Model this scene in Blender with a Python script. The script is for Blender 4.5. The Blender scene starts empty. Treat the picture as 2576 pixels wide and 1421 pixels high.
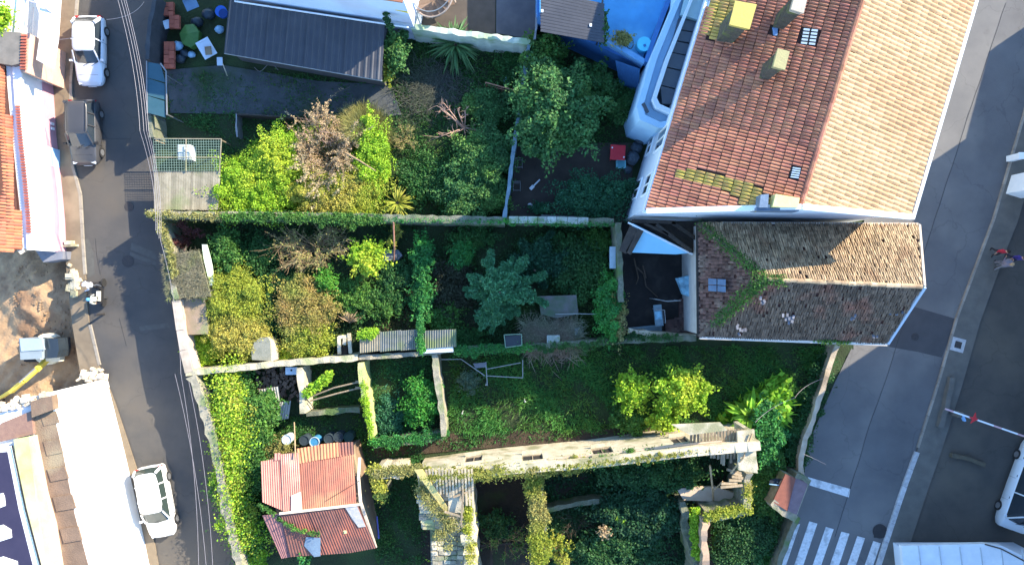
import bpy, math, random
import numpy as np
from mathutils import Vector, Matrix, Quaternion
R = math.radians
rnd = random.Random(7)
C = bpy.context.scene.collection
sc = bpy.context.scene
# ------------------------------------------------------------------ camera, sky, sun, exposure
H = 45.0
cam = bpy.data.cameras.new('camera'); co = bpy.data.objects.new('camera', cam); C.objects.link(co)
co.location = (0, 0, H); co.rotation_euler = (0, 0, 0)
cam.angle_x = 2*math.atan(32/H); cam.clip_start = 0.5; cam.clip_end = 2000
sc.camera = co
SUN_EL = 27.0
sd = Vector((0.83*math.cos(R(SUN_EL)), 0.56*math.cos(R(SUN_EL)), math.sin(R(SUN_EL)))).normalized()
w = bpy.data.worlds.new('World'); sc.world = w; w.use_nodes = True
nt = w.node_tree; bg = nt.nodes['Background']
sky = nt.nodes.new('ShaderNodeTexSky'); sky.sky_type = 'NISHITA'; sky.sun_disc = False
sky.sun_elevation = R(SUN_EL); sky.sun_rotation = math.atan2(sd.x, sd.y)
sky.air_density = 1.0; sky.dust_density = 0.0; sky.ozone_density = 4.0
hsk = nt.nodes.new('ShaderNodeHueSaturation'); hsk.inputs['Saturation'].default_value = 1.0; hsk.inputs['Value'].default_value = 1.0
nt.links.new(sky.outputs[0], hsk.inputs['Color']); nt.links.new(hsk.outputs[0], bg.inputs[0]); bg.inputs[1].default_value = 0.15
sl = bpy.data.lights.new('sun', 'SUN'); sl.energy = 3.4; sl.angle = R(0.5); sl.color = (1, .86, .66)
so = bpy.data.objects.new('sun', sl); C.objects.link(so)
so.rotation_euler = sd.to_track_quat('Z', 'Y').to_euler()
sc.view_settings.view_transform = 'Standard'; sc.view_settings.look = 'None'
sc.view_settings.exposure = 2.05; sc.view_settings.gamma = 1
# ------------------------------------------------------------------ helpers
K = 64/2576.0
def W(u, v, z=0.0):
    s = (H-z)/H
    return Vector(((u-1288)*K*s, -(v-710.5)*K*s, z))
def nd(nt, t, **k):
    n = nt.nodes.new(t)
    for a, b in k.items():
        if a.startswith('i_'): n.inputs[a[2:]].default_value = b
        else: setattr(n, a, b)
    return n
MATS = {}
def mat(name, c, c2=None, rough=.85, scale=3., c3=None, bump=.3, bscale=None, island=0., spec=.3, metal=0, trans=0, hue=None, stretch=None, patch=.5, detail=6, crack=0.):
    """procedural surface: two or three pigments mixed by noise, per-piece variation, fine relief"""
    if name in MATS: return MATS[name]
    m = bpy.data.materials.new(name); m.use_nodes = True; n = m.node_tree; L = n.links.new
    b = n.nodes['Principled BSDF']
    c2 = c2 or tuple(x*.7 for x in c)
    geo = nd(n, 'ShaderNodeNewGeometry'); src = geo.outputs['Position']
    if stretch:
        mp = nd(n, 'ShaderNodeMapping'); mp.inputs['Scale'].default_value = stretch[:3]
        if len(stretch) > 3: mp.inputs['Rotation'].default_value = (0, 0, stretch[3])
        mp.vector_type = 'TEXTURE' if False else 'POINT'
        L(src, mp.inputs[0]); src = mp.outputs[0]
    n1 = nd(n, 'ShaderNodeTexNoise'); n1.inputs['Scale'].default_value = scale; n1.inputs['Detail'].default_value = detail; n1.inputs['Roughness'].default_value = .62
    L(src, n1.inputs['Vector'])
    r1 = nd(n, 'ShaderNodeMapRange'); r1.inputs['From Min'].default_value = patch-.18; r1.inputs['From Max'].default_value = patch+.18
    L(n1.outputs[0], r1.inputs[0])
    mx = nd(n, 'ShaderNodeMix', data_type='RGBA'); mx.inputs[6].default_value = (*c, 1); mx.inputs[7].default_value = (*c2, 1)
    L(r1.outputs[0], mx.inputs[0]); col = mx.outputs[2]
    if c3:
        n2 = nd(n, 'ShaderNodeTexNoise'); n2.inputs['Scale'].default_value = scale*.31; n2.inputs['Detail'].default_value = 5
        L(geo.outputs['Position'], n2.inputs['Vector'])
        r2 = nd(n, 'ShaderNodeMapRange'); r2.inputs['From Min'].default_value = .52; r2.inputs['From Max'].default_value = .66
        L(n2.outputs[0], r2.inputs[0])
        m2 = nd(n, 'ShaderNodeMix', data_type='RGBA'); m2.inputs[7].default_value = (*c3, 1)
        L(r2.outputs[0], m2.inputs[0]); L(col, m2.inputs[6]); col = m2.outputs[2]
    if island:
        oi = nd(n, 'ShaderNodeObjectInfo')
        ad = nd(n, 'ShaderNodeMath', operation='ADD'); L(geo.outputs['Random Per Island'], ad.inputs[0]); L(oi.outputs['Random'], ad.inputs[1])
        fr = nd(n, 'ShaderNodeMath', operation='FRACT'); L(ad.outputs[0], fr.inputs[0])
        rr = nd(n, 'ShaderNodeMapRange'); rr.inputs['To Min'].default_value = 1-island; rr.inputs['To Max'].default_value = 1+island
        L(fr.outputs[0], rr.inputs[0])
        hs = nd(n, 'ShaderNodeHueSaturation'); L(col, hs.inputs['Color']); L(rr.outputs[0], hs.inputs['Value'])
        if hue:
            rh = nd(n, 'ShaderNodeMapRange'); rh.inputs['To Min'].default_value = .5-hue; rh.inputs['To Max'].default_value = .5+hue
            ml = nd(n, 'ShaderNodeMath', operation='MULTIPLY'); ml.inputs[1].default_value = 7.31
            f2 = nd(n, 'ShaderNodeMath', operation='FRACT'); L(fr.outputs[0], ml.inputs[0]); L(ml.outputs[0], f2.inputs[0])
            L(f2.outputs[0], rh.inputs[0]); L(rh.outputs[0], hs.inputs['Hue'])
        col = hs.outputs[0]
    if crack:
        nz = nd(n, 'ShaderNodeTexNoise'); nz.inputs['Scale'].default_value = 1.1; nz.inputs['Detail'].default_value = 8; L(geo.outputs['Position'], nz.inputs['Vector'])
        vm = nd(n, 'ShaderNodeVectorMath', operation='MULTIPLY_ADD'); L(nz.outputs['Color'], vm.inputs[0]); vm.inputs[1].default_value = (1.6, 1.6, 0); L(geo.outputs['Position'], vm.inputs[2])
        vo = nd(n, 'ShaderNodeTexVoronoi', feature='DISTANCE_TO_EDGE'); vo.inputs['Scale'].default_value = .22; L(vm.outputs[0], vo.inputs['Vector'])
        rc = nd(n, 'ShaderNodeMapRange'); rc.inputs['From Min'].default_value = .003; rc.inputs['From Max'].default_value = .009; rc.inputs['To Min'].default_value = 1-crack; L(vo.outputs[0], rc.inputs[0])
        ns = nd(n, 'ShaderNodeTexNoise'); ns.inputs['Scale'].default_value = 1.7; ns.inputs['Detail'].default_value = 3; L(geo.outputs['Position'], ns.inputs['Vector'])
        rs = nd(n, 'ShaderNodeMapRange'); rs.inputs['From Min'].default_value = .66; rs.inputs['From Max'].default_value = .76; rs.inputs['To Min'].default_value = 1; rs.inputs['To Max'].default_value = 1-crack*.7; L(ns.outputs[0], rs.inputs[0])
        mm = nd(n, 'ShaderNodeMath', operation='MULTIPLY'); L(rc.outputs[0], mm.inputs[0]); L(rs.outputs[0], mm.inputs[1])
        hc = nd(n, 'ShaderNodeHueSaturation'); L(col, hc.inputs['Color']); L(mm.outputs[0], hc.inputs['Value']); col = hc.outputs[0]
    L(col, b.inputs['Base Color'])
    b.inputs['Roughness'].default_value = rough; b.inputs['Specular IOR Level'].default_value = spec; b.inputs['Metallic'].default_value = metal
    if bump:
        n3 = nd(n, 'ShaderNodeTexNoise'); n3.inputs['Scale'].default_value = bscale or scale*4; n3.inputs['Detail'].default_value = 4
        L(src, n3.inputs['Vector'])
        bp = nd(n, 'ShaderNodeBump'); bp.inputs['Strength'].default_value = bump; bp.inputs['Distance'].default_value = .05
        L(n3.outputs[0], bp.inputs['Height']); L(bp.outputs[0], b.inputs['Normal'])
    if trans:
        tr = nd(n, 'ShaderNodeBsdfTranslucent'); L(col, tr.inputs[0]); ms = nd(n, 'ShaderNodeMixShader'); ms.inputs[0].default_value = trans
        out = n.nodes['Material Output']; L(b.outputs[0], ms.inputs[1]); L(tr.outputs[0], ms.inputs[2]); L(ms.outputs[0], out.inputs[0])
    MATS[name] = m; return m
def leafmat(name, c, c2, c3=None, scale=.9): return mat(name, c, c2, c3=c3, scale=scale, rough=.6, bump=0, island=.4, hue=.018, spec=.25, trans=.3)

class MB:
    def __init__(s): s.v = []; s.f = []; s.mi = []
    def add(s, vs, fs, m=0):
        o = len(s.v); s.v += [tuple(p) for p in vs]; s.f += [tuple(i+o for i in f) for f in fs]; s.mi += [m]*len(fs); return s
    def prism(s, pts, z0, z1, m=0):
        """pts (x,y) footprint, counter clockwise or not"""
        n = len(pts); a = sum(pts[i][0]*pts[(i+1) % n][1]-pts[(i+1) % n][0]*pts[i][1] for i in range(n))
        if a < 0: pts = pts[::-1]
        zt = z1 if isinstance(z1, (list, tuple)) else [z1]*n
        vs = [(p[0], p[1], z0) for p in pts]+[(p[0], p[1], z) for p, z in zip(pts, zt)]
        return s.add(vs, [tuple(range(n-1, -1, -1)), tuple(range(n, 2*n))]+[(i, (i+1) % n, n+(i+1) % n, n+i) for i in range(n)], m)
    def box(s, c, d, rz=0, m=0, rot=None):
        M = rot or Matrix.Rotation(rz, 3, 'Z'); c = Vector(c)
        vs = [c+M@Vector((x*d[0]/2, y*d[1]/2, z*d[2]/2)) for x in (-1, 1) for y in (-1, 1) for z in (-1, 1)]
        return s.add(vs, [(0, 1, 3, 2), (4, 6, 7, 5), (0, 4, 5, 1), (2, 3, 7, 6), (0, 2, 6, 4), (1, 5, 7, 3)], m)
    def beam(s, a, b, wd, ht, m=0):
        a = Vector(a); b = Vector(b); d = b-a; q = d.to_track_quat('X', 'Z').to_matrix()
        return s.box((a+b)/2, (d.length, wd, ht), m=m, rot=q)
    def tube(s, pts, r, n=6, m=0, r1=None):
        pts = [Vector(p) for p in pts]; k = len(pts); base = len(s.v); vs = []
        for i, p in enumerate(pts):
            d = (pts[min(i+1, k-1)]-pts[max(i-1, 0)]).normalized()
            a = d.orthogonal().normalized() if i == 0 else (a-d*a.dot(d)).normalized()
            b = d.cross(a); rr = r if r1 is None else r+(r1-r)*i/(k-1)
            vs += [p+(a*math.cos(t)+b*math.sin(t))*rr for t in [2*math.pi*j/n for j in range(n)]]
        fs = [(i*n+j, i*n+(j+1) % n, (i+1)*n+(j+1) % n, (i+1)*n+j) for i in range(k-1) for j in range(n)]
        fs += [tuple(range(n-1, -1, -1)), tuple((k-1)*n+j for j in range(n))]
        return s.add(vs, fs, m)
    def cyl(s, c, r, h, n=16, m=0, r1=None):
        c = Vector(c); return s.tube([c, c+Vector((0, 0, h))], r, n, m, r1)
    def slab(s, q, t, m=0):
        """quad or polygon in space with thickness t downwards"""
        q = [Vector(p) for p in q]; n = len(q); nn = (q[1]-q[0]).cross(q[2]-q[0]).normalized()
        if nn.z < 0: q = q[::-1]
        dn = Vector((0, 0, -t)) if abs(nn.z) > .25 else -abs(t)*nn
        return s.add(q+[p+dn for p in q], [tuple(range(n)), tuple(range(2*n-1, n-1, -1))]+[((i+1) % n, i, n+i, n+(i+1) % n) for i in range(n)], m)
    def build(s, name, m, parent=None, smooth=False, loc=None):
        me = bpy.data.meshes.new(name); me.from_pydata(s.v, [], s.f)
        ms = m if isinstance(m, (list, tuple)) else [m]
        for x in ms: me.materials.append(x)
        if len(ms) > 1: me.polygons.foreach_set('material_index', s.mi)
        if smooth: me.polygons.foreach_set('use_smooth', [True]*len(me.polygons))
        me.update()
        return link(name, me, parent, loc)
def link(name, me, parent=None, loc=None):
    o = bpy.data.objects.new(name, me); C.objects.link(o)
    if parent: o.parent = parent; o.matrix_parent_inverse = Matrix.Identity(4) if loc is not None or parent.get('local') else Matrix.Translation(-Vector(parent.location)) if parent.type == 'EMPTY' and not parent.get('local') else Matrix.Identity(4)
    if loc is not None: o.location = loc
    return o
def npmesh(name, V, F, m, parent=None, smooth=False):
    """V (n,3), F (k,3 or 4) numpy arrays to one object"""
    me = bpy.data.meshes.new(name); k = F.shape[1]
    me.vertices.add(len(V)); me.vertices.foreach_set('co', V.astype(np.float32).ravel())
    me.loops.add(F.size); me.loops.foreach_set('vertex_index', F.astype(np.int32).ravel())
    me.polygons.add(len(F)); me.polygons.foreach_set('loop_start', np.arange(0, F.size, k, dtype=np.int32))
    me.update(calc_edges=True); me.materials.append(m)
    if smooth: me.polygons.foreach_set('use_smooth', [True]*len(me.polygons))
    return link(name, me, parent)
def tag(o, label=None, cat=None, group=None, kind=None):
    if label: o['label'] = label
    if cat: o['category'] = cat
    if group: o['group'] = group
    if kind: o['kind'] = kind
    return o
def thing(name, label, cat, loc=(0, 0, 0), rz=0, group=None, local=False):
    o = bpy.data.objects.new(name, None); C.objects.link(o); o.location = loc; o.rotation_euler = (0, 0, rz)
    o.empty_display_size = .2
    if local: o['local'] = 1
    return tag(o, label, cat, group)
def struct(name, mb, m, parent=None):
    o = mb.build(name, m, parent)
    if not parent: o['kind'] = 'structure'
    return o
def dup(root, loc, rz, label=None, group=None):
    r = root.copy(); C.objects.link(r); r.location = loc; r.rotation_euler = (0, 0, rz)
    if label: r['label'] = label
    if group: r['group'] = group
    for ch in list(root.children):
        c = ch.copy(); C.objects.link(c); c.parent = r
        for g in ch.children:
            d = g.copy(); C.objects.link(d); d.parent = c
    return r
def foot(px, z): return [tuple(W(u, v, z)[:2]) for u, v in px]
def smoothpts(px, step=14):
    out = []
    for (a, b), (c, d) in zip(px[:-1], px[1:]):
        n = max(1, int(math.hypot(c-a, d-b)/step))
        out += [(a+(c-a)*i/n, b+(d-b)*i/n) for i in range(n)]
    return out+[px[-1]]
def wall(px, z, th, m, name='garden_wall', label='', cat='wall', jit=.04, z0=0., parent=None, zj=.05, group=None, zs=None):
    """masonry wall: centre line traced at its top height z, uneven top and faces"""
    n0 = len(px)
    p = smoothpts(px); pts = []
    tot = len(p)
    for i, (u, v) in enumerate(p):
        zz = z if zs is None else np.interp(i/(tot-1), np.linspace(0, 1, len(zs)), zs)
        q = W(u, v, zz); pts.append((q, zz+rnd.uniform(-zj, zj)))
    V = []; F = []
    for i, (q, zz) in enumerate(pts):
        d = pts[min(i+1, tot-1)][0]-pts[max(i-1, 0)][0]; d.z = 0; d.normalize(); s = Vector((-d.y, d.x, 0))
        a = th/2+rnd.uniform(-jit, jit); b = th/2+rnd.uniform(-jit, jit)
        V += [(q+s*a).to_tuple()[:2]+(z0,), (q+s*a).to_tuple()[:2]+(zz,), (q-s*b).to_tuple()[:2]+(zz+rnd.uniform(-zj, zj)*.5,), (q-s*b).to_tuple()[:2]+(z0,)]
    for i in range(tot-1):
        o = i*4; F += [(o, o+4, o+5, o+1), (o+1, o+5, o+6, o+2), (o+2, o+6, o+7, o+3), (o+3, o+7, o+4, o)]
    F += [(0, 1, 2, 3), (tot*4-1, tot*4-2, tot*4-3, tot*4-4)]
    b = MB(); b.add(V, F); o = b.build(name, m, parent)
    if not parent: tag(o, label, cat, group)
    return o
def inpoly(x, y, P):
    P = np.asarray(P); c = np.zeros(len(x), bool); j = len(P)-1
    for i in range(len(P)):
        xi, yi = P[i]; xj, yj = P[j]
        with np.errstate(divide='ignore', invalid='ignore'):
            t = ((yi > y) != (yj > y)) & (x < (xj-xi)*(y-yi)/(yj-yi+1e-12)+xi)
        c ^= t; j = i
    return c
# unit roof tile: x across 0..1, y downslope 0..1, z height
def tile_unit(arch=1.0, ye=1.08):
    V = []; F = []
    prof = [(0, 0), (.16, .75*arch), (.42, 1.0*arch), (.68, .75*arch), (.84, .12), (1, .1)]
    n = len(prof)
    for y, lift in ((0, .0), (ye, .55)):
        V += [(x, y, z+lift) for x, z in prof]
    V += [(x, ye, z-.45) for x, z in prof]
    F += [(i, i+1, n+i+1, n+i)[::-1] for i in range(n-1)]+[(n+i, n+i+1, 2*n+i+1, 2*n+i)[::-1] for i in range(n-1)]
    return np.array(V, float), np.array(F)
def tile_slope(poly, down, tw, tl, th, m, parent, jit=.1, parts=0, name='roof_tile', arch=1.0, skip=0., seed=1, ye=1.08, blocked=None):
    """cover a planar polygon with individually modelled tiles; 'parts' of them as own objects, the rest as one"""
    rg = np.random.default_rng(seed)
    P = [Vector(p) for p in poly]; nn = (P[1]-P[0]).cross(P[2]-P[0]).normalized()
    if nn.z < 0: nn = -nn
    dn = Vector(down); dn = (dn-nn*dn.dot(nn)).normalized(); ac = dn.cross(nn).normalized()
    if ac.cross(dn).dot(nn) < 0: ac = -ac
    O = P[0]; q = [((p-O).dot(ac), (p-O).dot(dn)) for p in P]
    x0 = min(a for a, b in q); x1 = max(a for a, b in q); y0 = min(b for a, b in q); y1 = max(b for a, b in q)
    xs = np.arange(x0, x1, tw); ys = np.arange(y0, y1, tl)
    X, Y = np.meshgrid(xs, ys); X = X.ravel(); Y = Y.ravel()
    ok = inpoly(X+tw/2, Y+tl/2, q)
    if skip: ok &= rg.random(len(X)) > skip
    if blocked:
        for bq in blocked:
            bb = [((Vector(p)-O).dot(ac), (Vector(p)-O).dot(dn)) for p in bq]; ok &= ~inpoly(X+tw/2, Y+tl/2, bb)
    X = X[ok]; Y = Y[ok]; n = len(X)
    U, F = tile_unit(arch, ye); U = U*np.array([tw*.97, tl, th])
    X = X+rg.uniform(-jit, jit, n)*tw; Y = Y+rg.uniform(-jit, jit, n)*tl*.5; Z = rg.uniform(0, jit, n)*th; A = rg.normal(0, jit*.12, n)
    B = np.array([ac[:], dn[:], nn[:]]); Oo = np.array(O)
    # nearest tiles to the camera are separate parts
    cw = Oo+X[:, None]*B[0]+Y[:, None]*B[1]+Z[:, None]*B[2]
    order = np.argsort(np.linalg.norm(cw-np.array([0, 0, H]), axis=1)); sep = order[:parts]; rest = order[parts:]
    if parts:
        me = bpy.data.meshes.new(name); me.from_pydata([tuple(v) for v in U], [], [tuple(int(i) for i in f) for f in F]); me.materials.append(m)
        Rm = Matrix((ac, dn, nn)).transposed()
        for i in sep:
            o = bpy.data.objects.new(name, me); C.objects.link(o); o.parent = parent
            o.matrix_parent_inverse = Matrix.Translation(-Vector(parent.matrix_local.translation)) if False else Matrix.Identity(4)
            o.matrix_local = Matrix.Translation(Vector(cw[i])-PO(parent)) @ (Rm @ Matrix.Rotation(float(A[i]), 3, 'Z')).to_4x4()
    if len(rest):
        ca, sa = np.cos(A[rest])[:, None], np.sin(A[rest])[:, None]
        lx = U[None, :, 0]*ca-U[None, :, 1]*sa+X[rest][:, None]; ly = U[None, :, 0]*sa+U[None, :, 1]*ca+Y[rest][:, None]; lz = U[None, :, 2]+Z[rest][:, None]
        V = Oo+lx[..., None]*B[0]+ly[..., None]*B[1]+lz[..., None]*B[2]
        FF = F[None]+np.arange(len(rest))[:, None, None]*len(U)
        o = npmesh('tile_field', V.reshape(-1, 3), FF.reshape(-1, 4), m, parent); o['kind'] = 'stuff'
    return
def PO(o):
    return Vector(o.location) if o.type == 'EMPTY' else Vector((0, 0, 0))
def corrugated(name, q, n, amp, m, parent, along='v', sub=1, th=.02, jit=0., box=False):
    """sheet metal between corners q=[a,b,c,d] (a-b top edge, d-c bottom edge); ribs run a->d"""
    a, b, c, d = [Vector(p) for p in q]; nu = n*6; V = []; F = []
    nn = (b-a).cross(d-a).normalized()
    if nn.z < 0: nn = -nn
    for lay in (0, -th):
        for j in range(sub+1):
            t = j/sub
            for i in range(nu+1):
                s = i/nu; p = a.lerp(b, s).lerp(d.lerp(c, s), t); ph = (i % 6)/6
                h = (1 if 1/6 < ph < .6 else 0) if box else math.sin(2*math.pi*ph)
                V.append(p+nn*(amp*h+lay)+Vector((0, 0, rnd.uniform(-jit, jit))))
    M = (nu+1)*(sub+1)
    for j in range(sub):
        for i in range(nu):
            o = j*(nu+1)+i; F.append((o, o+1, o+nu+2, o+nu+1)); F.append((M+o+nu+1, M+o+nu+2, M+o+1, M+o))
    for i in range(nu): F.append((i+1, i, M+i, M+i+1)); o = sub*(nu+1)+i; F.append((o, o+1, M+o+1, M+o))
    bm = MB(); bm.add(V, F); return bm.build(name, m, parent)
# ---- foliage -------------------------------------------------------
def leaves(rg, P, size, up=.5, asp=1.7):
    """one bent leaf (two triangles) at every point; faces random but biased upward"""
    n = len(P); N = rg.normal(size=(n, 3)); N[:, 2] = np.abs(N[:, 2])+up*1.5; N /= np.linalg.norm(N, axis=1)[:, None]
    T = rg.normal(size=(n, 3)); T -= N*(T*N).sum(1)[:, None]; T /= np.linalg.norm(T, axis=1)[:, None]; B = np.cross(N, T)
    s = size*rg.uniform(.6, 1.35, n)[:, None]
    V = np.stack([P-T*s*asp/2, P+B*s/2+N*s*.12, P+T*s*asp/2-N*s*.1, P-B*s/2+N*s*.12], 1)
    F = np.arange(n)[:, None]*4
    return V.reshape(-1, 3), np.concatenate([F+np.array([[0, 1, 2, 3]])], 0)
def blob_points(rg, c, r, nclump, nleaf, cr=.3, flat=.75):
    """clumps spread through an uneven volume, leaves spread over each clump's shell"""
    D = rg.normal(size=(nclump, 3)); D[:, 2] = np.abs(D[:, 2])*1.0-.15; D /= np.linalg.norm(D, axis=1)[:, None]
    ph = np.arctan2(D[:, 1], D[:, 0]); lob = 1+.16*np.sin(ph*3+rg.uniform(0, 6))+.12*np.sin(ph*5+rg.uniform(0, 6))
    rad = (rg.uniform(.25, 1.0, nclump)**.55)*lob
    CC = D*rad[:, None]*np.array(r)+np.array(c)
    k = nleaf//nclump; out = []
    crs = cr*min(r[0], r[1])*rg.uniform(.5, 1.35, nclump)
    for i in range(nclump):
        d = rg.normal(size=(k, 3)); d /= np.linalg.norm(d, axis=1)[:, None]; d[:, 2] = d[:, 2]*flat
        out.append(CC[i]+d*(crs[i]*rg.uniform(.45, 1.08, k)**.6)[:, None])
    e = nleaf//3; d = rg.normal(size=(e, 3)); d /= np.linalg.norm(d, axis=1)[:, None]; d[:, 2] = np.abs(d[:, 2])*.9-.1
    ph = np.arctan2(d[:, 1], d[:, 0]); out.append(np.array(c)+d*np.array(r)*(rg.uniform(.3, 1.3, e)*(1+.2*np.sin(ph*7+r[0]*9)+.1*np.sin(ph*13+r[1]*5)))[:, None])
    return np.concatenate(out), CC
def stems(rg, base, ends, r0, r1=.008, seg=4, sag=.15, n=4):
    b = MB()
    for e in ends:
        p0 = np.array(base); e = np.array(e); mid = (p0+e)/2+rg.normal(0, sag, 3)*.5
        pts = []
        for i in range(seg+1):
            t = i/seg; pts.append((1-t)**2*p0+2*t*(1-t)*mid+t*t*e+(rg.normal(0, .02, 3) if 0 < i < seg else 0))
        b.tube(pts, r0, n, r1=r1)
    return b
def tree(name, label, u, v, ru, rv, h, m, bark, nclump=40, nleaf=6000, size=.11, cat='tree', cr=.3, z0=0.0, group=None, thick=.5, seed=None, trunk=.09, zc=None, kind=None):
    """u,v,ru,rv in photo pixels at crown height; crown + trunk with limbs"""
    seed = seed if seed is not None else int(u*7+v*13); rg = np.random.default_rng(seed)
    zc = zc if zc is not None else z0+h*.62; c = W(u, v, zc); s = K*(H-zc)/H; r = (ru*s, rv*s, h*thick*.6)
    base = Vector((c.x+rnd.uniform(-.15, .15), c.y+rnd.uniform(-.15, .15), z0))
    t = thing(name, label, cat, base, group=group)
    P, CC = blob_points(rg, c, r, nclump, nleaf, cr)
    P[:, 2] = np.maximum(P[:, 2], z0+.04)
    V, F = leaves(rg, P, size); npmesh('crown', V, F, m, t)
    tb = MB(); top = np.array(c)-np.array([0, 0, r[2]*.5]); top[2] = max(top[2], z0+.1)
    tb.tube([base, (Vector(top)+base)/2+Vector((rnd.uniform(-.08, .08), rnd.uniform(-.08, .08), 0)), Vector(top)], trunk, 7, r1=trunk*.7)
    sel = CC[rg.permutation(len(CC))[:min(16, len(CC))]]
    s2 = stems(rg, top, sel, trunk*.5); tb.add(s2.v, s2.f); tb.build('trunk', bark, t)
    return t
def twiggy(name, label, u, v, ru, rv, h, m, n=260, z0=0., cat='shrub', r=.02, leafm=None, nleaf=0, lsize=.07, lean=(0, 0), seed=None, droop=.2, group=None, zc=None):
    """bare bush: forked stems made of many thin tubes"""
    seed = seed or int(u*3+v*5); rg = np.random.default_rng(seed); zc = zc or z0+h*.6; c = W(u, v, zc); s = K*(H-zc)/H
    base = Vector((c.x+lean[0], c.y+lean[1], z0)); t = thing(name, label, cat, base, group=group)
    b = MB(); ends = []
    nm = max(8, n//9)
    for i in range(nm):
        ph = rg.uniform(0, 2*math.pi); rr = rg.uniform(.35, 1)**.6
        e = np.array([c.x+math.cos(ph)*ru*s*rr, c.y+math.sin(ph)*rv*s*rr, z0+h*rg.uniform(.45, 1)-droop*rr*h])
        p0 = np.array(base)+rg.normal(0, .05, 3)*np.array([1, 1, 0]); mid = p0*.45+e*.55; mid[2] = z0+h*rg.uniform(.5, 1.0); mid[:2] += rg.normal(0, .12, 2)
        pts = [(1-q)**2*p0+2*q*(1-q)*mid+q*q*e for q in np.linspace(0, 1, 6)]
        b.tube(pts, r, 4, r1=r*.3)
        for j in range(8):
            q = rg.uniform(.3, 1); k = min(4, int(q*5)); st = pts[k]*(1-(q*5-k))+pts[k+1]*(q*5-k) if k < 5 else pts[5]
            d = (e-p0); d /= np.linalg.norm(d); d = d*.6+rg.normal(0, .55, 3); ln = rg.uniform(.2, .6)*max(ru, rv)*s*.55
            en = st+d*ln; b.tube([st, (st+en)/2+rg.normal(0, .03, 3), en], r*.42, 3, r1=r*.16); ends.append((st, en))
            for q2 in range(2):
                s2 = st+(en-st)*rg.uniform(.3, .9); e2 = s2+(d+rg.normal(0, .6, 3))*ln*.4; b.tube([s2, e2], r*.25, 3, r1=r*.12)
    b.build('branches', m, t)
    if nleaf:
        idx = rg.integers(0, len(ends), nleaf); q = rg.uniform(0, 1.1, nleaf)[:, None]
        S = np.array([a for a, _ in ends])[idx]; E = np.array([a for _, a in ends])[idx]
        P = S+(E-S)*q+rg.normal(0, .05, (nleaf, 3)); V, F = leaves(rg, P, lsize); npmesh('foliage', V, F, leafm, t)
    return t
def blades(rg, P, L, wd, lean, droop=.35):
    """curved grass blades: 2 segments tapering to a point (quad + quad degenerate kept as quads)"""
    n = len(P); ph = rg.uniform(0, 2*math.pi, n); l = L*rg.uniform(.5, 1.2, n); ln = lean*rg.uniform(.3, 1.3, n)
    d = np.stack([np.cos(ph), np.sin(ph), np.zeros(n)], 1); sd_ = np.stack([-np.sin(ph), np.cos(ph), np.zeros(n)], 1)*wd/2
    mid = P+d*(l*ln*.45)[:, None]; mid[:, 2] += l*.6
    tip = P+d*(l*ln)[:, None]; tip[:, 2] += l*(1-droop*ln)
    V = np.stack([P-sd_, P+sd_, mid+sd_*.8, mid-sd_*.8, tip+sd_*.15, tip-sd_*.15], 1).reshape(-1, 3)
    o = np.arange(n)[:, None]*6
    return V, np.concatenate([o+np.array([[0, 1, 2, 3]]), o+np.array([[3, 2, 4, 5]])])
def cover(name, label, px, dens, m, L=.22, wd=.03, z=0.02, lean=.8, seed=3, leaf=0., lm=None, cat='grass', holes=(), lumps=.5, droop=.35):
    """ground cover over a polygon, thicker in patches"""
    rg = np.random.default_rng(seed); poly = np.array(foot(px, 0)); x0, y0 = poly.min(0); x1, y1 = poly.max(0)
    n = int((x1-x0)*(y1-y0)*dens*3.2); X = rg.uniform(x0, x1, n); Y = rg.uniform(y0, y1, n); ok = inpoly(X, Y, poly)
    pat = np.sin(X*1.3+np.sin(Y*.9)*2+seed)+np.sin(Y*1.7+np.sin(X*1.1+seed)*2)+.6*np.sin(X*3.1+Y*2.3)
    ok &= rg.random(n) < np.clip(.62+lumps*pat*.4, .06, 1)
    for hpx in holes: ok &= ~inpoly(X, Y, foot(hpx, 0))
    X, Y = X[ok], Y[ok]; hh = np.clip(.75+.3*pat[ok], .35, 1.6)
    P = np.stack([X, Y, np.full(len(X), z)], 1); V, F = blades(rg, P, L*hh, wd, lean, droop)
    if leaf:
        k = int(len(X)*leaf); ii = rg.integers(0, len(X), k); Q = P[ii]+rg.normal(0, .1, (k, 3)); Q[:, 2] = z+.03+np.abs(rg.normal(0, L*.55, k))*hh[ii]
        V2, F2 = leaves(rg, Q, wd*2.2); F = np.concatenate([F, F2+len(V)]); V = np.concatenate([V, V2])
    return tag(npmesh(name, V, F, m), label, cat, kind='stuff')
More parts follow.
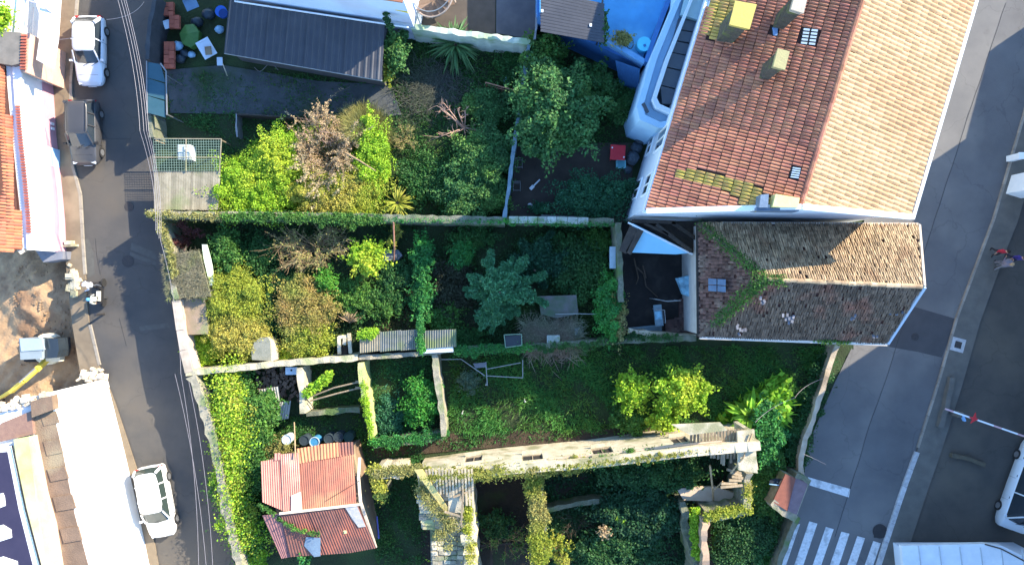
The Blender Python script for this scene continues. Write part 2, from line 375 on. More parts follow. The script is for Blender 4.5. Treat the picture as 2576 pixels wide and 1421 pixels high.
def ivy(name, label, pxline, z, width, n, m, size=.09, cat='ivy', seed=5, hang=.6, parent=None, zspan=.25, z0=None, clumps=26):
    """climbing mass lying over a wall top and hanging down its sides"""
    rg = np.random.default_rng(seed); p = smoothpts(pxline, 8); L = np.array([W(a, b, z) for a, b in p])
    cs = L[rg.integers(0, len(L), clumps)]+rg.normal(0, 1, (clumps, 3))*np.array([width*.4, width*.4, .02]); k = n//clumps; out = []
    for c in cs:
        r = width*rg.uniform(.25, .7); d = rg.normal(size=(k, 3)); d /= np.linalg.norm(d, axis=1)[:, None]; q = c+d*r*rg.uniform(.3, 1.1, k)[:, None]*np.array([1, 1, .6]); out.append(q)
    n2 = n//2; q = L[rg.integers(0, len(L), n2)]+rg.normal(0, 1, (n2, 3))*np.array([width*.38, width*.38, 0]); q[:, 2] = z+np.abs(rg.normal(0, zspan*.5, n2))
    off = np.hypot(*(q[:, :2]-L[0, :2]).T); q[:, 2] -= rg.random(n2)**3*hang; out.append(q)
    P = np.concatenate(out); P[:, 2] = np.clip(P[:, 2], .05 if z0 is None else z0, None)
    V, F = leaves(rg, P, size); o = npmesh(name, V, F, m, parent)
    if not parent: tag(o, label, cat)
    return o
# ------------------------------------------------------------------ materials
asph = mat('asphalt', (.088, .083, .076), (.058, .058, .058), crack=.14, rough=.8, scale=.45, c3=(.1, .088, .072), detail=12, bscale=60, bump=.4)
asph2 = mat('asphalt_pale', (.155, .153, .148), (.115, .116, .117), crack=.14, rough=.82, scale=.35, detail=12, c3=(.2, .195, .18), bscale=50, bump=.4)
asph3 = mat('asphalt_patch', (.07, .07, .073), (.055, .056, .06), rough=.8, scale=1.2, bscale=50)
lot = mat('lot_tarmac', (.085, .08, .07), (.055, .054, .05), crack=.14, rough=.85, scale=.45, c3=(.11, .1, .08), bscale=40)
pave = mat('pavement_tan', (.2, .16, .11), (.15, .12, .085), rough=.9, scale=1.5, c3=(.24, .19, .13), bscale=40)
pgrey = mat('pavement_grey', (.14, .135, .12), (.1, .1, .09), rough=.9, scale=1.2, bscale=40)
kerbm = mat('kerb_stone', (.3, .27, .22), (.22, .2, .17), scale=4, island=.15)
kerbb = mat('kerb_white', (.5, .52, .52), (.34, .35, .36), scale=5, island=.12)
soil = mat('soil', (.045, .036, .022), (.028, .024, .015), scale=1.5, c3=(.035, .045, .018), bscale=9, bump=1)
gsoil = mat('garden_ground', (.03, .055, .018), (.025, .035, .015), scale=1.1, c3=(.035, .07, .02), bscale=10, bump=1)
dig = mat('dug_earth', (.42, .29, .17), (.33, .22, .13), scale=1.8, c3=(.24, .15, .09), bscale=6, bump=1, detail=9)
concd = mat('yard_concrete', (.085, .095, .1), (.045, .055, .055), scale=1.1, detail=12, c3=(.035, .06, .025), bscale=20)
yardb = mat('yard_brown', (.075, .062, .05), (.05, .043, .036), scale=1.2, bscale=20)
paint = mat('road_paint', (.68, .7, .7), (.5, .52, .52), scale=7, c3=(.36, .38, .38), rough=.7, bump=.1)
white = mat('white_render', (.86, .85, .82), (.8, .79, .75), scale=1.2, rough=.85, bump=.15)
wblue = mat('pale_blue_render', (.36, .56, .72), (.3, .5, .68), scale=.8, rough=.8, bump=.12)
wpale = mat('pale_render', (.6, .66, .72), (.52, .6, .68), scale=.7, rough=.8, bump=.12, c3=(.5, .54, .6))
wtrim = mat('white_trim', (.8, .84, .86), (.72, .78, .82), scale=3, rough=.6, bump=.05)
blue = mat('blue_paint', (.08, .35, .64), (.06, .27, .52), scale=1.1, detail=12, c3=(.12, .38, .6), rough=.6, bump=.08)
blued = mat('blue_parapet', (.06, .2, .46), (.04, .14, .35), scale=1.2, detail=12, rough=.6, bump=.1)
pink = mat('mauve_plinth', (.52, .3, .34), (.45, .26, .31), scale=1.5, rough=.85)
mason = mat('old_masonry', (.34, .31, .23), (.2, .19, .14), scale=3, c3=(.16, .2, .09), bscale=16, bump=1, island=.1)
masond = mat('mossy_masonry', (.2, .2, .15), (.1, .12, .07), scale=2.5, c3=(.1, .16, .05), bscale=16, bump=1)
plas = mat('old_plaster', (.62, .55, .4), (.4, .35, .24), scale=2.2, c3=(.26, .25, .14), bscale=14, bump=.7, detail=9)
cope = mat('coping_stone', (.4, .42, .38), (.26, .3, .24), scale=4, c3=(.16, .22, .1), bscale=16, island=.2)
glassd = mat('dark_glass', (.02, .03, .04), (.03, .04, .05), scale=1, rough=.08, bump=0, spec=.8)
slateb = mat('blue_grey_sheet', (.085, .11, .135), (.07, .09, .115), scale=.6, rough=.5, bump=.05)
terra = mat('terracotta', (.42, .185, .11), (.31, .13, .08), scale=1.3, c3=(.3, .125, .08), bscale=20, bump=.35, island=.22, hue=.008)
terrap = mat('terracotta_sunlit', (.45, .32, .185), (.37, .25, .14), scale=.9, detail=11, c3=(.39, .25, .14), bscale=20, bump=.4, island=.16)  # east slope tiles: low-sun glare put into a paler terracotta
lichen = mat('yellow_lichen_tile', (.42, .33, .06), (.36, .22, .09), scale=2.2, bscale=20, island=.2)
ridgem = mat('roof_underlay', (.07, .03, .022), (.05, .022, .018), scale=3)
oldt = mat('old_brown_tile', (.5, .38, .24), (.28, .2, .12), scale=3.4, c3=(.3, .2, .12), bscale=30, bump=.6, island=.35)
oldg = mat('lichen_grey_tile', (.1, .075, .058), (.15, .115, .09), scale=1.6, c3=(.19, .09, .065), bscale=30, bump=.7, island=.4)
oldp = mat('plum_tile', (.13, .075, .065), (.08, .05, .045), scale=3, c3=(.16, .12, .1), bscale=30, bump=.7, island=.4)
redt = mat('red_brick_tile', (.5, .17, .09), (.4, .13, .075), scale=2, bscale=20, island=.16, hue=.01)
brick = mat('red_brick', (.42, .12, .07), (.32, .09, .06), scale=5, bscale=30, island=.2)
rust = mat('rusty_red_sheet', (.36, .13, .075), (.27, .095, .06), scale=1.4, detail=12, rough=.65, c3=(.42, .2, .1), bscale=12, bump=.2, spec=.5, island=.1)
rustd = mat('dark_red_sheet', (.2, .085, .065), (.12, .055, .045), scale=1.8, detail=12, rough=.6, c3=(.26, .09, .06), bscale=12, bump=.3)
rusto = mat('orange_rust_sheet', (.5, .24, .11), (.4, .15, .08), scale=1.3, rough=.6, bscale=12, bump=.3, stretch=(3, .4, 1))
darks = mat('dark_sheet', (.045, .05, .062), (.035, .04, .05), scale=1.2, rough=.5, c3=(.06, .065, .075), bump=.15, spec=.5)
greys = mat('weathered_sheet', (.17, .18, .17), (.1, .12, .1), scale=2, rough=.7, c3=(.14, .18, .08))
wood = mat('old_wood', (.36, .29, .19), (.22, .17, .11), scale=3, stretch=(6, 1, 1), c3=(.2, .17, .12), island=.25, bump=.6)
woodd = mat('dark_wood', (.06, .048, .038), (.035, .03, .026), scale=3, island=.3, bump=.6)
plank = mat('pale_planks', (.32, .29, .21), (.22, .2, .14), scale=2, island=.2, c3=(.2, .22, .12))
brownc = mat('brown_cement', (.24, .16, .105), (.16, .11, .075), scale=1.2, c3=(.3, .24, .15), bscale=16, bump=.6)
ygreen = mat('lichened_cement', (.55, .56, .28), (.42, .46, .17), scale=.9, c3=(.62, .58, .42), bscale=16)
beige = mat('beige_cement', (.55, .45, .34), (.45, .35, .26), scale=1.5, bscale=16)
metal = mat('grey_metal', (.3, .31, .32), (.22, .23, .24), scale=3, rough=.4, metal=.6, bump=.05)
wire = mat('cable', (.28, .26, .27), (.22, .2, .21), scale=3, rough=.5, bump=0)
pole = mat('rust_pipe', (.4, .2, .13), (.3, .14, .09), scale=4, rough=.7)
black = mat('black_rubber', (.02, .02, .022), (.015, .015, .017), scale=5, rough=.7, bump=.1)
bark = mat('bark', (.12, .09, .06), (.07, .055, .04), scale=8, bump=.8)
twig = mat('tan_twigs', (.38, .27, .15), (.26, .18, .1), scale=4, bump=0, island=.3)
twigp = mat('pink_twigs', (.5, .33, .25), (.38, .25, .18), scale=4, bump=0, island=.2)
twigd = mat('dark_twigs', (.12, .09, .065), (.08, .06, .045), scale=4, bump=0, island=.3)
Ldark = leafmat('leaf_deep_green', (.04, .13, .035), (.025, .085, .028), (.06, .16, .04))
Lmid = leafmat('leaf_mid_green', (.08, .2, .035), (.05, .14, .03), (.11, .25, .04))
Lblue = leafmat('leaf_blue_green', (.045, .17, .08), (.03, .12, .055), (.06, .2, .085))
Ltree = leafmat('leaf_fig_green', (.08, .21, .06), (.045, .14, .045), (.12, .25, .05))
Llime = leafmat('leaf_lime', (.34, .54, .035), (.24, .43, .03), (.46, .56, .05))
Lyel = leafmat('leaf_yellow_green', (.38, .42, .05), (.27, .33, .04), (.44, .4, .08))
Lemer = leafmat('leaf_emerald', (.05, .25, .05), (.035, .17, .04), (.07, .31, .05))
Lpine = leafmat('needle_teal', (.1, .3, .13), (.07, .22, .1), (.13, .35, .15))
Lbrown = leafmat('leaf_brown', (.42, .3, .1), (.28, .27, .06), (.3, .4, .07))
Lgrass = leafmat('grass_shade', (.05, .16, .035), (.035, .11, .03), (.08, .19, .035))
Lolive = leafmat('grass_olive', (.34, .33, .1), (.25, .25, .08), (.38, .35, .15))
Ldry = leafmat('grass_dry', (.5, .38, .22), (.4, .3, .17), (.52, .44, .24))
Lreed = leafmat('reed_mauve', (.42, .32, .25), (.3, .24, .19), (.3, .32, .2))
Lred = leafmat('leaf_maroon', (.16, .05, .05), (.1, .04, .035), (.1, .1, .04))

# ------------------------------------------------------------------ ground, roads, pavements
b = MB(); b.add([(-400, -400, -2.6), (400, -400, -2.6), (400, 400, -2.6), (-400, 400, -2.6)], [(0, 1, 2, 3)]); struct('terrain', b, soil)
def sheet(name, px, z, m, z0=-2.5, parent=None, rel=0):
    b = MB(); b.prism(foot(px, rel), z0, z); return struct(name, b, m, parent)
def bumpy(name, px, z, m, amp=.08, step=.4, seed=1, f=None):
    poly = np.array(foot(px, 0)); x0, y0 = poly.min(0); x1, y1 = poly.max(0); xs = np.arange(x0-step, x1+step, step); ys = np.arange(y0-step, y1+step, step)
    X, Y = np.meshgrid(xs, ys); Z = z+amp*(np.sin(X*1.7+seed)*np.sin(Y*1.3+seed*2)+.5*np.sin(X*4.1+Y*2.7)+.35*np.sin(X*7.7-Y*6.1))
    if f is not None: Z = f(X, Y, Z)
    ny, nx = X.shape; V = np.stack([X.ravel(), Y.ravel(), Z.ravel()], 1); i = np.arange((ny-1)*(nx-1)); a = i//(nx-1)*nx+i % (nx-1)
    F = np.stack([a, a+1, a+nx+1, a+nx], 1); cx = X.ravel()[a]+step/2; cy = Y.ravel()[a]+step/2; F = F[inpoly(cx, cy, poly)]
    o = npmesh(name, V, F, m, smooth=True); o['kind'] = 'structure'; return o
# the plots between the streets stand on one block of ground
WL = [(404, -300), (404, 0), (378, 102), (376, 272), (390, 374), (398, 527), (410, 602), (430, 721), (446, 809), (460, 857), (478, 942), (522, 1083), (560, 1240), (592, 1421), (640, 1700)]
WR = [(2480, -300), (2300, 0), (2180, 480), (2150, 860), (2100, 962), (2040, 1100), (2016, 1180), (1990, 1320), (1930, 1421), (1850, 1700)]
plots = sheet('garden_earth', WL+WR[::-1], -.06, gsoil)
bumpy('garden_ground', WL+WR[::-1], -.01, gsoil, amp=.03, step=.5)
# left street
KL = [(196, -300), (197, 0), (180, 211), (185, 418), (204, 490), (210, 600), (218, 704), (226, 816), (250, 918), (290, 1010), (330, 1130), (372, 1260), (400, 1421), (470, 1700)]
sheet('street_asphalt', KL+WL[::-1], 0.0, asph)
FL = [(150, -300), (150, 0), (136, 153), (134, 204), (143, 340), (158, 483), (165, 561), (168, 640), (170, 690), (184, 816), (206, 918), (262, 950), (300, 1090), (352, 1300), (378, 1421), (440, 1700)]
sheet('pavement_left', FL[:9]+[(224, 690), (218, 660)][:0]+KL[:7][::-1], .12, pave)
sheet('pavement_by_pit', [(170, 690), (216, 700), (226, 816), (250, 918), (268, 955), (206, 950), (184, 816)], .1, pave)
sheet('pavement_lower', [(262, 950), (300, 1090), (352, 1300), (378, 1421), (440, 1700), (470, 1700), (400, 1421), (372, 1260), (330, 1130), (290, 1010), (268, 955)], .1, pave)
# kerb stones of the left street, each a stone
def kerb_row(px, wd, hgt, ln, m, name, parent=None, z0=-.05, n=300):
    p = smoothpts(px, ln/K); i = 0; out = []
    root = parent
    for a, c in zip(p[:-1], p[1:]):
        A = W(*a); B = W(*c); d = (B-A); L = d.length; 
        bb = MB(); bb.box((0, 0, 0), (L-.02, wd, hgt-z0)); o = bb.build(name, m, root, loc=((A+B)/2+Vector((0, 0, (hgt+z0)/2)))); o.rotation_euler.z = math.atan2(d.y, d.x)+rnd.uniform(-.01, .01)
    return
kp = bpy.data.objects['pavement_left']
kerb_row([(197, -10), (180, 211), (185, 418), (204, 490), (210, 600), (216, 690)], .16, .13, .9, kerbm, 'kerb_stone', kp)
kerb_row([(228, 816), (252, 918)], .16, .12, .9, kerbm, 'kerb_stone', bpy.data.objects['pavement_by_pit'])
# right street
CR = [(2640, -300), (2560, -60), (2530, 8), (2435, 293), (2374, 483), (2322, 645), (2280, 790), (2238, 926), (2185, 1076), (2140, 1226), (2075, 1421), (1990, 1700)]
KR = [(2720, -300), (2640, 30), (2573, 293), (2498, 551), (2470, 620), (2405, 799), (2358, 964), (2307, 1125), (2273, 1222), (2227, 1361), (2208, 1421), (2110, 1700)]
sheet('right_street_near_lane', WR+CR[::-1], 0.0, asph2)
sheet('right_street_far_lane', CR+KR[::-1], .004, mat('asphalt_far', (.125, .127, .13), (.095, .097, .1), crack=.14, rough=.82, scale=.4, detail=12, c3=(.17, .168, .16), bscale=50, bump=.4))
PR = [(u+58, v+10) for u, v in KR]
sheet('pavement_right', KR+PR[::-1], .12, pgrey)
sheet('parking_lot', PR+[(3400, 1700), (3400, -300)], .03, lot)
kerb_row([(2720, -300), (2640, 30), (2573, 293), (2498, 551), (2405, 799), (2358, 964), (2307, 1125)], .14, .13, 1.0, kerbm, 'kerb_stone', bpy.data.objects['pavement_right'])
kerb_row([(2305, 1135), (2273, 1222), (2227, 1361), (2208, 1421)], .3, .14, 1.0, kerbb, 'kerb_stone', bpy.data.objects['pavement_right'])
road = bpy.data.objects['right_street_near_lane']; lane2 = bpy.data.objects['right_street_far_lane']
sheet('asphalt_repair_patch', [(2288, 768), (2408, 803), (2369, 899), (2310, 885), (2236, 872), (2262, 820)], .0085, asph3, z0=.002)
b = MB(); b.prism(foot([(2032, 1199), (2139, 1229), (2135, 1250), (2037, 1220)], 0), .002, .012); b.build('stop_line', paint, road)
for i, (a0, a1, c0, c1) in enumerate([((635, 1135), (693, 1122), (530, 1421), (600, 1421)), ((760, 1103), (818, 1120), (658, 1421), (725, 1421)), ((880, 1143), (936, 1160), (790, 1421), (852, 1421)), ((992, 1178), (1050, 1192), (915, 1421), (985, 1421)), ((1107, 1210), (1162, 1225), (1040, 1421), (1105, 1421)), ((1222, 1245), (1275, 1262), (1165, 1421), (1230, 1421))]):
    q = [(1771+x*.3483, 926+y*.3483) for x, y in (a0, a1, c1, c0)]
    q[2] = (q[2][0]-30, q[2][1]+80); q[3] = (q[3][0]-30, q[3][1]+80)
    b = MB(); b.prism(foot(q, 0), .006, .013); b.build('crossing_stripe', paint, road if i < 3 else lane2)
# seams and cracks in the tarmac, shallow strips of tar
tar = mat('tar_seam', (.03, .03, .032), (.04, .04, .04), scale=4)
b = MB()
for L in ([(2530, 8), (2435, 293), (2374, 483), (2322, 645), (2280, 790), (2238, 926), (2185, 1076), (2140, 1226), (2100, 1350)],):
    P = [W(u+rnd.uniform(-1, 1), v, .008) for u, v in smoothpts(L, 30)]; b.tube(P, .012, 4)
b.build('tar_seam', tar, lane2)
b = MB()
for L in ([(232, 289), (270, 350), (330, 350)], [(240, 600), (243, 640), (252, 690)], [(300, 800), (318, 870)]):
    b.tube([W(u, v, .004) for u, v in smoothpts(L, 12)], .01, 4)
b.build('tar_seam', tar, bpy.data.objects['street_asphalt'])
iron = mat('cast_iron', (.04, .04, .045), (.06, .055, .05), scale=12, rough=.5, metal=.3)
def manhole(u, v, r, z, lab, sq=False):
    t = thing('manhole_cover', lab, 'manhole', W(u, v, z))
    b = MB(); c = W(u, v, z)
    if sq: b.box((c.x, c.y, z+.006), (r*2, r*2, .012), R(-15)); f = MB(); 
    else: b.cyl((c.x, c.y, z), r, .012, 20)
    b.build('rim', iron if not sq else kerbb, t); b = MB()
    if sq: b.box((c.x, c.y, z+.012), (r*1.0, r*1.0, .024), R(-15))
    else: b.cyl((c.x, c.y, z), r*.85, .018, 20)
    b.build('lid', iron, t)
for px, zz in (([(331, 610), (392, 636), (394, 654), (328, 628)], .0045), ([(328, 633), (393, 660), (392, 668), (326, 644)], .0045), ([(350, 821), (424, 812), (428, 824), (353, 832)], .0045), ([(206, 604), (222, 598), (236, 640), (238, 690), (220, 700)], .0045)):
    b = MB(); b.prism(foot(px, 0), .001, zz); b.build('repair_strip', mat('repair_pale', (.1, .1, .09), (.075, .075, .07), scale=3, bscale=40), bpy.data.objects['street_asphalt'])
manhole(322, 657, .38, 0, 'round dark manhole cover in the left street, below a second fainter one')
manhole(325, 520, .3, 0, 'round worn manhole cover in the left street, the upper of two')
manhole(2410, 867, .42, .12, 'square pale-framed manhole on the right pavement', True)
manhole(2302, 823+24, .24, .008, 'small round iron cover in the dark tarmac patch')

# ------------------------------------------------------------------ dug plot on the left
def pit(X, Y, Z):
    c = W(70, 745); d = np.hypot((X-c.x)/2.4, (Y-c.y)/1.9); Z = Z+1.0*np.exp(-d**2*1.0)
    rg = np.random.default_rng(4)
    for k in range(170):
        x = rg.uniform(X.min(), X.max()); y = rg.uniform(Y.min(), Y.max()); Z = Z+rg.uniform(-.2, .22)*np.exp(-((X-x)**2+(Y-y)**2)/rg.uniform(.02, .16))
    return Z+rg.normal(0, .02, X.shape)
bumpy('dug_earth', [(-200, 560), (150, 610), (178, 700), (190, 820), (214, 950), (268, 960), (280, 1010), (-200, 1100)], -1.5, dig, amp=.09, step=.14, f=pit)
rg = np.random.default_rng(9)
t = None
b = MB()
for i in range(420):
    u = rg.uniform(0, 190); v = rg.uniform(660, 930); s = rg.uniform(.03, .12); p = W(u, v); d = math.hypot((p.x-W(70, 745).x)/2.4, (p.y-W(70, 745).y)/1.9)
    b.box((p.x, p.y, -1.48+1.0*math.exp(-d*d)), (s, s*rg.uniform(.6, 1.4), s*.7), rg.uniform(0, 3))
tag(b.build('earth_clods', dig), 'loose clods of brown earth over the dug plot', 'soil', kind='stuff')
# ------------------------------------------------------------------ yard floors
def yard(name, px, z, m): return sheet(name, px, z, m, z0=-.1)
yard('concrete_yard', [(420, 178), (560, 165), (800, 205), (985, 215), (1010, 290), (900, 300), (595, 288), (430, 285)], .075, concd)
yard('upper_alley', [(1250, -200), (1352, -200), (1348, 60), (1334, 100), (1248, 85)], .08, mat('alley', (.1, .11, .13), (.07, .08, .1), scale=1, bscale=30))
yard('terrace_brown', [(1040, -200), (1248, -200), (1246, 88), (1040, 62)], .085, mat('terrace_floor', (.1, .082, .068), (.07, .058, .048), scale=1.3, bscale=30))
py = yard('paved_yard', [(1300, 360), (1600, 360), (1575, 560), (1280, 560)], .06, yardb)
# slabs of the paved yard
for i in range(6):
    for j in range(4):
        u0, v0 = 1304+i*45, 372+j*43
        b = MB(); b.prism(foot([(u0, v0), (u0+44, v0), (u0+44, v0+42), (u0, v0+42)], 0), .05, .075+rnd.uniform(0, .012)); b.build('paving_slab', yardb, py)
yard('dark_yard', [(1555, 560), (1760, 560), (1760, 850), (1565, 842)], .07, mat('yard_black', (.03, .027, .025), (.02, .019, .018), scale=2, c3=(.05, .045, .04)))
yard('ruin_floor', [(1060, 1200), (1880, 1130), (1870, 1300), (1700, 1700), (1060, 1700)], .05, mat('ruin_earth', (.035, .028, .02), (.022, .02, .014), scale=2, c3=(.03, .04, .015), bscale=12, bump=1))
yard('rubble_path', [(930, 1110), (1190, 1085), (1480, 1080), (1700, 1070), (1700, 1095), (1300, 1120), (950, 1150)], .06, mat('brown_litter', (.06, .042, .028), (.04, .03, .02), scale=3, c3=(.08, .06, .035), bscale=14, bump=1))
# ------------------------------------------------------------------ big tiled house, top right
def facade_window(p0, p1, z0, z1, out, parent, name='window', fm=None, gm=None, bars=1):
    """framed window set proud of the wall between two footprint points"""
    a = Vector((*p0, 0)); c = Vector((*p1, 0)); d = (c-a).normalized(); n = Vector(out).normalized(); L = (c-a).length
    m = (a+c)/2; rot = Matrix((d, n, Vector((0, 0, 1)))).transposed()
    f = MB(); t = .08
    for z in (z0, z1): f.box(m+n*.03+Vector((0, 0, z)), (L+t, .08, t), rot=rot)
    for e in (a, c): f.box(e+n*.03+Vector((0, 0, (z0+z1)/2)), (t, .08, z1-z0-t), rot=rot)
    for i in range(bars): f.box(a.lerp(c, (i+1)/(bars+1))+n*.03+Vector((0, 0, (z0+z1)/2)), (t*.7, .07, z1-z0-t), rot=rot)
    o = f.build(name, fm or wtrim, parent)
    g = MB(); g.box(m+n*.012+Vector((0, 0, (z0+z1)/2)), (L-t, .02, z1-z0-t), rot=rot); g.build('pane', gm or glassd, o)
    return o
ZE, ZR = 8.5, 10.35
hs = thing('tiled_house', 'large pale blue house with a long terracotta gable roof at the top right', 'house', W(1950, 300))
A = W(1630, 530, ZE); B2 = W(1790, -5, ZE); E0 = W(2290, 545, ZE); E1 = W(2452, -5, ZE)
up = (B2-A).normalized(); A2 = A+up*19; E2 = E0+(E1-E0).normalized()*19.5
RS = W(2014, 520, ZR); RN = RS+up*19.3
inx = (E0-A).normalized()
# walls (a little inside the eaves) with gable
def inn(p, a, c): return (p.x+a, p.y+c)
b = MB(); fp = [inn(A, .12, .22), inn(E0, -.15, .22), inn(E2, -.15, 0), inn(A2, .12, 0)]
b.prism(fp, 0, ZE-.05)
g0 = Vector((*fp[0], ZE-.05)); g1 = Vector((*fp[1], ZE-.05)); gr = Vector((RS.x, g0.y*.5+g1.y*.5+.0, ZR-.12))
b.add([g0, g1, gr, g0+Vector((0, .25, 0)), g1+Vector((0, .25, 0)), gr+Vector((0, .25, 0))], [(0, 1, 2), (5, 4, 3), (0, 2, 5, 3), (1, 4, 5, 2)])
b.build('wall', wpale, hs)
# verge parapet and eaves boards
b = MB(); b.beam(A+Vector((-.06, -.02, -.02)), RS+Vector((0, -.02, .06)), .26, .3); b.beam(RS+Vector((0, -.02, .06)), E0+Vector((.1, -.02, -.02)), .26, .3); b.build('verge', wtrim, hs)
b = MB(); b.beam(A+Vector((-.16, -.1, -.12)), A2+Vector((-.16, 0, -.12)), .2, .2); b.build('gutter', wtrim, hs)
b = MB(); b.beam(E0+Vector((.16, -.1, -.12)), E2+Vector((.16, 0, -.12)), .16, .2); b.build('gutter', wtrim, hs)
b = MB(); b.slab([A, RS, RN, A2], .1); b.slab([RS, E0, E2, RN], .1); rf = b.build('roof', ridgem, hs)
off = Vector((0, 0, .02))
dnW = (A-RS); dnW = dnW-up*dnW.dot(up); dnE = E0-RS; dnE = dnE-up*dnE.dot(up)
dz = lambda P: [p+off for p in P]
def uvroof(u, v):  # point on the west slope seen at photo pixel (u, v)
    n = (RS-A).cross(A2-A).normalized(); cpos = Vector((0, 0, H)); d = W(u, v, 0)-cpos; t = (A-cpos).dot(n)/d.dot(n); return cpos+d*t
# rain-shaded lichen strip tiles are their own tiles of yellow colour
lich = [[uvroof(*q) for q in ((1700, 428), (1762, 428), (1900, 462), (1935, 500), (1930, 528), (1880, 528), (1830, 480), (1700, 445))],
        [uvroof(*q) for q in ((1790, 0), (1850, 0), (1850, 40), (1822, 95), (1770, 105))]]
sky_l = [[uvroof(*q) for q in ((2018, 72), (2058, 76), (2050, 118), (2010, 114))], [uvroof(*q) for q in ((1990, 420), (2016, 424), (2010, 452), (1983, 448))],
         [uvroof(*q) for q in ((1938, 68), (1958, 68), (1956, 96), (1942, 96))]]
tile_slope(dz([A, RS, RN, A2]), dnW, .168, .475, .062, terra, rf, jit=.045, parts=294, seed=2, ye=.95, blocked=lich+sky_l)
for i, L in enumerate(lich):
    tile_slope(dz(L), dnW, .168, .475, .062, lichen, rf, jit=.045, seed=3+i, ye=.95)
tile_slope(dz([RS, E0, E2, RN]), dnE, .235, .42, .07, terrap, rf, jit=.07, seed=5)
# ridge tiles
n = 60; L = (RN-RS).length/n; me = None
for i in range(32):
    p = RS.lerp(RN, (i+.5)/n)
    if me is None:
        bb = MB(); V = []; 
        for y in (-L*.55, L*.5):
            for k in range(5):
                a = math.pi*k/4; V.append((math.cos(a)*.13, y, math.sin(a)*.12-.03))
        bb.add(V, [(k, k+5, k+6, k+1) for k in range(4)]); o = bb.build('ridge_tile', terra, rf, loc=(0, 0, 0)); me = o.data
    else: o = bpy.data.objects.new('ridge_tile', me); C.objects.link(o); o.parent = rf
    o.location = p+Vector((0, 0, .06)); o.rotation_euler = (rnd.uniform(-.02, .02), 0, math.atan2(up.y, up.x)-math.pi/2+rnd.uniform(-.03, .03))
# roof lights with glass slats
for q, nx in ((sky_l[0], 2), (sky_l[1], 1)):
    b = MB(); b.slab([p+Vector((0, 0, .07)) for p in q], .06); f = b.build('rooflight', black, hs)
    for k in range(5):
        for c in range(nx):
            s0, s1 = (c+.12)/nx, (c+.88)/nx; t0, t1 = (k+.15)/5, (k+.75)/5
            P = [q[0].lerp(q[1], s).lerp(q[3].lerp(q[2], s), t)+Vector((0, 0, .1)) for s, t in ((s0, t0), (s1, t0), (s1, t1), (s0, t1))]
            b = MB(); b.slab(P, .02); b.build('pane', mat('roof_pane', (.4, .5, .55), (.35, .44, .5), rough=.15, bump=0, spec=.8), f)
q = sky_l[2]; b = MB(); b.slab([p+Vector((0, 0, .08)) for p in q], .08); f = b.build('rooflight', black, hs)
b = MB(); c = sum(q, Vector())/4; b.slab([c+(p-c)*.7+Vector((0, 0, .1)) for p in q], .02); b.build('pane', mat('sky_pane', (.2, .32, .5), (.15, .25, .45), rough=.1, bump=0, spec=.8), f)
# chimneys: pixel outline of the cap, its height
def chimney(px, zt, lab, m, capm):
    q = foot(px, zt); c = Vector((sum(a for a, _ in q)/4, sum(b_ for _, b_ in q)/4, 0)); shr = [((a-c.x)*.8+c.x, (b_-c.y)*.8+c.y) for a, b_ in q]
    b = MB(); b.prism(shr, 8.6, zt-.1); s = b.build('chimney', m, rf); s['label'] = lab
    b = MB(); b.prism(q, zt-.12, zt); b.prism([((a-c.x)*1.06+c.x, (b_-c.y)*1.06+c.y) for a, b_ in shr], zt-.4, zt-.3); b.build('cap', capm, hs).name = 'chimney_cap'
chs = mat('chimney_side', (.1, .095, .08), (.06, .06, .045), scale=5, c3=(.12, .15, .05), bump=1, bscale=25)
chimney([(1850, 2), (1904, 12), (1886, 74), (1835, 62)], 11.4, 'wide square chimney with a yellow lichen cap', chs, mat('cap_yellow', (.5, .42, .1), (.42, .34, .1), scale=2))
chimney([(2002, -22), (2034, -14), (2022, 34), (1990, 24)], 12.0, 'slim pale chimney at the top of the roof', chs, mat('cap_pale', (.45, .4, .32), (.36, .32, .25), scale=3))
chimney([(1957, 122), (1987, 130), (1975, 176), (1945, 168)], 11.6, 'slim chimney with olive grey cap', chs, mat('cap_olive', (.36, .34, .16), (.3, .27, .14), scale=3))
# stepped chimney and flashing at the south verge
b = MB(); q = foot([(1952, 488), (2012, 498), (2008, 522), (1944, 520)], 10.6); b.prism(q, 9.0, 10.6); b.build('chimney_breast', mat('cap_lime', (.6, .58, .2), (.55, .5, .25), scale=1.6, c3=(.7, .66, .5)), hs)
b = MB(); q = foot([(1914, 490), (1934, 488), (1932, 522), (1910, 522)], 10.5); b.prism(q, 9.0, 10.5); b.build('vent_hood', mat('hood', (.14, .2, .28), (.1, .15, .22), scale=3, rough=.4), hs)
b = MB(); q = foot([(1905, 522), (2014, 524), (2012, 531), (1905, 529)], 10.4); b.prism(q, 9.4, 10.3); b.build('lead_flashing', mat('lead', (.12, .17, .24), (.1, .14, .2), scale=3, rough=.5), hs)
# facade windows
wdir = (A2-A).normalized(); nW = Vector((-wdir.y, wdir.x, 0)); 
base = Vector((fp[0][0], fp[0][1], 0))
for d0, z0, z1 in ((1.0, 4.4, 6.0), (3.6, 4.2, 6.6), (1.2, 1.0, 2.6), (4.0, 1.0, 2.4)):
    p = base+wdir*d0; p2 = base+wdir*(d0+1.2); facade_window(p[:2], p2[:2], z0, z1, nW, hs)
for i in range(5):
    p = Vector((fp[1][0], fp[1][1], 0)).lerp(Vector((*fp[2], 0)), .06+i*.17)
    for z in (1.2, 4.6): facade_window(p[:2], (p+wdir*1.1)[:2], z, z+1.6, -nW, hs)
